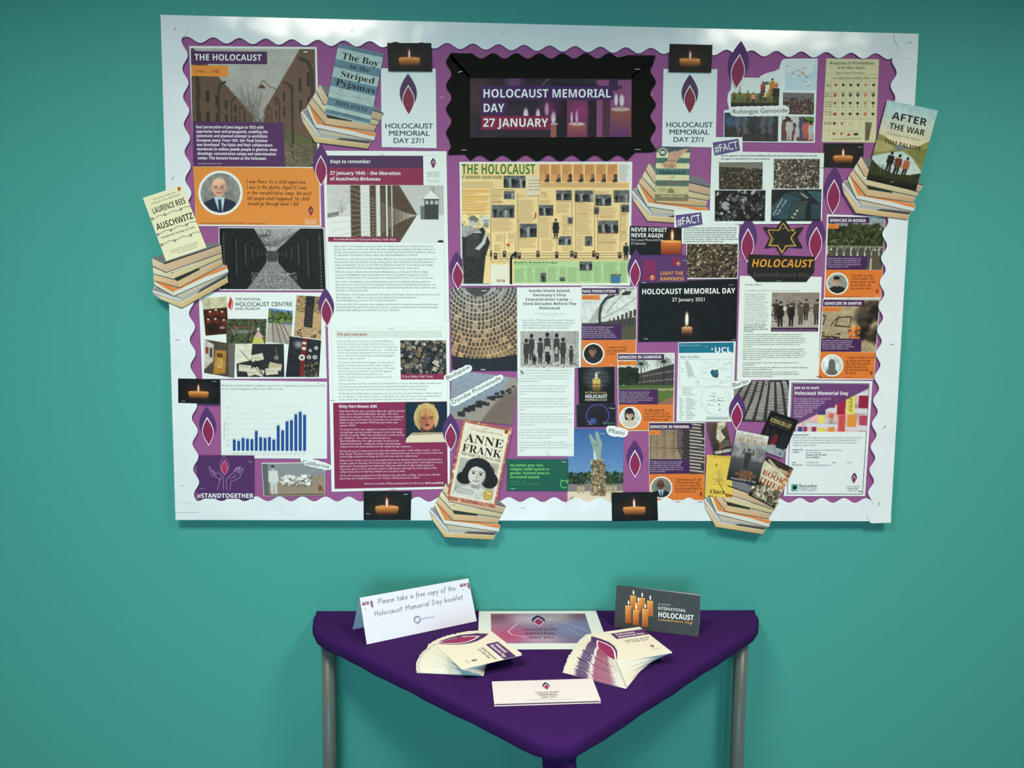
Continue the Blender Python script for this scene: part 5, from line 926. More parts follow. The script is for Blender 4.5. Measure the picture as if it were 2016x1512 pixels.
# --- genocide posters
def genocide(label, at, lvl, quad, title, tb, tx, tag_, tagt, pq, pfn, cap, captext, cx, orange, ptr, cen, r, quote, seed):
    I = Item('genocide_poster', label, 'poster', lvl, at, 'purple and orange genocide posters'); I.sheet(quad, (224, 226, 220))
    I.photo(pq, pfn, seed=seed); I.flat('title_strip', [(tb, (72, 32, 78))]); I.flat('date_tag', [(tag_, (228, 124, 48))]); I.flat('caption_panel', [(cap, (70, 32, 84))]); I.flat('quote_panel', [(orange, (222, 116, 44))])
    I.text((238, 236, 238), [(title, *tx[:2], tx[2], tx[3], {'st': 'b', 'res': 2, 'y1': tx[4] if len(tx) > 4 else tx[1]})]); I.text((130, 70, 34), [tagt])
    n = len(captext.split('\n')); y0, dy, x0, x1, cp = cx; I.body((214, 200, 222), captext, x0, y0, dy, x1, cp, 'r')
    I.flat('portrait_ring', [(circle(*cen, r, 36), (228, 230, 224))])
    k = r-2.6; I.photo(R4(cen[0]-k, cen[1]-k, cen[0]+k, cen[1]+k), ptr, 'portrait', seed=seed+1, clip=(*cen, k)); I.hand((132, 52, 26), quote, .48); return I
I = genocide('poster headed NAZI PERSECUTION with a curved fence post and lamp', (1198, 722), 1.4, [(1145, 563), (1254, 565), (1252.5, 722.5), (1145, 722.5)], 'NAZI PERSECUTION', R4(1145.3, 567.5, 1218.5, 579), (1146.4, 576, 1211.8, 5.4), R4(1145.3, 581, 1180.6, 590), ('1933-1945', 1146.5, 587.8, 1168, 3.4), [(1145.3, 565), (1252.5, 566), (1252, 669), (1145.3, 669)], persec, R4(1145.3, 638, 1223.6, 669.3), 'Nazi racial theories fuelled their persecution\nof Roma, Sinti, Slavic and black people.\nDisabled people, gay people and political\nopponents were also targeted. Hundreds of\nthousands of lives were destroyed or changed\nbeyond recognition because of Nazi Persecution.', (645, 3.95, 1146.3, 1214, 2.6), R4(1145.3, 669.3, 1251.6, 722), portrait((30, 26, 26), (40, 36, 36), (150, 110, 86), (60, 44, 36), 'w'), (1168, 696.5), 21.4, [("'I remember Auschwitz", 1194, 685.5, 1235, 2.6), ("every waking moment", 1194, 691.5, 1233.5, 2.6), ("of my life.'", 1194, 697.5, 1212, 2.6)], 40)
I.staple(1203, 719, 0, 9)
I = genocide('poster headed GENOCIDE IN CAMBODIA with palm trees before a long building', (1271, 848), 2.3, [(1215, 695.5), (1328, 694.5), (1326.5, 848), (1217, 849)], 'GENOCIDE IN CAMBODIA', R4(1216.3, 697, 1307, 708.6), (1218, 706, 1302, 5.6, 705.2), R4(1216.3, 710.5, 1252.8, 719.3), ('1975 - 1979', 1218.5, 717.4, 1240, 3.4), [(1216.5, 697), (1327, 696), (1325.5, 796), (1217.5, 796)], cambodia, [(1217.3, 767), (1295, 766), (1295.4, 796), (1217.6, 796.5)], 'The Khmer Rouge emptied towns and cities,\nforcing men, women and children into the\ncountryside to work as slave labourers on\ncollective farms. Deaths from execution, disease,\nexhaustion and starvation have been estimated\nat over two million people.', (772.8, 3.9, 1218.5, 1286, 2.6), [(1217.5, 796), (1325.3, 796), (1325, 846.5), (1217.8, 847.5)], portrait((206, 208, 204), (200, 190, 176), (214, 176, 150), (34, 28, 28), 'w', 1.4), (1240.5, 821.9), 21.8, [("'Two million people were", 1267, 809, 1308, 2.6), ("forced out of the city and", 1267, 815, 1316, 2.6), ("on the road. Our entire town", 1267, 821, 1321, 2.6), ("of life had been torn apart'", 1267, 827, 1317, 2.6)], 42)
I = genocide('poster headed GENOCIDE IN RWANDA with a wall of carved names', (1331, 985), 2.8, [(1277, 831), (1388, 831), (1385.5, 987), (1277.5, 987)], 'GENOCIDE IN RWANDA', R4(1277.6, 832.8, 1362, 845.5), (1279, 842.6, 1356, 5.6), R4(1277.6, 847, 1298, 856), ('1994', 1279.5, 854, 1289, 3.4), [(1278, 832.5), (1387, 832.5), (1386, 933), (1278, 933)], rwanda, [(1278, 903.5), (1357, 904), (1357, 932), (1278, 932.8)], 'Following years of persecution, approximately\none million Tutsis were murdered alongside\nmoderate Hutus in Rwanda in just 100 days.\nExtremist Hutu leaders used radio and word of\nmouth to encourage killing squads to carry out\nthe genocide by hand.', (909.5, 3.9, 1280, 1345, 2.6), R4(1278, 932.8, 1385.6, 984), portrait((120, 118, 110), (30, 32, 44), (92, 62, 48), (40, 30, 28)), (1301.4, 959.6), 22, [("'Despite numerous SOS calls,", 1328.5, 945.5, 1381, 2.8), ("no international help came,", 1328.5, 951.3, 1377, 2.8), ("we received messages that", 1328.5, 957, 1378.5, 2.8), ("the militias would attack the", 1328.5, 963, 1381.5, 2.8), ("hotel and finish us off.'", 1328.5, 969, 1371, 2.8)], 44)
I.flat('flame_logo', flame_polys((1379.5, 967), (1379.5, 978), 5, .4, (120, 30, 30), (150, 50, 40), (180, 80, 50)))
I = genocide('poster headed GENOCIDE IN BOSNIA with rows of white gravestones', (1680, 588), 1.6, [(1627.5, 422), (1742, 426), (1734, 588.5), (1621.5, 588)], 'GENOCIDE IN BOSNIA', [(1630.5, 427), (1711, 428), (1710.5, 439.5), (1630, 439)], (1632.8, 436.6, 1704.3, 5.6, 437.2), [(1630, 441), (1651, 441.3), (1650.6, 450.3), (1629.5, 450)], ('1995', 1632.5, 447.6, 1641.5, 3.2), [(1630.5, 426), (1741, 428), (1736, 531.5), (1625.8, 531)], bosnia, [(1627, 503.5), (1707.3, 504.5), (1706, 531), (1625.8, 530.8)], 'Against the backdrop of the war, Bosnian Serb\nforces descended on the Bosnian Muslim ‘safe\nhaven’ of Srebrenica. Around 8,000 men and\nboys were murdered – the single largest mass\nmurder in Europe since 1945.', (510, 4.1, 1628.5, 1694.5, 2.7), [(1625.8, 531), (1736.2, 531.8), (1733.2, 585.6), (1623.2, 585.6)], portrait((150, 150, 140), (34, 34, 34), (206, 160, 130), (26, 22, 22), 'w'), (1648, 558.4), 21.8, [("'They didn't care that", 1675.5, 544.5, 1717, 2.8), ("we were unarmed. Their", 1675.5, 550.5, 1720, 2.8), ("primary concern was that", 1674.5, 557, 1724, 2.8), ("we were Muslim, and", 1674.5, 563.2, 1713.5, 2.8), ("they wanted us dead.'", 1674, 569.5, 1715, 2.8)], 46)
I.flat('flame_logo', flame_polys((1726.5, 569), (1726, 578.5), 5, .4, (120, 30, 30), (150, 50, 40), (180, 80, 50))); I.text((240, 214, 190), [('HOLOCAUST', 1720, 582.5, 1732, 1.4), ('MEMORIAL', 1720.5, 584.8, 1732, 1.4)]); I.text((110, 50, 20), [('Name withheld, survivor of the genocide in Bosnia    hmd.org.uk/bosnia', 1625, 584.5, 1691, 1.8)])
I = genocide('poster headed GENOCIDE IN DARFUR with a burning village seen from above', (1665, 747), 1.2, [(1619.6, 588), (1732.5, 589.7), (1720, 747.6), (1609.5, 747.4)], 'GENOCIDE IN DARFUR', [(1620.5, 590), (1701.3, 591), (1701, 603), (1619.5, 602.6)], (1622.6, 600, 1695.6, 5.6), [(1619, 604.5), (1656, 604.7), (1655, 613), (1618.6, 613)], ('2003 - present', 1622, 610.8, 1647.5, 3.2), [(1620.5, 589.5), (1731, 591), (1723.3, 693), (1615, 692.4)], darfur, [(1616.3, 665.7), (1696, 667), (1694.6, 692.7), (1615, 692)], 'The Sudanese Government has supported\nmilitia to murder, rape and displace black\nAfricans in Darfur. They have destroyed\nhundreds of villages, killed tens of thousands\nof people, and forced millions to flee.', (671.6, 4.0, 1618, 1681, 2.7), [(1615, 692.3), (1723.3, 693.5), (1719.5, 745.5), (1611, 744.6)], portrait((200, 210, 208), 0, (1, 1, 1), 0, 'sil'), (1637.6, 719.2), 22, [("'I decided I needed to protect", 1664.5, 705.5, 1721, 2.8), ("my children from the harm", 1664.5, 712, 1713.5, 2.8), ("they faced. We made the", 1664.5, 718, 1713, 2.8), ("hardest decision of my", 1664, 724, 1706.5, 2.8), ("life and decided to leave", 1663.5, 730, 1710.5, 2.8), ("the country.'", 1663, 736, 1685.5, 2.8)], 48)
I.flat('flame_logo', flame_polys((1715, 730), (1714.5, 739), 5, .4, (120, 30, 30), (150, 50, 40), (180, 80, 50))); I.text((240, 214, 190), [('HOLOCAUST', 1708, 743, 1719.5, 1.4)]); I.text((110, 50, 20), [('Name withheld, survivor of the genocide in Darfur', 1613, 743.6, 1651, 1.8), ('hmd.org.uk/darfur', 1662, 744, 1679, 1.8)])
I.staple(1671, 586.5, 30, 7)
# --- badge chart
I = Item('badge_chart', 'yellowed chart of coloured camp badges in German blackletter', 'poster', 1.2, (1670, 280)); I.sheet([(1626.3, 115.4), (1730, 117), (1723.7, 281), (1617.3, 279.8)], (212, 204, 160))
Y = lambda x, y: (1580+x/6.3, 50+y/6.3)
I.text((34, 30, 26), [('Kennzeichen für Schutzhäftlinge', *Y(332, 486), Y(888, 0)[0], 6, {'st': 'f', 'res': 2}), ('in den Konz. Lagern', *Y(428, 542), Y(772, 0)[0], 6, {'st': 'f', 'res': 2}), ('Form und Farbe der Kennzeichen', *Y(415, 600), Y(775, 0)[0], 3.2, {'st': 'f'})])
xs = [405, 500, 592, 684, 778, 875]
I.strokes((150, 144, 108), [[Y(278, 612), Y(925, 616)], [Y(275, 695), Y(922, 698)], [Y(268, 815), Y(918, 818)], [Y(262, 930), Y(912, 934)], [Y(258, 1048), Y(908, 1050)], [Y(252, 1160), Y(903, 1163)], [Y(250, 1303), Y(705, 1308)]]+[[Y(x-45, 620), Y(x-78, 1440 if i < 5 else 1160)] for i, x in enumerate(xs)], .4)
RD, OR, BLK, GN = (176, 56, 36), (206, 112, 76), (34, 30, 30), (74, 80, 44)
tri = []
for r, (y, dx) in enumerate([(745, 3), (875, -2), (970, -4), (1105, -6)]):
    for i, x in enumerate(xs):
        c = [RD, [BLK, GN, GN, GN][r], BLK, BLK, OR, BLK][i]; x = x+dx; tri.append(([Y(x-24, y-18), Y(x+24, y-18), Y(x, y+22)], c))
        if r == 1: tri.append(([Y(x-24, y-38), Y(x+24, y-38), Y(x+24, y-28), Y(x-24, y-28)], c))
        if r == 2: tri.append(([Y(x-7, y+38), Y(x, y+32), Y(x+7, y+38), Y(x+7, y+46), Y(x-7, y+46)], BLK))
        if r == 3 and i in (0, 4): tri.append(([Y(x-24, y+12), Y(x+24, y+12), Y(x, y-30)], c))
for x, y, c, up in [(385, 1348, RD, 0), (480, 1348, (190, 90, 50), 0), (568, 1352, RD, 1), (392, 1222, (60, 50, 40), 0), (486, 1222, (200, 100, 70), 0)]: tri.append(([Y(x-24, y-18+36*up), Y(x+24, y-18+36*up), Y(x, y+22-44*up)], c))
tri += [([Y(634, 1338), Y(684, 1336), Y(684, 1364), Y(634, 1366)], (40, 34, 30)), ([Y(775, 1200), Y(858, 1210), Y(815, 1430), Y(770, 1430)], (120, 112, 88)), ([Y(785, 1320), Y(820, 1322), Y(802, 1360)], RD), ([Y(575, 1210), Y(590, 1218), Y(578, 1230)], BLK)]
I.flat('badge_marks', tri); I.strokes((60, 56, 44), [[Y(785+12*k, 1205), Y(780+7*k, 1425)] for k in range(6)], .5, 'fine_print')
sm = [('Politisch', 370, 665), ('Berufs-', 468, 652), ('Verbrecher', 462, 670), ('Emigrant', 556, 662), ('Bibel-', 655, 652), ('forscher', 650, 670), ('Homo-', 752, 652), ('sexuell', 748, 668), ('Asozial', 845, 660), ('Grund-', 290, 742), ('farben', 286, 762), ('Abzeichen', 275, 850), ('für', 288, 868), ('Rückfällige', 268, 886), ('Häftlinge', 272, 960), ('der Straf-', 274, 985), ('kompanie', 272, 1012), ('Abzeichen', 270, 1080), ('für Juden', 275, 1112), ('Besondere', 262, 1212), ('Abzeichen', 262, 1230), ('Jude', 360, 1420), ('Tscheche', 432, 1418), ('Wehrmacht', 528, 1412), ('Häftling', 632, 1410)]
I.text((96, 88, 62), [(s_, *Y(x, y), Y(x+11*len(s_), 0)[0], 2, {'st': 'f'}) for s_, x, y in sm])
# --- Rohingya
I = Item('collage_poster', 'cut out white sheet with a map and four photos around the words Rohingya Genocide', 'poster', 1.5, (1513, 280))
I.sheet([(1425, 217.5), (1435, 216), (1431.5, 198), (1433, 184), (1439, 176), (1448, 171), (1461, 169), (1478, 166), (1487, 162), (1497, 150), (1508, 144.5), (1525, 140), (1533.5, 136), (1537.5, 122), (1541, 117.5), (1546, 116), (1609.5, 115.5), (1603.5, 281.5), (1424, 279.5)], (220, 230, 230))
def rmap(cv): w, h = cv.w, cv.h; cv.a[:] = (188, 212, 222); cv.poly([(0, 0), (w*.98, 0), (w*.9, h*.3), (w*.72, h*.5), (w*.6, h*.42), (w*.58, h*.62), (w*.45, h*.4), (w*.38, h*.42), (w*.3, h*.64), (w*.2, h*.44), (0, h*.34)], (214, 224, 226)); cv.ell(w*.7, h*.75, w*.13, h*.08, (212, 222, 224)); cv.poly([(w*.52, h*.36), (w*.6, h*.4), (w*.56, h*.5), (w*.5, h*.46)], (206, 140, 110)); [cv.line([(w*x, h*y), (w*(x+.1), h*y)], .9, (60, 70, 80), .8) for x, y in ((.02, .2), (.2, .41), (.22, .47), (.32, .36), (.4, .33), (.56, .28), (.38, .52), (.58, .5), (.62, .57), (.68, .55), (.6, .72), (.7, .83))]
I.photo(R4(1545, 118.5, 1607.5, 178.5), rmap, 'map_print', seed=50); I.photo([(1439, 152), (1535, 155), (1533, 210.5), (1438.5, 210.5)], people_field, seed=51); I.photo([(1541, 182.5), (1602.5, 183.5), (1602, 226.3), (1540.5, 225)], crowd((70, 56, 50), [(150, 130, 120), (90, 60, 50), (50, 44, 44), (180, 160, 150), (120, 70, 60)], 900, .5, (110, 108, 112), (.7, 1.8)), seed=52)
I.photo([(1426, 222), (1532, 225), (1531, 279), (1425.5, 278)], smoke, seed=53); I.photo([(1538, 229), (1602.5, 230), (1600.5, 278.5), (1537.5, 277.5)], kids, seed=54)
I.strokes((30, 32, 32), [], .1) if 0 else None
cloud([(1438, 214), (1446, 211), (1548, 209), (1553, 214), (1552, 224), (1538, 228), (1446, 229), (1438, 226)], 'Rohingya Genocide', (1441, 224.5), (1551, 221.5), 8.6, 'long wavy cut paper label reading Rohingya Genocide', 2.6, 1.3)
# --- fact sheets
def fact_tag(I, q):
    I.flat('fact_tag', [(q, (88, 72, 128))]); a = np.array(q, float); u = a[1]-a[0]; bl = a[3]+(a[0]-a[3])*.2; br = a[2]+(a[1]-a[2])*.2
    p0 = bl+u*.05; p1 = bl+(br-bl)*.95; I.text((236, 236, 240), [('#FACT', p0[0], p0[1], p1[0], np.linalg.norm(a[3]-a[0])*.58, {'y1': p1[1], 'st': 'r', 'res': 2})])
I = Item('fact_sheet', 'lower left #FACT sheet with a text paragraph above a photo of a shoe pile', 'poster', 2.2, (1402, 549)); I.sheet([(1327, 414.4), (1400, 414.4), (1400, 438), (1455, 443), (1452, 549), (1351.5, 549.5), (1350.5, 480), (1341, 480), (1340, 454.4), (1327, 454.4)], (220, 228, 224))
fact_tag(I, [(1329.4, 424), (1380, 418), (1383, 442), (1332.5, 451)])
I.body((50, 50, 50), 'Cutting off a prisoners hair, for many a personal feature of the body,\nwas one way in which Nazi officials dehumanized the Jews and other\nprisoners of Auschwitz. By stripping them of a physical feature, such\nas ones hair, the Nazis had hoped to take away the feeling of being\na human being and create a feeling of worthlessness in the prisoner.\nPrisoners were they given a “hygienic” bath, in which cold water came\nstreaming down upon them from the shower heads.', 1345.5, 450.3, 4.4, 1452.8, 2.9, 'b')
SH = [(150, 124, 92), (112, 92, 70), (180, 156, 120), (90, 74, 58), (60, 50, 42)]
I.photo([(1352, 480.4), (1452, 480), (1451, 547), (1352.5, 547)], pile(SH, 900, (1.6, 4), (60, 48, 38)), seed=55)
I = Item('fact_sheet', 'upper right #FACT sheet with four photos of shoes, glasses, walking aids and suitcases', 'poster', 2.9, (1506, 441)); I.sheet([(1401, 270.4), (1461, 270.4), (1461, 299), (1621.7, 301.7), (1617, 440.8), (1396, 442)], (220, 228, 224)); fact_tag(I, [(1402.5, 281), (1453, 273.5), (1456.5, 297), (1406, 307)])
I.text((44, 44, 44), [('Shoes, glasses, artificial limbs/walking aids and suitcases that belonged to people', 1419, 308.3, 1608.5, 3.3, {'st': 'b'}), ('brought to Auschwitz for extermination.', 1419, 314.6, 1516, 3.3, {'st': 'b'})])
I.photo([(1414.8, 320), (1501, 319.6), (1500, 373.7), (1414.8, 373.5)], pile([(96, 84, 64), (70, 62, 50), (130, 116, 92), (46, 40, 34)], 900, (1, 2.8), (40, 36, 30), sky=(120, 116, 104), y0=.22), seed=56); I.photo([(1522.7, 313.3), (1613, 313.3), (1612, 371.5), (1522.3, 371.5)], pile([(170, 156, 136), (120, 108, 92), (210, 200, 180), (60, 52, 44), (90, 80, 70)], 1100, (1, 3), (70, 62, 54), asp=3.5), seed=57)
I.photo([(1406.9, 375.2), (1506.5, 375), (1505, 435.6), (1406.5, 435.6)], pile([(20, 20, 20), (40, 40, 42), (24, 24, 24), (170, 170, 168), (90, 90, 90), (12, 12, 12)], 260, (2, 9), (20, 20, 20), asp=6), seed=58)
def cases(cv):
    w, h = cv.w, cv.h; cv.a[:] = (24, 30, 34)
    for q, c in [([(0, .55), (.28, .1), (.62, .28), (.3, .98), (0, .9)], (44, 74, 88)), ([(.3, .1), (.6, .0), (.85, .3), (.6, .3)], (40, 56, 62)), ([(.7, .05), (1, .05), (1, .5), (.86, .3)], (54, 84, 98)), ([(.42, .36), (.74, .34), (.68, .98), (.34, .94)], (50, 66, 66)), ([(.78, .44), (1, .42), (1, .95), (.8, .95)], (44, 64, 78))]: cv.poly([(w*a, h*b) for a, b in q], c); cv.line([(w*a, h*b) for a, b in q]+[(w*q[0][0], h*q[0][1])], .8, (14, 18, 20))
    cv.noise(.2, 5)
I.photo([(1518.5, 373.5), (1616.5, 373), (1614.8, 435.6), (1516.9, 435.6)], cases, seed=59); I.text((226, 226, 200), [('139', 1559, 433, 1573, 5, {'y1': 414, 'st': 'r'}), ('Jnas Meyer', 1523, 424, 1541, 3.4, {'y1': 391, 'st': 'r'}), ('Koln 13027', 1530, 424, 1549, 3.2, {'y1': 395, 'st': 'r'}), ('HANS', 1575, 382, 1589, 3, {'y1': 392, 'st': 'r'})])
I.staple(1620, 330.5, 5, 9, (70, 70, 70))
# --- star, remembrance banner
I = Item('star_cutout', 'black six pointed star cutout outlined in gold strokes', 'cutout', 4.2, (1538, 503)); S6 = [(1542, 429.4), (1556, 451), (1582, 446.7), (1569, 468), (1579.8, 488.8), (1553, 486), (1537.7, 503), (1526, 485), (1504.4, 489), (1515, 468), (1501, 447), (1527, 449)]; I.sheet(S6, (22, 20, 14))
I.strokes((206, 160, 78), [([(1541, 439.5), (1551, 454.5), (1563, 452)], 1.8), ([(1534, 449), (1541, 440)], 1.6), ([(1512, 453), (1533, 453.5), (1536, 447)], 1.8), ([(1511, 455), (1519, 469), (1513, 483)], 2), ([(1513, 483.5), (1530, 484), (1538, 497)], 2), ([(1539, 498), (1546, 484.5), (1566, 484)], 2), ([(1564, 483), (1556, 469), (1565, 457)], 2.2), ([(1549, 453), (1563, 455)], 1.2), ([(1516, 482), (1523, 469)], .8), ([(1531, 487), (1539, 494)], .9)], name='gold_outline')
I.strokes((120, 96, 50), [([(1522, 455), (1513.5, 469), (1522, 482), (1556, 483), (1562, 469), (1554, 456)], .5)]); I.staple(1543, 449.5, 12, 8, (220, 200, 160))
I = Item('black_cutout', 'black cut corner card with orange HOLOCAUST and dim grey Remembrance Day', 'cutout', 4.0, (1538, 555)); I.sheet([(1473, 500.8), (1603, 505.4), (1602, 535.6), (1586.7, 555), (1488.8, 555), (1471, 536.7)], (18, 17, 15))
I.strokes((60, 48, 34), [([(1473, 510+k*16+.9*math.sin(j)) for j in (0,)]+[(1473+10*j, 510+k*16+1.2*math.sin(j*2)) for j in range(1, 14)], .6) for k in (0, 1)]+[([(1484+22*j, 507+k*16), (1488+22*j, 513+k*16)], .6) for j in range(6) for k in (0, 1)], name='barbed_wire_print')
I.text((226, 150, 48), [('HOLOCAUST', 1477.5, 525.5, 1598, 15, {'st': 'i', 'res': 2, 'y1': 526.5})]); I.text((72, 68, 62), [('Remembrance Day', 1481.5, 545.5, 1593, 9.4, {'st': 'b', 'res': 2})]); I.staple(1532, 553.2, 0, 9)
# --- One Day
I = Item('article_page', 'white page titled One Day in history with a sepia street photo', 'poster', 2.0, (1530, 748)); I.sheet([(1456, 543), (1617.3, 545), (1610, 747), (1450, 748)], (220, 226, 220))
I.text((50, 50, 48), [('One Day in history', 1466, 562, 1498, 3.4, {'st': 'b'})]); I.text((90, 94, 90), [('To mark HMD, you could pick One Day in history and learn about that day.', 1466, 573.5, 1574, 3, {'st': 'r'})])
I.body((84, 88, 84), 'What happened in Warsaw on\n19 April 1943? Nazi Germany\nhad entered Poland four years\nearlier in 1939, and started\nestablishing ghettos in spring 1940,\nto segregate, dehumanise and\ncontrol the Jews. The largest of\nthe ghettos was in Warsaw, where\nmore than 400,000 Jews were\ncrowded into 1.3 square miles of\nthe city with poor sanitation, limited\nfood and cramped conditions. It is\nestimated that more than 92,000\npeople died in the Warsaw ghetto\nbecause of the squalid conditions.', 1465.8, 580.5, 4.02, 1515.5, 2.7, 'r', xs=-.14)
I.body((40, 42, 40), 'On 19 April 1943, the Jewish\ninhabitants of the Warsaw\nGhetto fought back against the\nNazi Regime.', 1463.7, 641, 4.02, 1511.5, 2.8, 'b')
I.photo([(1519.3, 576), (1613, 576), (1610, 645), (1517.5, 645)], warsaw, seed=60); I.flat('caption_strip', [([(1517.3, 645), (1610, 645), (1609.8, 652.6), (1517, 652.6)], (66, 26, 66))]); I.text((210, 180, 210), [('Warsaw Ghetto fighters surrendering © The Wiener Holocaust Library', 1519.5, 650.6, 1606, 2.3)])
I.body((84, 88, 84), 'Or 12 July 1995 in Bosnia? Against the backdrop of a war, after Bosnia declared\nindependence from Yugoslavia, Bosnian Serb troops descended on the town of\nSrebrenica. They began separating Bosniak men from women and children despite the\narea having been designated by the UN as a ‘safe area’. Over the next couple of days\nmore than 8,000 Bosniak men and boys were murdered in and around Srebrenica. 12\nJuly 1995 was the last day that many women saw their husbands, fathers, sons\nand brothers.\n\nOr 17 April 1975? On this day the Khmer Rouge entered the Cambodian capital and\nMonh Seng noted ‘on that same bright, warm, glorious and victorious day, a new era\nbegan, not of peace and tranquility, not of hope and prosperity, but of suffering, torture,\nhunger, diseases, work camps, re-education, and systematic killing’. The arrival of the\nKhmer Rouge on 17 April 1975 brought five years of terror, with more than two\nmillion people murdered.', 1463, 659.3, 3.98, 1588.8, 2.7, 'r', xs=-.1)
I.body((44, 46, 44), 'How many lives changed on each of those dates, and what happened to the\npeople involved?\n\nYou could also choose the same date in different years and look at what was happening\nin different countries and different years.\n\n27 January – what was happening in Berlin in 1941, in Cambodia in 1975, in\nRwanda in 1994 in the lead up to the genocide? And 27 January 2022, what is\nhappening around us in the world today?', 1461.3, 715.2, 3.95, 1588, 2.8, 'i')
I.staple(1611, 741.5, 0, 9, (70, 70, 70))
# --- Never forget etc
I = Item('candle_card', 'black card worded NEVER FORGET NEVER AGAIN with an orange pillar candle', 'card', 3.0, (1290, 502)); Q = [(1239.8, 445), (1341.5, 448.5), (1341.5, 501), (1238.8, 501.8)]; I.sheet(Q, (18, 20, 22))
def pillarcandle(cv):
    w, h = cv.w, cv.h; cv.a[:] = (18, 20, 22); cv.ell(w*.82, h*.5, w*.2, h*.4, (60, 30, 14), .7, .6); cv.grad((228, 120, 40), (130, 46, 20), h*.5, h, w*.61, w*.985); cv.ell(w*.8, h*.52, w*.188, h*.045, (244, 168, 84)); cv.ell(w*.82, h*.3, w*.035, h*.22, (240, 130, 50), .8, .4); cv.ell(w*.82, h*.31, w*.022, h*.17, (255, 226, 170), 1, .3)
I.photo(Q, pillarcandle, 'candle_print', seed=61); I.text((240, 240, 240), [('NEVER FORGET', 1241.8, 456, 1312.5, 8, {'st': 'b', 'res': 2, 'y1': 457}), ('NEVER AGAIN', 1241.8, 467, 1305.5, 8, {'st': 'b', 'res': 2, 'y1': 468})]); I.text((206, 208, 210), [('Holocaust Memorial Day', 1241.8, 474.5, 1305.5, 4.8, {'st': 'r', 'y1': 475}), ('27 January', 1241.8, 481.5, 1271, 4.8, {'st': 'r'})])
I = Item('light_card', 'purple card worded LIGHT THE DARKNESS with magenta window panes', 'card', 3.5, (1306, 556)); I.sheet([(1259.6, 503), (1352.3, 502.3), (1352.3, 555.4), (1260.6, 557.5)], (84, 44, 104))
for a, b in [(k % 2, k//2) for k in range(6)]: I.flat('window_pane', [(R4(1265+13.3*a, 513+13.4*b, 1277+13.3*a, 525.2+13.4*b), (134, 36, 84))])
for k in range(4): I.flat('window_pane', [(R4(1321+9.2*(k % 2), 506.5+8.8*(k//2), 1329.4+9.2*(k % 2), 514.6+8.8*(k//2)), (134, 36, 84))])
I.flat('lamp_mark', [(circle(1283.5, 547, 5.2, 24), (226, 130, 60)), (circle(1283.5, 547, 3.9, 24), (134, 36, 84)), (leaf((1283.5, 541), (1283.5, 551), 2, 2), (240, 170, 80))])
I.flat('lamp_mark', [(circle(1334.6, 519.4, 4, 20), (226, 130, 60)), (circle(1334.6, 519.4, 2.9, 20), (134, 36, 84)), (leaf((1334.6, 515), (1334.6, 522.5), 1.4, 1.4), (240, 170, 80))])
I.text((236, 160, 72), [('LIGHT THE', 1298.5, 541.5, 1344.5, 7, {'st': 'b', 'res': 2}), ('DARKNESS', 1298.5, 552.4, 1346.3, 7, {'st': 'b', 'res': 2})]); I.staple(1348, 513, -5, 10)
I = Item('candle_poster', 'wide black poster worded HOLOCAUST MEMORIAL DAY 27 January 2021 with one candle', 'poster', 2.6, (1352, 672)); Q = [(1257.8, 554.5), (1451.7, 550), (1448.7, 670.8), (1256.5, 672.6)]; I.sheet(Q, (16, 20, 22))
def one_candle(cv):
    w, h = cv.w, cv.h; cv.a[:] = (15, 20, 23); cv.noise(.3, 14); cx = w*.495; cv.ell(cx, h*.72, w*.08, h*.16, (50, 34, 22), .5, .8); cv.grad((206, 142, 96), (70, 36, 20), h*.775, h*.89, cx-w*.05, cx+w*.05); cv.grad((60, 30, 18), (16, 20, 23), h*.88, h*.93, cx-w*.05, cx+w*.05); cv.ell(cx, h*.775, w*.048, h*.018, (222, 166, 120)); cv.ell(cx-w*.004, h*.645, w*.021, h*.13, (206, 130, 70), .7, .4); cv.ell(cx-w*.003, h*.645, w*.015, h*.11, (252, 244, 226), 1, .2); cv.line([(cx, h*.73), (cx, h*.77)], 1, (30, 20, 14))
I.photo(Q, one_candle, 'candle_print', seed=62); I.text((240, 240, 240), [('HOLOCAUST MEMORIAL DAY', 1263, 579.5, 1447, 10.6, {'st': 'b', 'res': 2, 'y1': 577.5}), ('27 January 2021', 1322.5, 593.5, 1388.5, 7.2, {'st': 'r', 'res': 2, 'y1': 592.8})])
for a in [(1267, 556.8, 0, 9), (1438, 561, 0, 9), (1271, 667, 0, 9), (1444, 668.5, 0, 9)]: I.staple(*a)
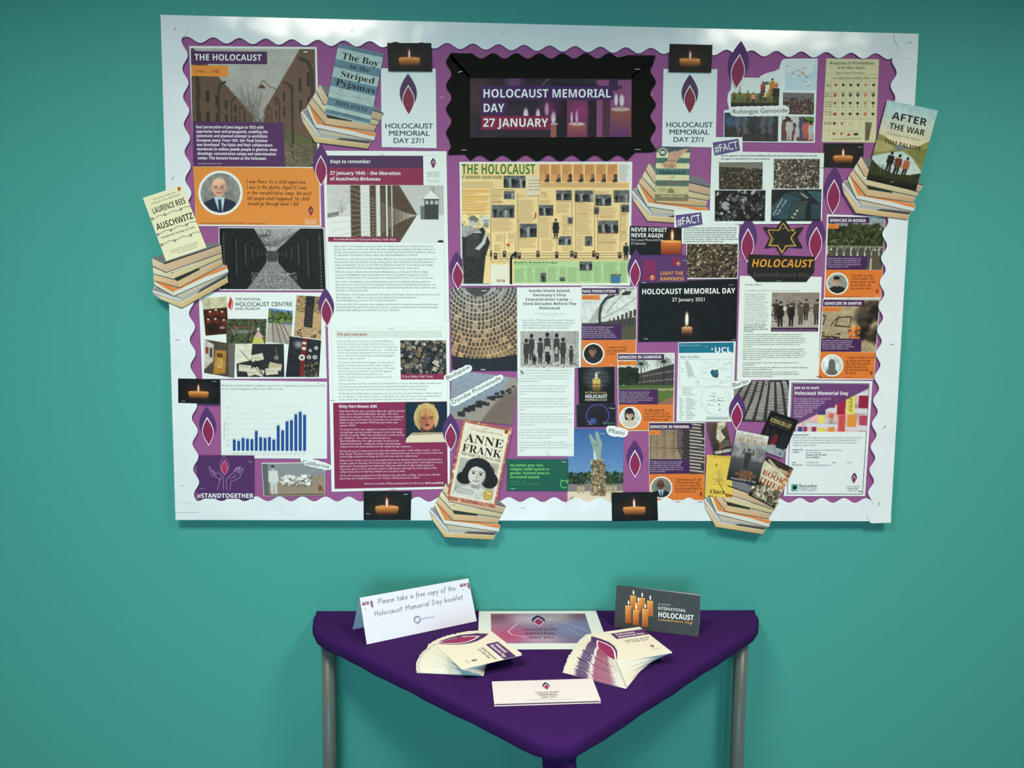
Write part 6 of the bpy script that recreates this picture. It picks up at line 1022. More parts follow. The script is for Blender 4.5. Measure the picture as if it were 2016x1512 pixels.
# --- map handout
I = Item('map_handout', 'white handout with teal header, a map of Europe and a round inset map', 'poster', 1.8, (1388, 830)); I.sheet([(1335, 674), (1448, 672), (1442.5, 830), (1331.5, 830)], (220, 228, 226))
I.flat('header_band', [([(1336, 675.5), (1444, 674), (1443.7, 694), (1336, 695)], (22, 110, 138))]); I.text((238, 240, 240), [('UCL', 1405.7, 694, 1439.6, 10.4, {'st': 'b', 'res': 2})]); I.text((190, 216, 224), [('CENTRE FOR HOLOCAUST EDUCATION', 1337.5, 681, 1378, 2)]); I.flat('header_mark', [([(1399.5, 689), (1403.5, 689), (1401.5, 684)], (214, 230, 234))])
I.text((60, 62, 62), [('‘After the War’', 1337.4, 704.6, 1378, 4.6)])
I.strokes((160, 168, 168), [R4(1337.4, 707, 1439.8, 761)+[(1337.4, 707)], circle(1408.3, 787.6, 29, 40)+[(1437.3, 787.6)]]+[[(1377, 730), (1384, 722), (1392, 726), (1398, 720), (1404, 726)], [(1353, 745), (1362, 740), (1372, 744), (1376, 752), (1370, 760)], [(1385, 708), (1390, 716), (1396, 712), (1402, 718), (1412, 712), (1416, 708)], [(1412, 726), (1424, 722), (1436, 730)], [(1396, 745), (1404, 750), (1416, 746), (1428, 752), (1439, 748)], [(1380, 742), (1388, 748), (1394, 744)], [(1340, 727), (1344, 724), (1346, 730), (1342, 732), (1340, 727)], [(1382, 796), (1390, 802), (1394, 812), (1402, 815)], [(1425, 772), (1430, 778), (1434, 790)]], .4, 'map_outline')
I.flat('map_print', [([(1348, 712), (1354, 709), (1356, 716), (1360, 720), (1364, 732), (1366, 738), (1360, 741), (1352, 741), (1355, 734), (1352, 728), (1350, 720)], (186, 194, 192)), ([(1398, 731), (1403, 727), (1405, 729), (1413, 727), (1414, 735), (1414, 741), (1411, 744), (1403, 742), (1399, 736)], (36, 92, 116))])
I.flat('map_dots', [(circle(x, y, 1.05, 8), (34, 36, 38)) for x, y in [(1403.5, 781), (1407, 779.7), (1413.7, 783.2), (1401.4, 788.3), (1405.2, 786.4), (1406.8, 790), (1412.9, 788), (1415, 788), (1418.3, 788.3), (1394.6, 796.3), (1415.5, 795), (1416.6, 805.3)]])
rr = random.Random(9)
I.strokes((140, 146, 146), [[(1343, 764.5+4*k), (1343+rr.uniform(14, 26), 764.5+4*k)] for k in range(4)]+[[(1337.5, 783.5+3.45*k), (1337.5+rr.uniform(4, 10), 783.5+3.45*k)] for k in range(13)]+[[(1350, 783.5+3.45*k), (1350+rr.uniform(8, 22), 783.5+3.45*k)] for k in range(13)]+[[(1390, 821+2*k), (1434, 821+2*k)] for k in range(3)]+[[(x, y), (x+7, y)] for x, y in ((1395, 779), (1418, 783), (1392, 788), (1420, 789), (1398, 798), (1412, 798), (1413, 808), (1401, 774), (1424, 717), (1432, 714), (1382, 733), (1418, 727), (1369, 752), (1350, 732), (1408, 733), (1430, 742), (1416, 753))], .7, 'fine_print')
I.staple(1390, 682, 8, 9)
# --- Berlin, event poster
I = Item('photo_print', 'photo of rows of grey concrete memorial slabs beside the word Berlin', 'photo', 1.3, (1497, 830)); Q = [(1445, 752), (1553, 748.5), (1551.5, 831), (1442, 829)]; I.sheet(Q, (120, 116, 112)); I.photo(Q, berlin, seed=63)
I = Item('event_poster', 'white event poster with thin black frame headed Join us to mark Holocaust Memorial Day', 'poster', 1.9, (1622, 976)); I.sheet([(1553.5, 748.4), (1717, 750), (1702.3, 976.5), (1542.6, 976.5)], (220, 226, 228)); I.strokes((34, 34, 44), [[(1558, 753.5), (1711, 755.4), (1697.4, 972.5), (1549.6, 971.8), (1558, 753.5)]], 1.1, 'frame_line')
V_ = lambda x, y: (1440+x/6.3, 640+y/6.3)
def tags(cv):
    w, h = cv.w, cv.h; cv.a[:] = (196, 170, 170); cv.noise(.25, 16)
    for y in (.14, .5, .85): cv.poly([(w*.2, h*(y-.03)), (w, h*(y+.02)), (w, h*(y+.12)), (w*.2, h*(y+.05))], (206, 204, 216))
    for x, y, ww, hh, c in [(.72, .22, .11, .4, (226, 210, 84)), (.88, .24, .12, .26, (150, 28, 60)), (.6, .24, .11, .4, (160, 30, 64)), (.36, .62, .08, .2, (230, 210, 90)), (.62, .64, .1, .36, (226, 90, 90)), (.74, .64, .12, .26, (224, 140, 50)), (.5, .62, .06, .1, (220, 90, 60)), (.25, .66, .1, .14, (230, 170, 180)), (.1, .9, .06, .1, (40, 70, 150)), (.17, .9, .05, .1, (170, 40, 80)), (.28, .9, .06, .1, (150, 40, 90)), (.36, .92, .1, .08, (230, 200, 70)), (.5, .9, .08, .1, (226, 130, 50)), (.02, .9, .05, .1, (200, 60, 90)), (.9, .66, .1, .2, (180, 60, 90)), (.35, .3, .1, .35, (60, 50, 130)), (.45, .3, .12, .2, (130, 30, 60))]: cv.rect(w*x, h*y, w*(x+ww), h*(y+hh), c)
    for k in range(12): cv.line([(w*(.74+.02*(k % 3)), h*(.3+.025*k)), (w*(.79+.01*(k % 2)), h*(.31+.025*k))], .8, (60, 50, 40)); cv.line([(w*.64, h*(.68+.025*k)), (w*.7, h*(.69+.025*k))], .8, (120, 40, 40))
    cv.poly([(0, 0), (w*1.0, 0), (w*1.0, h*.09), (w*.03, h*.9), (0, h*.92)], (100, 52, 110), .92)
I.photo([V_(752, 722), V_(1700, 732), V_(1670, 1325), V_(725, 1318)], tags, 'header_print', seed=64)
I.text((240, 236, 240), [('Join us to mark', *V_(776, 792), V_(1085, 0)[0], 5.2, {'st': 'b', 'res': 2}), ('Holocaust Memorial Day', *V_(776, 862), V_(1445, 0)[0], 6.6, {'st': 'b', 'res': 2, 'y1': V_(0, 866)[1]})])
I.body((226, 204, 230), 'Holocaust Memorial Day is the international\nday to remember the six million Jews\nmurdered during the Holocaust, and\nthe millions of people murdered\nunder Nazi Persecution and\nin the genocides which\nfollowed in Cambodia,\nRwanda, Bosnia\nand Darfur.', V_(775, 0)[0], 640+922/6.3, 4.35, V_(1228, 0)[0], 3, 'r', xs=-.1)
X_ = lambda x, y: (1370+x/5.04, 780+y/5.04)
I.body((70, 72, 76), 'DAVID’S STORY - Ros Gelbart will talk about her father’s life in Czechoslovakia before\nthe war, his detention in Auschwitz at the age of 14, the death march and his life in\nEngland after the war. (Parents are advised that some of the content may not be\nsuitable for younger children)', *X_(960, 418), 4.85, X_(1650, 0)[0], 2.9, 'r')
I.text((44, 44, 48), [('Activity/event title:', *X_(962, 389), X_(1118, 0)[0], 3, {'st': 'b'}), ('Organised by:', *X_(953, 536), X_(1063, 0)[0], 2.8, {'st': 'b'}), ('Location:', *X_(953, 560), X_(1024, 0)[0], 2.8, {'st': 'b'}), ('Meeting ID: 847 1950 8578', *X_(1088, 588), X_(1295, 0)[0], 2.8, {'st': 'b'}), ('Passcode: BMBH11', *X_(1088, 612), X_(1230, 0)[0], 2.8, {'st': 'b'}), ('Date:', *X_(951, 662), X_(990, 0)[0], 2.8, {'st': 'b'}), ('Find out more:', *X_(951, 686), X_(1063, 0)[0], 2.8, {'st': 'b'}), ('Time:', *X_(1348, 664), X_(1386, 0)[0], 2.8, {'st': 'b'})])
I.text((90, 92, 100), [('Bassetlaw District Council and the 45 Aid Society', *X_(1088, 540), X_(1450, 0)[0], 2.8), ('1st February 2022', *X_(1088, 662), X_(1218, 0)[0], 2.8), ('6.00pm', *X_(1490, 662), X_(1545, 0)[0], 2.8)]); I.text((60, 80, 130), [('Join Zoom Meeting', *X_(1088, 564), X_(1235, 0)[0], 2.8), ('stephen.brown@bassetlaw.gov.uk', *X_(1086, 688), X_(1335, 0)[0], 2.8)])
I.flat('council_badge', [(R4(*X_(940, 868), *X_(1013, 942)), (150, 200, 190)), (R4(*X_(950, 876), *X_(1003, 934)), (60, 130, 120)), (circle(*X_(978, 904), 3.4, 16), (20, 24, 26)), ([X_(985, 930), X_(1000, 930), X_(1000, 915)], (230, 240, 236))]); I.text((54, 70, 78), [('Bassetlaw', *X_(1022, 902), X_(1200, 0)[0], 6.2, {'st': 'r', 'res': 2}), ('DISTRICT COUNCIL', *X_(1022, 926), X_(1198, 0)[0], 2.9, {'st': 'r'}), ('North Nottinghamshire', *X_(1040, 940), X_(1180, 0)[0], 1.8)])
I.flat('flame_logo', flame_polys(X_(1570, 755), X_(1562, 868), 11, .6)); I.text((70, 74, 78), [('HOLOCAUST', *X_(1490, 901), X_(1627, 0)[0], 2.6), ('MEMORIAL', *X_(1497, 922), X_(1613, 0)[0], 2.6), ('DAY 27/1', *X_(1508, 942), X_(1600, 0)[0], 2.6)]); I.staple(1693, 967, -10, 8, (60, 60, 60))
# --- flame cutouts
for i, (T, B, w_, lv, lb) in enumerate([((898.9, 495), (902.6, 571.4), 31, 3, 'at the lower left corner of the timeline poster'), ((1251.7, 490.6), (1248.7, 567.4), 29.5, 4.2, 'at the lower right corner of the timeline poster'), ((631.8, 284), (633, 366.6), 32.5, 3.4, 'beside the title of the Days to remember page'),
    ((640.8, 566), (644.7, 643.4), 31, 3, 'beside the top of the pots and pans page'), ((886.9, 813.7), (888, 887.2), 32, 4, 'left of the diary book cover'), ((1249.4, 866), (1249.8, 939.6), 31.5, 3, 'right of the bronze hand photo'), ((1452.3, 772), (1448.4, 845.6), 32, 4.1, 'overlapping the photo of concrete slabs'),
    ((1458, 81.5), (1448, 176.8), 39, 5.8, 'topmost, crossing the top border above the Rohingya sheet'), ((1642.9, 327.7), (1638.4, 421.9), 37.5, 3.1, 'right of the upper fact sheet'), ((1473, 424), (1470, 517), 36, 3.3, 'left of the black star'), ((1608, 422), (1603, 512.8), 37, 3.3, 'right of the black star'), ((406.8, 800), (412, 877.3), 32.5, 3, 'left of the bar chart')]):
    I = Item('flame_cutout', 'purple and magenta paper flame cutout '+lb, 'cutout', lv, B, 'paper flame cutouts'); pl = flame_polys(T, B, w_, 1.3, (82, 40, 104), (138, 34, 78)); 
    I.sheet(pl[0][0], (82, 40, 104), 'flame_body'); d0 = I.d; I.sheet(pl[1][0], (238, 222, 236), 'flame_outline', th=.00042); I.flat('flame_heart', [pl[2]])
# --- stacks of printed books
S_ = lambda pts: np.array(pts, float)
A0, B0 = np.array([335., 765.]), np.array([845., 485.])
BOOKS = [[([(95, 638), (325, 705), (335, 765), (110, 668)], (226, 200, 150)), ([(325, 705), (832, 428), (845, 485), (335, 765)], (214, 182, 128)), ([(325, 705), (832, 428), (836, 440), (328, 716)], (232, 206, 156)), ([(110, 668), (335, 765), (845, 485), (846, 491), (334, 772), (100, 668)], (28, 24, 22))],
 [([(15, 560), (62, 535), (260, 620), (340, 660), (830, 380), (835, 400), (345, 695), (330, 690), (20, 590)], (140, 140, 142)), ([(18, 570), (330, 665), (345, 695), (20, 596)], (214, 220, 222)), ([(340, 665), (832, 392), (825, 432), (348, 692)], (176, 178, 180)), ([(540, 560), (832, 392), (825, 432), (500, 610)], (74, 70, 70)), ([(20, 596), (110, 624), (110, 629), (20, 602)], (190, 70, 60))],
 [([(45, 470), (60, 455), (275, 548), (240, 600)], (226, 130, 62)), ([(275, 548), (560, 415), (828, 292), (830, 325), (250, 612)], (226, 130, 62)), ([(30, 476), (240, 590), (245, 632), (42, 512)], (226, 224, 196)), ([(240, 590), (600, 420), (835, 338), (850, 366), (245, 632)], (212, 212, 206)), ([(42, 512), (245, 632), (850, 366), (851, 372), (244, 640), (40, 520)], (30, 28, 26))],
 [([(120, 400), (240, 440), (290, 470), (540, 340), (500, 320)], (40, 50, 40)), ([(28, 410), (292, 472), (310, 540), (35, 462)], (226, 186, 142)), ([(292, 472), (770, 238), (786, 290), (310, 540)], (214, 178, 134)), ([(35, 462), (310, 540), (786, 290), (787, 296), (310, 548), (30, 466)], (26, 22, 20))],
 [([(20, 330), (225, 385), (238, 445), (28, 385)], (226, 214, 176)), ([(225, 385), (770, 168), (778, 215), (238, 445)], (214, 196, 150)), ([(28, 385), (238, 445), (778, 215), (778, 222), (238, 452), (26, 390)], (30, 28, 24)), ([(165, 372), (500, 262), (480, 285), (200, 380)], (236, 226, 206))],
 [([(10, 218), (200, 150), (590, 45), (765, 68), (135, 278)], (112, 112, 118)), ([(12, 222), (150, 282), (165, 372), (20, 300)], (226, 196, 160)), ([(150, 282), (752, 82), (775, 156), (166, 372)], (210, 176, 142)), ([(20, 300), (166, 372), (775, 156), (775, 162), (166, 380), (20, 308)], (30, 26, 24)), ([(130, 275), (765, 66), (768, 72), (150, 284)], (40, 40, 42))]]
OUT = [(10, 218), (200, 150), (590, 45), (765, 66), (775, 160), (778, 218), (787, 290), (830, 295), (851, 370), (832, 395), (847, 488), (334, 772), (98, 668), (20, 600), (15, 560), (40, 520), (28, 470), (24, 410), (26, 385), (18, 330), (20, 305)]
def stack(A, B, lv, label):
    A = np.array(A, float); B = np.array(B, float); z = complex(*(B-A))/complex(*(B0-A0))
    tf = lambda P: [tuple(A+np.array([(complex(*(np.array(p)-A0))*z).real, (complex(*(np.array(p)-A0))*z).imag])) for p in P]
    I = Item('book_stack_cutout', label, 'cutout', lv, tuple(A), 'printed cutouts of stacked books')
    I.sheet(tf(OUT), (190, 180, 160), 'card', th=.0006)
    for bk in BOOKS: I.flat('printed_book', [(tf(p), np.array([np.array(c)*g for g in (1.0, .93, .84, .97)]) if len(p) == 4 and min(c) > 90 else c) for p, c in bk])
    return I
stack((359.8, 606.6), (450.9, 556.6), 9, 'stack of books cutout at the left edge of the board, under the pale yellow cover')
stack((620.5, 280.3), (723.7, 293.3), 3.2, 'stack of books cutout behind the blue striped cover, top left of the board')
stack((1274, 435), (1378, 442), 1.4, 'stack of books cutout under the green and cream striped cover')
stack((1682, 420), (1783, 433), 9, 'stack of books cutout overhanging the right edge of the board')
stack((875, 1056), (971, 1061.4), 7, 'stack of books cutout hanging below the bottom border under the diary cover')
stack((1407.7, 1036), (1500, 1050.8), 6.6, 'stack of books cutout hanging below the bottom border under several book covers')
# --- book covers
def local(q):
    q = np.array(q, float); return lambda x, y: tuple((q[0]*(1-x)+q[1]*x)*(1-y)+(q[3]*(1-x)+q[2]*x)*y)
def tline(I, L, c, rows, st='b', res=2):
    out = []
    for s_, x0, y, x1, cap in rows:
        a = L(x0, y); b = L(x1, y); out.append((s_, a[0], a[1], b[0], cap, {'y1': b[1], 'st': st, 'res': res}))
    return I.text(c, out)
def cover(q, lv, label, base, fn=None, seed=70):
    I = Item('book_cover', label, 'book cover', lv, ((q[2][0]+q[3][0])/2, max(q[2][1], q[3][1])), 'paper book covers')
    I.sheet(q, base); 
    if fn: I.photo(q, fn, 'cover_print', seed=seed)
    return I, local(q)
q = [(284, 390.7), (361, 365), (409, 488), (329.4, 514.5)]; I, L = cover(q, 10.5, 'pale yellow book cover cutout with black barbed wire lines, left edge of the board', (232, 226, 186))
tline(I, L, (34, 32, 26), [('LAURENCE REES', .1, .275, .93, 11.5)], 'b'); tline(I, L, (30, 28, 24), [('AUSCHWITZ', .06, .525, .965, 12.5)], 'b')
tline(I, L, (90, 88, 70), [('THE SUNDAY TIMES AND', .2, .085, .8, 3), ('INTERNATIONAL BESTSELLER', .14, .135, .86, 3)], 'r', 1); tline(I, L, (50, 48, 40), [('THE NAZIS AND THE ‘FINAL SOLUTION’', .07, .665, .92, 3.4)], 'b', 1); tline(I, L, (60, 58, 48), [('Thank God, that we nearly books of this stature', .18, .885, .86, 2.4), ('of Laurence Rees’s superb, moving masterpiece’', .18, .915, .84, 2.4), ('Andrew Roberts, Evening Standard', .32, .95, .8, 1.8)], 'r', 1)
for y in (.335, .585, .75): I.strokes((44, 44, 56), [([L(x, y+.012*math.sin(x*20)-.01*(y > .5)) for x in np.linspace(0, 1, 16)], .8)]+[([L(x+dx, y-.02), L(x-dx, y+.025)], .6) for x in (.04, .36, .76) for dx in (-.02, .0, .03)], name='barbed_wire_print')
I.flat('logo_oval', [(circle(*L(.9, .045), 3.4, 18, 4.2), (224, 110, 40)), (circle(*L(.9, .045), 1.7, 12, 3), (30, 28, 26)), (circle(*L(.905, .055), .8, 10, 1.8), (230, 224, 210))])
def stripes(a, b, n, ph=0):
    def f(cv):
        for k in range(n): cv.rect(0, cv.h*k/n, cv.w, cv.h*(k+1)/n, a if k % 2 == ph else b)
        cv.noise(.07, 8)
    return f
q = [(667, 86.5), (756.5, 106.5), (728.4, 246.5), (640, 225)]; I, L = cover(q, 4.4, 'blue and pale striped book cover cutout, top left of the board', (110, 144, 160))
def strip9(cv):
    ys = [0, .055, .22, .33, .47, .60, .755, .87, .925, .985, 1]; 
    for k in range(len(ys)-1): cv.rect(0, cv.h*ys[k], cv.w, cv.h*ys[k+1], (92, 128, 146) if k % 2 == 0 else (168, 190, 186))
    cv.noise(.08, 8); cv.line([(cv.w*.1, cv.h*.68), (cv.w*.4, cv.h*.69), (cv.w*.2, cv.h*.62)], .6, (110, 120, 116)); cv.line([(cv.w*.5, cv.h*.66), (cv.w*.96, cv.h*.72)], .6, (110, 120, 116)); cv.line([(cv.w*.5, cv.h*.68), (cv.w*.9, cv.h*.66)], .6, (110, 120, 116))
I.photo(q, strip9, 'cover_print', seed=71)
tline(I, L, (30, 34, 36), [('The Boy', .12, .195, .93, 12.5), ('Striped', .16, .44, .92, 11.5), ('Pyjamas', .1, .57, .98, 12)], 's', 3); tline(I, L, (40, 48, 52), [('in the', .33, .3, .78, 8.5), ('JOHN BOYNE', .17, .835, .9, 7.4)], 's', 2); tline(I, L, (50, 66, 76), [('THE 10TH ANNIVERSARY EDITION', .12, .955, .88, 3), ('A small wonder of a book', .2, .045, .82, 2)], 's', 1)
q = [(1292, 290), (1358.5, 290.5), (1354.4, 396), (1288.8, 395)]; I, L = cover(q, 3.4, 'green and cream striped book cover cutout with clasped hands, right of the black frame', (220, 208, 150))
def tat(cv):
    w, h = cv.w, cv.h; ys = [0, .1, .2, .3, .4, .52, .62, .73, 1]
    for k in range(8): cv.rect(0, h*ys[k], w, h*ys[k+1], (70, 116, 108) if k % 2 == 0 and k < 7 else (218, 208, 160))
    cv.rect(0, h*.73, w, h, (196, 186, 134)); cv.rect(0, h*.0, w, h*.08, (84, 88, 90)); cv.poly([(w*.36, h*.1), (w*.62, h*.06), (w*.98, h*.02), (w*.66, h*.22), (w*.5, h*.42), (w*.3, h*.38), (w*.16, h*.33), (w*.34, h*.24)], (196, 154, 124)); [cv.line([(w*(.2+.06*k), h*.33), (w*(.3+.06*k), h*.39)], .9, (150, 104, 84)) for k in range(5)]; cv.poly([(w*.4, 0), (w*.8, 0), (w*.62, h*.08)], (60, 84, 110))
    cv.ell(w*.19, h*.1, w*.14, h*.085, (214, 216, 200)); cv.ell(w*.19, h*.1, w*.11, h*.068, (60, 72, 70)); cv.rect(w*.12, h*.07, w*.26, h*.13, (206, 208, 196)); cv.poly([(w*.36, h*.86), (w*.38, h*.8), (w*.46, h*.77), (w*.56, h*.8), (w*.58, h*.86)], (130, 120, 84)); cv.rect(0, h*.88, w, h, (128, 118, 82)); cv.noise(.07, 6)
I.photo(q, tat, 'cover_print', seed=72); tline(I, L, (34, 40, 38), [('tattooist', .1, .5, .9, 7.6)], 's', 2); tline(I, L, (150, 60, 44), [('AUSCHWITZ', .08, .718, .92, 8.6)], 'r', 2); tline(I, L, (150, 60, 44), [('THE', .4, .375, .62, 5)], 'r', 1); tline(I, L, (60, 50, 40), [('OF', .44, .585, .56, 4.2)], 'r', 1); tline(I, L, (224, 220, 190), [('HEATHER MORRIS', .16, .935, .88, 4)], 'r', 1); tline(I, L, (60, 70, 60), [('The multi-million copy No.1 Bestseller', .08, .255, .92, 2), ('Based on the', .12, .775, .3, 1.8), ('powerful true story of', .06, .8, .34, 1.8), ('love and survival', .1, .825, .32, 1.8)], 's', 1)
q = [(1743.5, 198.4), (1843, 219), (1799.6, 377), (1702.6, 354.8)]; I, L = cover(q, 10.5, 'book cover cutout of three figures before hills, overhanging the right edge of the board', (170, 200, 196))
def war(cv):
    w, h = cv.w, cv.h; cv.grad((166, 202, 206), (226, 204, 160), 0, h*.5); cv.ell(w*.3, h*.1, w*.3, h*.05, (186, 212, 212), .6, .5)
    cv.poly([(0, h*.42), (w*.16, h*.44), (w*.34, h*.5), (w*.44, h*.58), (w*.66, h*.52), (w*.8, h*.48), (w, h*.38), (w, h*.8), (0, h*.8)], (140, 136, 74)); cv.poly([(0, h*.5), (w*.2, h*.5), (w*.4, h*.56), (w*.2, h*.62), (0, h*.64)], (170, 160, 100)); cv.poly([(w*.6, h*.56), (w, h*.48), (w, h*.7)], (120, 124, 62)); cv.poly([(0, h*.7), (w*.3, h*.62), (w*.55, h*.57), (w*.75, h*.62), (w, h*.76), (w, h*.9), (0, h*.86)], (190, 206, 200)); cv.noise(.07, 8)
    cv.poly([(0, h*.74), (w*.2, h*.82), (w*.5, h*.86), (w*.8, h*.83), (w, h*.78), (w, h), (0, h)], (40, 46, 22)); cv.grad((30, 32, 18), (16, 16, 12), h*.93, h); [cv.line([(w*x, h*.9), (w*(x+.02), h*cv.rng.uniform(.76, .84))], .7, (70, 76, 34)) for x in cv.rng.uniform(0, 1, 40)]
    for x, y, hh, c, lg in ((.36, .85, .25, (26, 24, 26), (22, 22, 26)), (.52, .87, .26, (110, 50, 34), (34, 32, 30)), (.68, .865, .24, (176, 92, 50), (60, 34, 30))): cv.person(w*x, h*y, h*hh, c, (70, 44, 34), lg)
    cv.line([(w*.4, h*.67), (w*.48, h*.7)], 1.4, (26, 24, 26))
I.photo(q, war, 'cover_print', seed=73); tline(I, L, (34, 34, 30), [('AFTER', .17, .215, .86, 14.5), ('THE WAR', .17, .335, .87, 12), ('TOM PALMER', .15, .52, .88, 8.2)], 'b', 3); tline(I, L, (70, 80, 76), [('FROM AUSCHWITZ TO AMBLESIDE', .17, .405, .83, 3)], 'r', 1); I.staple(1753, 359, 20, 9)
q = [(911.8, 824.6), (1008, 843.5), (975.3, 999), (879, 981.4)]; I, L = cover(q, 8.5, 'cream book cover cutout with a red patterned edge and a black and white portrait', (214, 196, 168))
def diary(cv):
    w, h = cv.w, cv.h; cv.a[:] = (176, 92, 76); cv.specks(420, (0, 0, w, h), (1.5, 3.6), [(222, 184, 156), (160, 62, 54), (206, 136, 112), (214, 160, 130)], .9)
    cv.rect(w*.05, h*.035, w*.955, h*.955, (224, 214, 190)); cv.rect(w*.1, h*.46, w*.9, h*.93, (176, 172, 162)); cv.noise(.05, 8)
    cx = w*.5; cv.ell(cx, h*.56, w*.27, h*.13, (26, 24, 24)); cv.ell(cx-w*.23, h*.7, w*.16, h*.08, (26, 24, 24)); cv.ell(cx+w*.27, h*.68, w*.17, h*.1, (26, 24, 24)); cv.ell(cx+w*.22, h*.6, w*.12, h*.1, (26, 24, 24)); cv.ell(cx-w*.2, h*.62, w*.1, h*.08, (26, 24, 24)); cv.ell(cx, h*.5, w*.2, h*.06, (30, 28, 28))
    cv.poly([(w*.1, h*.93), (w*.16, h*.84), (w*.36, h*.79), (w*.66, h*.79), (w*.88, h*.86), (w*.9, h*.93)], (206, 204, 196)); cv.rect(cx-w*.06, h*.72, cx+w*.1, h*.81, (150, 146, 140)); cv.ell(cx, h*.645, w*.17, h*.12, (206, 202, 194)); cv.ell(cx+w*.08, h*.66, w*.09, h*.1, (180, 176, 168), .6, .4)
    cv.poly([(cx-w*.16, h*.57), (cx-w*.04, h*.535), (cx+w*.08, h*.55), (cx+w*.2, h*.6), (cx+w*.1, h*.5), (cx-w*.12, h*.5)], (28, 26, 26))
    for sx in (-.075, .075): cv.ell(cx+w*sx, h*.625, w*.03, h*.013, (30, 28, 28)); cv.line([(cx+w*(sx-.045), h*.602), (cx+w*(sx+.045), h*.600)], 1, (50, 48, 46))
    cv.line([(cx, h*.63), (cx+w*.015, h*.675), (cx-w*.02, h*.68)], .8, (120, 116, 110)); cv.line([(cx-w*.06, h*.712), (cx, h*.722), (cx+w*.06, h*.71)], 1.4, (90, 80, 78)); cv.specks(90, (w*.55, h*.84, w*.88, h*.93), (.5, 1), [(90, 88, 84)], .7)
    cv.ell(w*.8, h*.86, w*.1, h*.065, (190, 150, 40)); cv.ell(w*.9, h*.05, w*.045, h*.03, (220, 110, 50)); cv.ell(w*.9, h*.05, w*.02, h*.022, (30, 28, 26))
I.photo(q, diary, 'cover_print', seed=74); tline(I, L, (34, 32, 30), [('ANNE', .12, .262, .9, 16.5), ('FRANK', .1, .385, .9, 15)], 's', 3); tline(I, L, (50, 46, 44), [('THE DIARY OF A YOUNG GIRL', .1, .43, .92, 5)], 's', 2); tline(I, L, (150, 70, 60), [('29 MILLION COPIES SOLD', .2, .11, .84, 3.6)], 's', 1); tline(I, L, (60, 56, 52), [('The Definitive Edition', .12, .845, .5, 3), ('Edited by Otto H. Frank', .12, .87, .52, 3), ('and Mirjam Pressler', .16, .895, .5, 3)], 's', 1); tline(I, L, (240, 226, 180), [('70th', .74, .855, .87, 6), ('Anniversary', .73, .88, .87, 2), ('Edition', .76, .9, .85, 2)], 's', 1); tline(I, L, (150, 80, 60), [('‘One of the', .76, .5, .86, 2.2), ('greatest books', .74, .52, .88, 2.2), ('of the century’', .74, .54, .88, 2.2), ('Guardian', .77, .56, .86, 2.2)], 's', 1); I.staple(957, 843.5, -5, 9, (120, 120, 118))
def sepia(cv): w, h = cv.w, cv.h; cv.grad((84, 70, 60), (44, 36, 32)); cv.poly([(w*.55, 0), (w*.98, 0), (w*.9, h*.15), (w*.62, h*.25), (w*.72, h*.42), (w*.8, h*.5), (w*.5, h*.62), (w*.3, h*.5), (w*.4, h*.3)], (196, 184, 160)); cv.poly([(w*.3, h*.56), (w*.55, h*.62), (w*.6, h*.8), (w*.3, h*.86), (w*.4, h*.7)], (120, 84, 62)); cv.noise(.2, 5)
q = [(1390.8, 833.6), (1428.5, 829.6), (1440.4, 890), (1405.7, 897)]; I, L = cover(q, 6.4, 'dark sepia book cover cutout showing gripped hands, left of the grey cover with raised arms', (70, 60, 52), sepia, 75); tline(I, L, (236, 232, 224), [('THOMAS KENEALLY', .05, .96, .99, 6)], 'b', 1); tline(I, L, (190, 180, 164), [('In the shadow', .6, .62, .95, 2), ('of Auschwitz', .6, .67, .93, 2), ('a flamboyant', .6, .72, .95, 2), ('German grew', .6, .77, .95, 2)], 'r', 1); tline(I, L, (120, 104, 80), [('LIST', .5, .2, .85, 6)], 's', 1)
def slist(cv): w, h = cv.w, cv.h; cv.a[:] = (20, 20, 22); cv.noise(.3, 6); cv.poly([(0, h*.78), (w, h*.76), (w, h), (0, h)], (150, 152, 156)); cv.noise(.2, 3, (0, h*.76, w, h)); [cv.poly([(w*x, h*.42), (w*(x+.12), h*.4), (w*(x+.14), h*.8), (w*(x-.02), h*.82)], (34, 34, 38)) for x in (.1, .3, .66, .82)]; cv.poly([(w*.44, h*.5), (w*.56, h*.5), (w*.62, h*.76), (w*.38, h*.76)], (110, 28, 36)); cv.ell(w*.86, h*.93, w*.05, h*.03, (40, 90, 150))
q = [(1516.8, 807.8), (1570.4, 827), (1539, 901), (1485.5, 881.8)]; I, L = cover(q, 6.4, 'black film cover cutout with a small dark red shape, beside the photo of slabs', (22, 22, 24), slist, 76); tline(I, L, (206, 178, 110), [('SCHINDLERS LIST', .1, .26, .86, 8.4)], 's', 2); tline(I, L, (130, 120, 90), [('A FILM BY STEVEN SPIELBERG', .18, .12, .85, 1.8), ('WINNER OF 7 ACADEMY AWARDS', .12, .32, .82, 1.8)], 'r', 1)
def once(cv): w, h = cv.w, cv.h; cv.a[:] = (226, 190, 74); cv.noise(.05, 10); cv.poly([(w*.5, h*.32), (w*.72, h*.62), (w*.4, h*.62)], (196, 168, 76)); cv.line([(w*.5, h*.32), (w*.2, h*.66)], .5, (150, 130, 70)); cv.line([(w*.5, h*.32), (w*.85, h*.55)], .5, (150, 130, 70)); cv.person(w*.4, h*.28, h*.1, (90, 70, 40), (90, 70, 40)); cv.specks(26, (w*.75, h*.93, w, h), (.8, 2.5), [(190, 80, 30), (120, 50, 24), (226, 130, 40)], .9); cv.specks(8, (w*.1, h*.97, w*.6, h), (.8, 2), [(40, 30, 20)], .9)
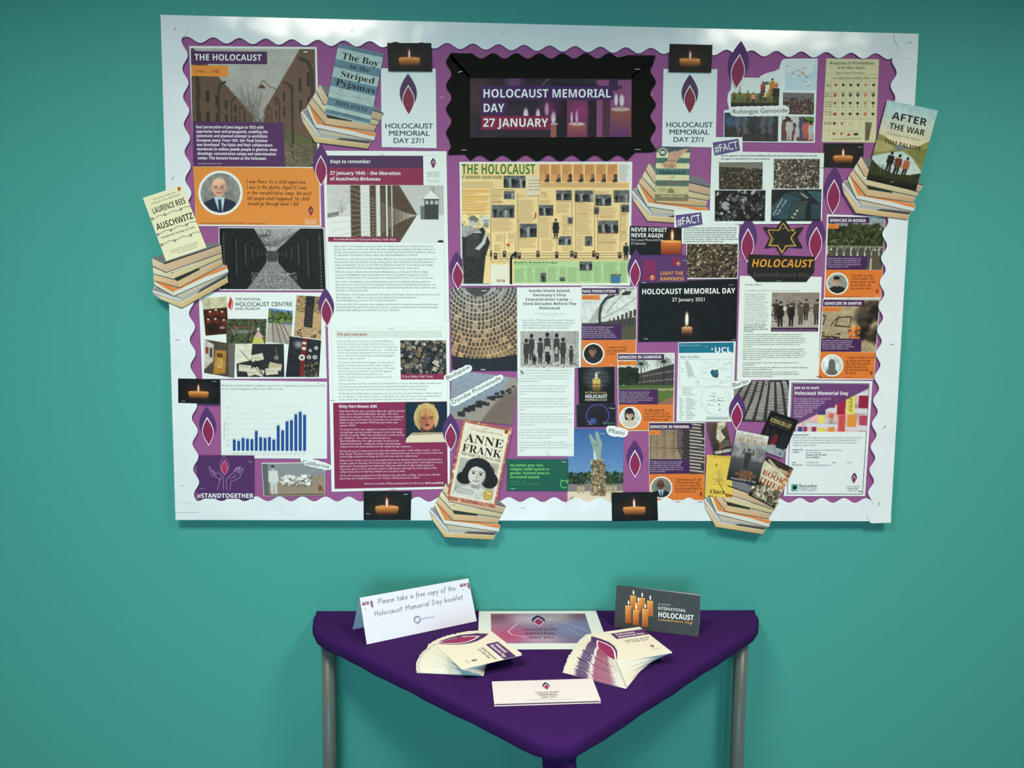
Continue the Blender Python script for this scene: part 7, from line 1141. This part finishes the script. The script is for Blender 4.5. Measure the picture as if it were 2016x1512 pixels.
q = [(1390.4, 894.5), (1438.5, 897.5), (1440.4, 978.4), (1385.9, 977.4)]; I, L = cover(q, 7.6, 'yellow book cover cutout with the title Once', (226, 190, 74), once, 77); tline(I, L, (50, 44, 30), [('Once.', .18, .92, .8, 9)], 's', 3); tline(I, L, (150, 120, 50), [('MORRIS GLEITZMAN', .12, .055, .96, 3.6)], 's', 1); tline(I, L, (90, 80, 50), [('Everybody', .33, .59, .58, 2), ('deserves', .37, .63, .56, 2), ('something good in their life', .25, .7, .75, 1.8)], 's', 1)
def thief(cv): w, h = cv.w, cv.h; cv.a[:] = (206, 194, 164); cv.poly([(0, 0), (w, 0), (w, h*.24), (0, h*.12)], (50, 40, 34)); cv.poly([(w*.1, h*.04), (w*.5, h*.14), (w*.95, h*.12), (w*.9, h*.2), (w*.5, h*.2), (w*.1, h*.1)], (176, 164, 140)); cv.specks(60, (w*.85, h*.05, w, h*.55), (1, 3), [(214, 120, 40), (150, 70, 30), (226, 160, 80)], .7); cv.rect(0, h*.62, w, h*.95, (150, 140, 116)); cv.specks(90, (0, h*.62, w, h*.95), (2, 5), [(50, 42, 36), (214, 204, 176), (90, 78, 64)], .85, 1.6); cv.rect(0, h*.93, w, h, (30, 26, 24)); cv.noise(.12, 5); cv.poly([(w*.47, h*.78), (w*.5, h*.7), (w*.53, h*.78)], (20, 18, 18))
q = [(1509, 896), (1560, 921), (1522.8, 1000), (1471, 973.5)]; I, L = cover(q, 8, 'cream and black book cover cutout with red title THE BOOK THIEF', (200, 190, 160), thief, 78); tline(I, L, (150, 50, 34), [('BOOK', .1, .43, .92, 10), ('THIEF', .08, .62, .94, 11)], 's', 2); tline(I, L, (150, 60, 40), [('THE', .42, .29, .62, 4)], 's', 1); tline(I, L, (190, 180, 160), [('MARKUS ZUSAK', .12, .975, .9, 4)], 'r', 1)
def dark(cv): w, h = cv.w, cv.h; cv.grad((214, 214, 208), (96, 96, 98), 0, h*.55); cv.grad((80, 80, 82), (34, 34, 36), h*.55, h); cv.specks(60, (0, h*.28, w*.4, h*.5), (3, 7), [(150, 150, 150), (120, 120, 122)], .4, 1.3); cv.specks(40, (w*.65, h*.3, w, h*.52), (3, 7), [(140, 140, 140), (110, 110, 112)], .4, 1.3); cv.noise(.12, 6); cv.person(w*.5, h*.72, h*.4, (56, 58, 58), (110, 108, 104), (44, 44, 46)); cv.line([(w*.42, h*.42), (w*.34, h*.42), (w*.36, h*.34)], 2.6, (60, 62, 62)); cv.line([(w*.58, h*.42), (w*.66, h*.42), (w*.64, h*.34)], 2.6, (60, 62, 62))
q = [(1448.4, 845.5), (1511.9, 858.4), (1491, 953.6), (1429, 942.7)]; I, L = cover(q, 9, 'grey book cover cutout of a figure with raised arms, above the lower right stack', (120, 120, 120), dark, 79); tline(I, L, (176, 130, 80), [('LAURENCE', .2, .105, .84, 5.6), ('REES', .1, .21, .96, 8.4)], 's', 2); tline(I, L, (160, 104, 60), [('THEIR', .34, .82, .76, 5.6), ('DARKEST', .22, .88, .88, 5.6), ('HOUR', .36, .94, .76, 5.6)], 's', 2); tline(I, L, (214, 214, 208), [('PEOPLE TESTED TO THE', .12, .975, .9, 3.2)], 's', 1); tline(I, L, (120, 110, 100), [('Bestselling author of AUSCHWITZ', .16, .25, .88, 2.4)], 's', 1)
# ------------------------------------------------------------------ triangular table with purple cloth
ZT = 0.753
tb = empty('corner_table', (0, -.25, 0), 'triangular table on round grey metal legs against the teal wall', 'table')
CLOTH = bump(mat((54, 20, 86), .85, .12, grain=.06, key='cloth'), 900, .25, .0004, 2)
OUTL = [(-.572, -.002), (-.575, -.022), (-.566, -.075), (-.548, -.118), (-.52, -.152), (-.3, -.362), (-.11, -.541), (-.05, -.597), (-.03, -.611), (-.01, -.617), (.014, -.616), (.034, -.607), (.054, -.590), (.1, -.545), (.3, -.348), (.505, -.147), (.535, -.116), (.56, -.078), (.577, -.03), (.576, -.002)]
def resamp(P, st=.012):
    out = []
    for a, b in zip(P, P[1:]+P[:1]):
        a = np.array(a); b = np.array(b); n = max(1, int(np.linalg.norm(b-a)/st)); out += [a+(b-a)*i/n for i in range(n)]
    return np.array(out)
def offs(P, d):
    n = np.roll(P, -1, 0)-np.roll(P, 1, 0); n = np.stack([-n[:, 1], n[:, 0]], 1); n /= np.linalg.norm(n, axis=1)[:, None]+1e-9
    return P+n*d
PB = resamp(OUTL)
def shell(rings):
    V = []; F = []; n = len(PB)
    for d, z, wv in rings:
        Q = offs(PB, d) if d > -9 else PB
        back = PB[:, 1] > -.003; Q[back] = PB[back]
        for i, p in enumerate(Q): V.append((p[0], p[1], z+wv*math.sin(i*.9)*.5+wv*math.sin(i*.37+1)))
    for r in range(len(rings)-1):
        for i in range(n): F.append([r*n+i, r*n+(i+1) % n, (r+1)*n+(i+1) % n, (r+1)*n+i])
    F.append(list(range((len(rings)-1)*n, len(rings)*n)))
    return np.array(V), F
_ar = lambda P: abs(np.sum(P[:, 0]*np.roll(P[:, 1], -1)-P[:, 1]*np.roll(P[:, 0], -1)))
sgn = 1 if _ar(offs(PB, .01)) < _ar(PB) else -1   # positive offset = inwards
RINGS = [(sgn*.010, ZT-.041, .0012), (sgn*.003, ZT-.036, .001), (sgn*.0005, ZT-.028, .0006), (0, ZT-.013, 0), (sgn*.0022, ZT-.0075, 0), (sgn*.006, ZT-.0038, 0), (sgn*.011, ZT-.0016, 0), (sgn*.018, ZT-.0004, 0), (sgn*.026, ZT, 0)]
V, F = shell(RINGS)
CO = np.array([0, -.25, ZT-.04])
me = pmesh('tablecloth', V-CO, F)
cl = link('tablecloth', me, None, CLOTH); cl.location = CO
for p in me.polygons: p.use_smooth = len(p.vertices) == 4
tag(cl, 'purple cloth stretched tight over the triangular table top', 'tablecloth')
# gathered corner of the cloth round the front leg
V = []; F = []; n = 72; rings = [(.030, ZT-.012), (.036, ZT-.022), (.0375, ZT-.032), (.034, ZT-.042), (.029, ZT-.052), (.0275, ZT-.060), (.0305, ZT-.070), (.0295, ZT-.082), (.0265, ZT-.093), (.025, ZT-.105), (.024, ZT-.12), (.0235, ZT-.17)]
for j, (r, z) in enumerate(rings):
    for i in range(n):
        a = 2*math.pi*i/n; k = 1+.08*math.sin(a*3+j*.9)+.07*math.sin(a*7-j*.6)+.05*math.sin(a*12+1.1*j)+.03*math.sin(a*19-j); V.append((.006+r*k*math.cos(a)*1.0, -.566+r*k*math.sin(a)*1.0, z+.003*math.sin(a*5+j)))
for j in range(len(rings)-1):
    for i in range(n): F.append([j*n+i, j*n+(i+1) % n, (j+1)*n+(i+1) % n, (j+1)*n+i])
g = link('gathered_corner', pmesh('gathered_corner', np.array(V)-CO, F), cl, CLOTH)
for p in g.data.polygons: p.use_smooth = True
# small knot of tape low on the wrapped leg
def tube(r, z0, z1, n=40, r2=None, cap=True):
    r2 = r2 or r; V = [(r*math.cos(2*math.pi*i/n), r*math.sin(2*math.pi*i/n), z0) for i in range(n)]+[(r2*math.cos(2*math.pi*i/n), r2*math.sin(2*math.pi*i/n), z1) for i in range(n)]
    F = [[i, (i+1) % n, n+(i+1) % n, n+i] for i in range(n)]
    if cap: F += [list(range(n))[::-1], list(range(n, 2*n))]
    return V, F
V, F = tube(.0245, ZT-.125, ZT-.10); tp = link('tape', pmesh('tape', np.array(V)+np.array([.006, -.562, 0])-CO, F), cl, mat((60, 40, 90), .3, .5))
TO = np.array([0, -.25, 0])
PI_ = offs(PB, sgn*.012); n = len(PI_); PI_[:, 1] = np.minimum(PI_[:, 1], -.012)
V = [(x, y, ZT-.036) for x, y in PI_]+[(x, y, ZT-.014) for x, y in PI_]; F = [list(range(n))[::-1], list(range(n, 2*n))]+[[i, (i+1) % n, n+(i+1) % n, n+i] for i in range(n)]
link('table_top', pmesh('table_top', np.array(V)-TO, F), tb, mat((190, 170, 140), .5, .3, grain=.1, key='wood'))
LEG = mat((100, 108, 104), .38, .5, grain=.05, key='leg')
for x, y in ((-.530, -.058), (.524, -.058), (.006, -.562)):
    V, F = tube(.0172, .012, ZT-.037 if y > -.5 else ZT-.04); L_ = link('leg', pmesh('leg', np.array(V)+np.array([x, y, 0])-TO, F), tb, LEG)
    for p in L_.data.polygons: p.use_smooth = len(p.vertices) == 4
    V, F = tube(.019, 0, .014, r2=.0185); link('foot_cap', pmesh('foot_cap', np.array(V)+np.array([x, y, 0])-TO, F), L_, mat((40, 42, 42), .6, .3))

# ------------------------------------------------------------------ printed things on the table: mapper (u,v in mm, v down the sheet) -> place
def plane(O, U, Vd):
    O, U, Vd = (np.asarray(a, float) for a in (O, U, Vd)); U = U/np.linalg.norm(U); Vd = Vd-U*np.dot(U, Vd); Vd /= np.linalg.norm(Vd); N = -np.cross(U, Vd)*-1
    N = np.cross(Vd, U)
    return lambda p, d: O+np.outer(np.asarray(p, float).reshape(-1, 2)[:, 0]*.001, U)+np.outer(np.asarray(p, float).reshape(-1, 2)[:, 1]*.001, Vd)+N*d
# A4 print with flame
O = (-.152, -.006, ZT+.0006); mp = plane(O, (1, 0, 0), (0, -1, 0))
I = Item('picture_print', 'landscape print with a flame over pink and blue swirls, flat on the purple cloth', 'print', 0, (0, 0), mapper=mp, loc=mp([(152, 228)], 0)[0])
I.sheet(R4(0, 0, 306, 228), (216, 224, 220))
def swirl(cv):
    w, h = cv.w, cv.h; cv.a[:] = (120, 60, 110); t = (cv.X/w)[..., None]; v = (cv.Y/h)[..., None]
    cv.a = np.array((150, 70, 110.))*(1-t)+np.array((84, 84, 140.))*t; cv.a = (cv.a*.7+60)*(1-.25*v*t)+np.array((30, 30, 60))*.3*v*t
    for cx, cy, rx, ry, c, a in [(.45, .2, .25, .25, (190, 200, 210), .6), (.72, .15, .2, .25, (190, 170, 150), .5), (.2, .75, .3, .3, (190, 60, 110), .7), (.05, .1, .25, .3, (110, 60, 80), .7), (.5, .9, .3, .2, (210, 180, 200), .5), (.8, .55, .3, .3, (110, 140, 190), .4), (.3, .2, .2, .2, (200, 170, 190), .4), (.95, .1, .2, .2, (110, 60, 70), .6)]: cv.ell(w*cx, h*cy, w*rx*.6, h*ry*.7, c, a, .6)
    cv.line([(w*.28, h*.34), (w*.22, h*.48), (w*.17, h*.62), (w*.2, h*.72), (w*.34, h*.8)], 2.2, (226, 200, 220), .7); cv.line([(w*(.5+.5*k/20), h*(.2+.5*(k/20)**2)) for k in range(21)], 1.6, (190, 190, 220), .5); cv.line([(w*(.55+.4*k/20), h*(.3+.6*(k/20)**1.6)) for k in range(21)], 1.2, (170, 180, 220), .4)
    for k in range(10): cv.line([(w*.62, h*.2), (w*(.62+.15*math.cos(k*.63)), h*(.2+.3*math.sin(k*.63)))], .8, (220, 210, 200), .4)
I.photo(R4(31, 18, 275, 196), swirl, 'picture', seed=80, scale=.6)
I.flat('flame_logo', flame_polys((151, 28), (151, 96), 34, 2.2, (54, 34, 80), (150, 40, 84), (226, 200, 214)))
I.text((58, 52, 66), [('HOLOCAUST', 108, 124, 195, 12, {'res': 2, 'st': 'g*'}), ('MEMORIAL', 115, 147, 189, 12, {'res': 2, 'st': 'g*'}), ('DAY 27/1', 122, 170, 182, 12, {'res': 2, 'st': 'g*'})])
# folded long card near the front corner
O = (-.1215, -.398, ZT+.0058); mp = plane(O, (.212, .010, 0), (.005, -.09, -.0008))
I = Item('folded_card', 'long white card with a small flame logo lying near the front corner', 'card', 0, (0, 0), mapper=mp, loc=np.array([-.012, -.44, ZT+.0005]))
I.sheet(R4(0, 0, 213, 91), (216, 210, 212)); 
A = mp(R4(0, 0, 213, 91), -.0008); B = A.copy(); B[:2, 2] = ZT+.0044; B[2:, 2] = ZT+.001; Bl = A.copy(); Bl[:2, 2] = ZT+.0034; Bl[2:, 2] = ZT+.0006
link('back_leaf', pmesh('back_leaf', np.vstack([B+np.array([0, -.001, 0]), Bl+np.array([0, -.001, 0])])-I.loc, [[0, 1, 2, 3], [4, 5, 6, 7]]+[[i, (i+1) % 4, 4+(i+1) % 4, 4+i] for i in range(4)]), I.root, mat((214, 208, 214), .6))
I.flat('flame_logo', flame_polys((111, 9), (111, 43), 15, 1, (66, 34, 92), (150, 40, 90), (236, 226, 230)))
I.text((60, 56, 64), [('HOLOCAUST', 86, 55.5, 135, 6.6, {'res': 2, 'st': 'g*'}), ('MEMORIAL', 91, 65, 131, 6.6, {'res': 2, 'st': 'g*'}), ('DAY 27/1', 95, 74.5, 127, 6.6, {'res': 2, 'st': 'g*'})]); I.text((110, 104, 112), [('Learning from genocide - for a better future', 68, 82, 155, 3.4)])
# tent signs
def tent(name, label, bl, br, tl, tr, back, c, wd, ht, cback):
    bl, br, tl, tr = (np.array(a, float) for a in (bl, br, tl, tr)); mp = plane(tl, br-bl, bl-tl)
    W_, H_ = np.linalg.norm(br-bl)*1000, np.linalg.norm(bl-tl)*1000
    I = Item(name, label, 'sign', 0, (0, 0), mapper=mp, loc=np.array([*(bl[:2]+br[:2])/2, ZT+.0003])); I.sheet(R4(0, 0, W_, H_), c, 'front_leaf', th=.0005)
    N = (mp([(0, 0)], 1)[0]-mp([(0, 0)], 0)[0]); a = [tl-N*.0002, tr-N*.0002, br+np.array(back), bl+np.array(back)]; a = np.array(a); b = a-N*.0004; b[2:, 2] = a[2:, 2]
    link('back_leaf', pmesh('back_leaf', np.vstack([a, b])-I.loc, [[0, 1, 2, 3], [7, 6, 5, 4]]+[[i, (i+1) % 4, 4+(i+1) % 4, 4+i] for i in range(4)]), I.root, mat(cback, .6)); return I, W_, H_
I, W_, H_ = tent('tent_sign', 'white tent sign asking to take a free booklet, on the left of the table', (-.4145, -.206, ZT+.0008), (-.160, -.0726, ZT+.0008), (-.4342, -.1605, ZT+.096), (-.1793, -.0286, ZT+.096), (-.0440, .086, 0), (212, 215, 230), 0, 0, (206, 212, 226))
def U2(x, y):  # zoom view of the sign -> sheet mm
    a = np.array([475., 338.]); u = np.array([1412-475., 168-338.]); v = np.array([520-475., 745-338.]); s_, t_ = np.linalg.solve(np.stack([u, v], 1), np.array([x, y])-a); return s_*W_, t_*H_
I.hand((62, 62, 84), [('Please take a free copy of the', *U2(622, 398), U2(1290, 280)[0], 6.6, U2(1290, 280)[1]), ('Holocaust Memorial Day booklet', *U2(588, 505), U2(1352, 365)[0], 6.6, U2(1352, 365)[1])], 1.2)
lo = U2(938, 545); I.strokes((60, 40, 84), [(circle(*lo, 8.2, 24)+[(lo[0]+8.2, lo[1])], 1.3), (circle(lo[0]+1.5, lo[1]-.5, 6.4, 24)+[(lo[0]+7.9, lo[1]-.5)], .7), (circle(lo[0]-1, lo[1]+.8, 6.6, 24)+[(lo[0]+5.6, lo[1]+.8)], .6)], name='ring_logo')
a = U2(972, 552); b = U2(1084, 528); I.text((70, 56, 96), [('OUTWOOD', a[0], a[1], b[0], 4.4, {'y1': b[1], 'st': 'r', 'res': 2})])
for (x, y) in ((520, 388), (1358, 232)):
    c = U2(x, y); I.flat('header_mark', [(R4(c[0]-8, c[1]-3, c[0]+8, c[1]+3.6), (110, 40, 84)), (R4(c[0]-6, c[1]-1.2, c[0]+4, c[1]-.2), (226, 214, 226)), (R4(c[0]-2, c[1]+.8, c[0]+6, c[1]+1.8), (226, 214, 226))]); I.flat('flame_logo', flame_polys((c[0]+14.5, c[1]-5), (c[0]+15, c[1]+15), 7, .5)); I.flat('small_mark', [(leaf((c[0]-2.2, c[1]+10), (c[0]-2.2, c[1]+14), .8, .8), (80, 60, 90))])
I, W_, H_ = tent('tent_card', 'dark grey tent card with seven lit candles, on the right of the table', (.1857, -.1096, ZT+.0008), (.3814, -.1694, ZT+.0008), (.1940, -.0775, ZT+.096), (.3886, -.1410, ZT+.096), (.018, .062, 0), (52, 58, 62), 0, 0, (200, 204, 206))
def U3(x, y): a = np.array([720., 228.]); u = np.array([1440-720., 303-228.]); v = np.array([700-720., 590-228.]); s_, t_ = np.linalg.solve(np.stack([u, v], 1), np.array([x, y])-a); return s_*W_, t_*H_
for i, (x, y0, y1) in enumerate([(866, 318, 440), (942, 338, 440), (1012, 362, 500), (908, 378, 470), (824, 405, 560), (890, 442, 575), (969, 435, 590)]):
    a = U3(x-26, y0); b = U3(x+26, y0+5); c = U3(x+26, y1); d = U3(x-26, y1-5); f = U3(x+2, y0-48); g = U3(x+2, y0-2)
    I.flat('candle_print', [([a, b, c, d], [(232, 160, 80), (214, 130, 50), (150, 80, 34), (170, 92, 40)]), ([a, b, (b[0], b[1]+1.4), (a[0], a[1]+1.4)], (246, 190, 120)), (leaf(f, g, 1.9, 1.9), (250, 236, 200))]); I.k += 2
for s_, x0, y0, x1, y1, cap, st, c in [('27 JANUARY', 1082, 400, 1190, 408, 4, 'r', (180, 182, 186)), ('INTERNATIONAL', 1078, 440, 1316, 460, 7.4, 'r', (226, 226, 228)), ('HOLOCAUST', 1078, 502, 1380, 530, 12.5, 'b', (240, 240, 240)), ('remembrance day', 1076, 530, 1370, 558, 7.5, 'k', (222, 160, 90))]:
    p0 = U3(x0, y0); p1 = U3(x1, y1); I.text(c, [(s_, p0[0], p0[1], p1[0], cap, {'y1': p1[1], 'st': st, 'res': 2})])
# ------------------------------------------------------------------ booklets, fanned
SZ = 145.0; TH = .00105
def make_booklet(top=False):
    mp = lambda p, d: np.stack([np.asarray(p, float).reshape(-1, 2)[:, 0]*.001, -np.asarray(p, float).reshape(-1, 2)[:, 1]*.001, np.full(len(np.asarray(p, float).reshape(-1, 2)), d)], 1)
    I = Item('booklet', None, None, 0, (0, 0), mapper=mp, loc=np.zeros(3))
    del_ = []
    I.sheet([(.3, .3), (SZ-.3, .3), (SZ-.3, SZ-.3), (.3, SZ-.3)], (232, 234, 240), 'pages', th=TH-.0002); I.d = TH-.0002; I.sheet(R4(0, 0, SZ, SZ), (224, 219, 200), 'cover', th=.00015)
    fp = [([(12, 12), (26, 32), (36, 55), (38, 75), (33, 98), (22, 121), (7, 144.6), (4, 144.6), (1, 126), (0, 122), (0, 34), (6, 22)], (84, 38, 98)),
          ([(14, 36), (26, 56), (31, 76), (28, 98), (19, 120), (7, 144), (4, 142), (0, 120), (0, 66), (6, 50)], (242, 230, 234)),
          ([(14, 42), (23, 58), (28, 77), (25, 97), (16, 118), (6, 140), (2, 124), (0, 114), (0, 74), (7, 55)], (150, 36, 88))]
    I.flat('flame_print', fp)
    if top:
        I.flat('title_band', [(R4(60, 14, SZ, 45), (88, 40, 100))]); I.text((240, 236, 240), [('Holocaust', 68, 27, 118, 8.2, {'st': 'b', 'res': 2}), ('Memorial Day', 68, 39.5, 136, 8.2, {'st': 'b', 'res': 2})])
        I.hand((96, 90, 84), [('Learning from genocide', 70, 62, 136, 4.2), ('- for a better future', 70, 72, 128, 4.2)], .7)
        I.flat('flame_logo', flame_polys((119, 96), (119, 112), 9, .6)); I.text((120, 116, 112), [('HOLOCAUST', 110, 118, 128, 2), ('MEMORIAL DAY TRUST', 110, 121.5, 128, 2)])
    return I.root
def rootcopy(src):
    r = src.copy(); COL.objects.link(r)
    for ch in list(src.children):
        c = ch.copy(); COL.objects.link(c); c.parent = r
        for g in ch.children: d = g.copy(); COL.objects.link(d); d.parent = c
    return r
bk0 = make_booklet(False); bkt = make_booklet(True); first = True
rg = random.Random(3)
def place(o, D, ang, z, tilt=0):
    # local frame: u to the reader's right, v down; corner D (bottom left of the cover) sits at D
    a = math.radians(ang); c, s_ = math.cos(a), math.sin(a)
    o.rotation_euler = (0, 0, a); o.location = (D[0]-s_*SZ*.001, D[1]+c*SZ*.001, z)
N_ = 26
for nm, D0, D1, a0, a1, lab in (('left', (-.280, -.348), (-.245, -.274), -6, -62, 'left'), ('right', (.156, -.423), (.140, -.363), 59, 18, 'right')):
    for i in range(N_):
        t = i/(N_-1)
        if i == N_-1:
            o = bkt if nm == 'left' else rootcopy(bkt); lb = 'topmost booklet of the %s fan, its cover fully showing' % lab
        else:
            o = bk0 if first else rootcopy(bk0); first = False; lb = ('lowest booklet of the %s fan, lying on the cloth' if i == 0 else 'one of the booklets between lowest and topmost in the %s fan') % lab
        if nm == 'left': C = np.array([-.138, -.363])*(1-t)+np.array([-.182, -.395])*t; a = math.radians(a0+(a1-a0)*t**1.05); D = C-np.array([math.cos(a), math.sin(a)])*SZ*.001; ang = math.degrees(a)
        else: ang = a0+(a1-a0)*t**1.0; D = np.array(D0)*(1-t)+np.array(D1)*t
        D = np.asarray(D)+np.array([rg.uniform(-.0009, .0009), rg.uniform(-.0009, .0009)]); place(o, D, ang+rg.uniform(-.7, .7), ZT+.0008+i*(TH+.00012))
        tag(o, lb, 'booklet', 'booklets in the %s fan' % lab)
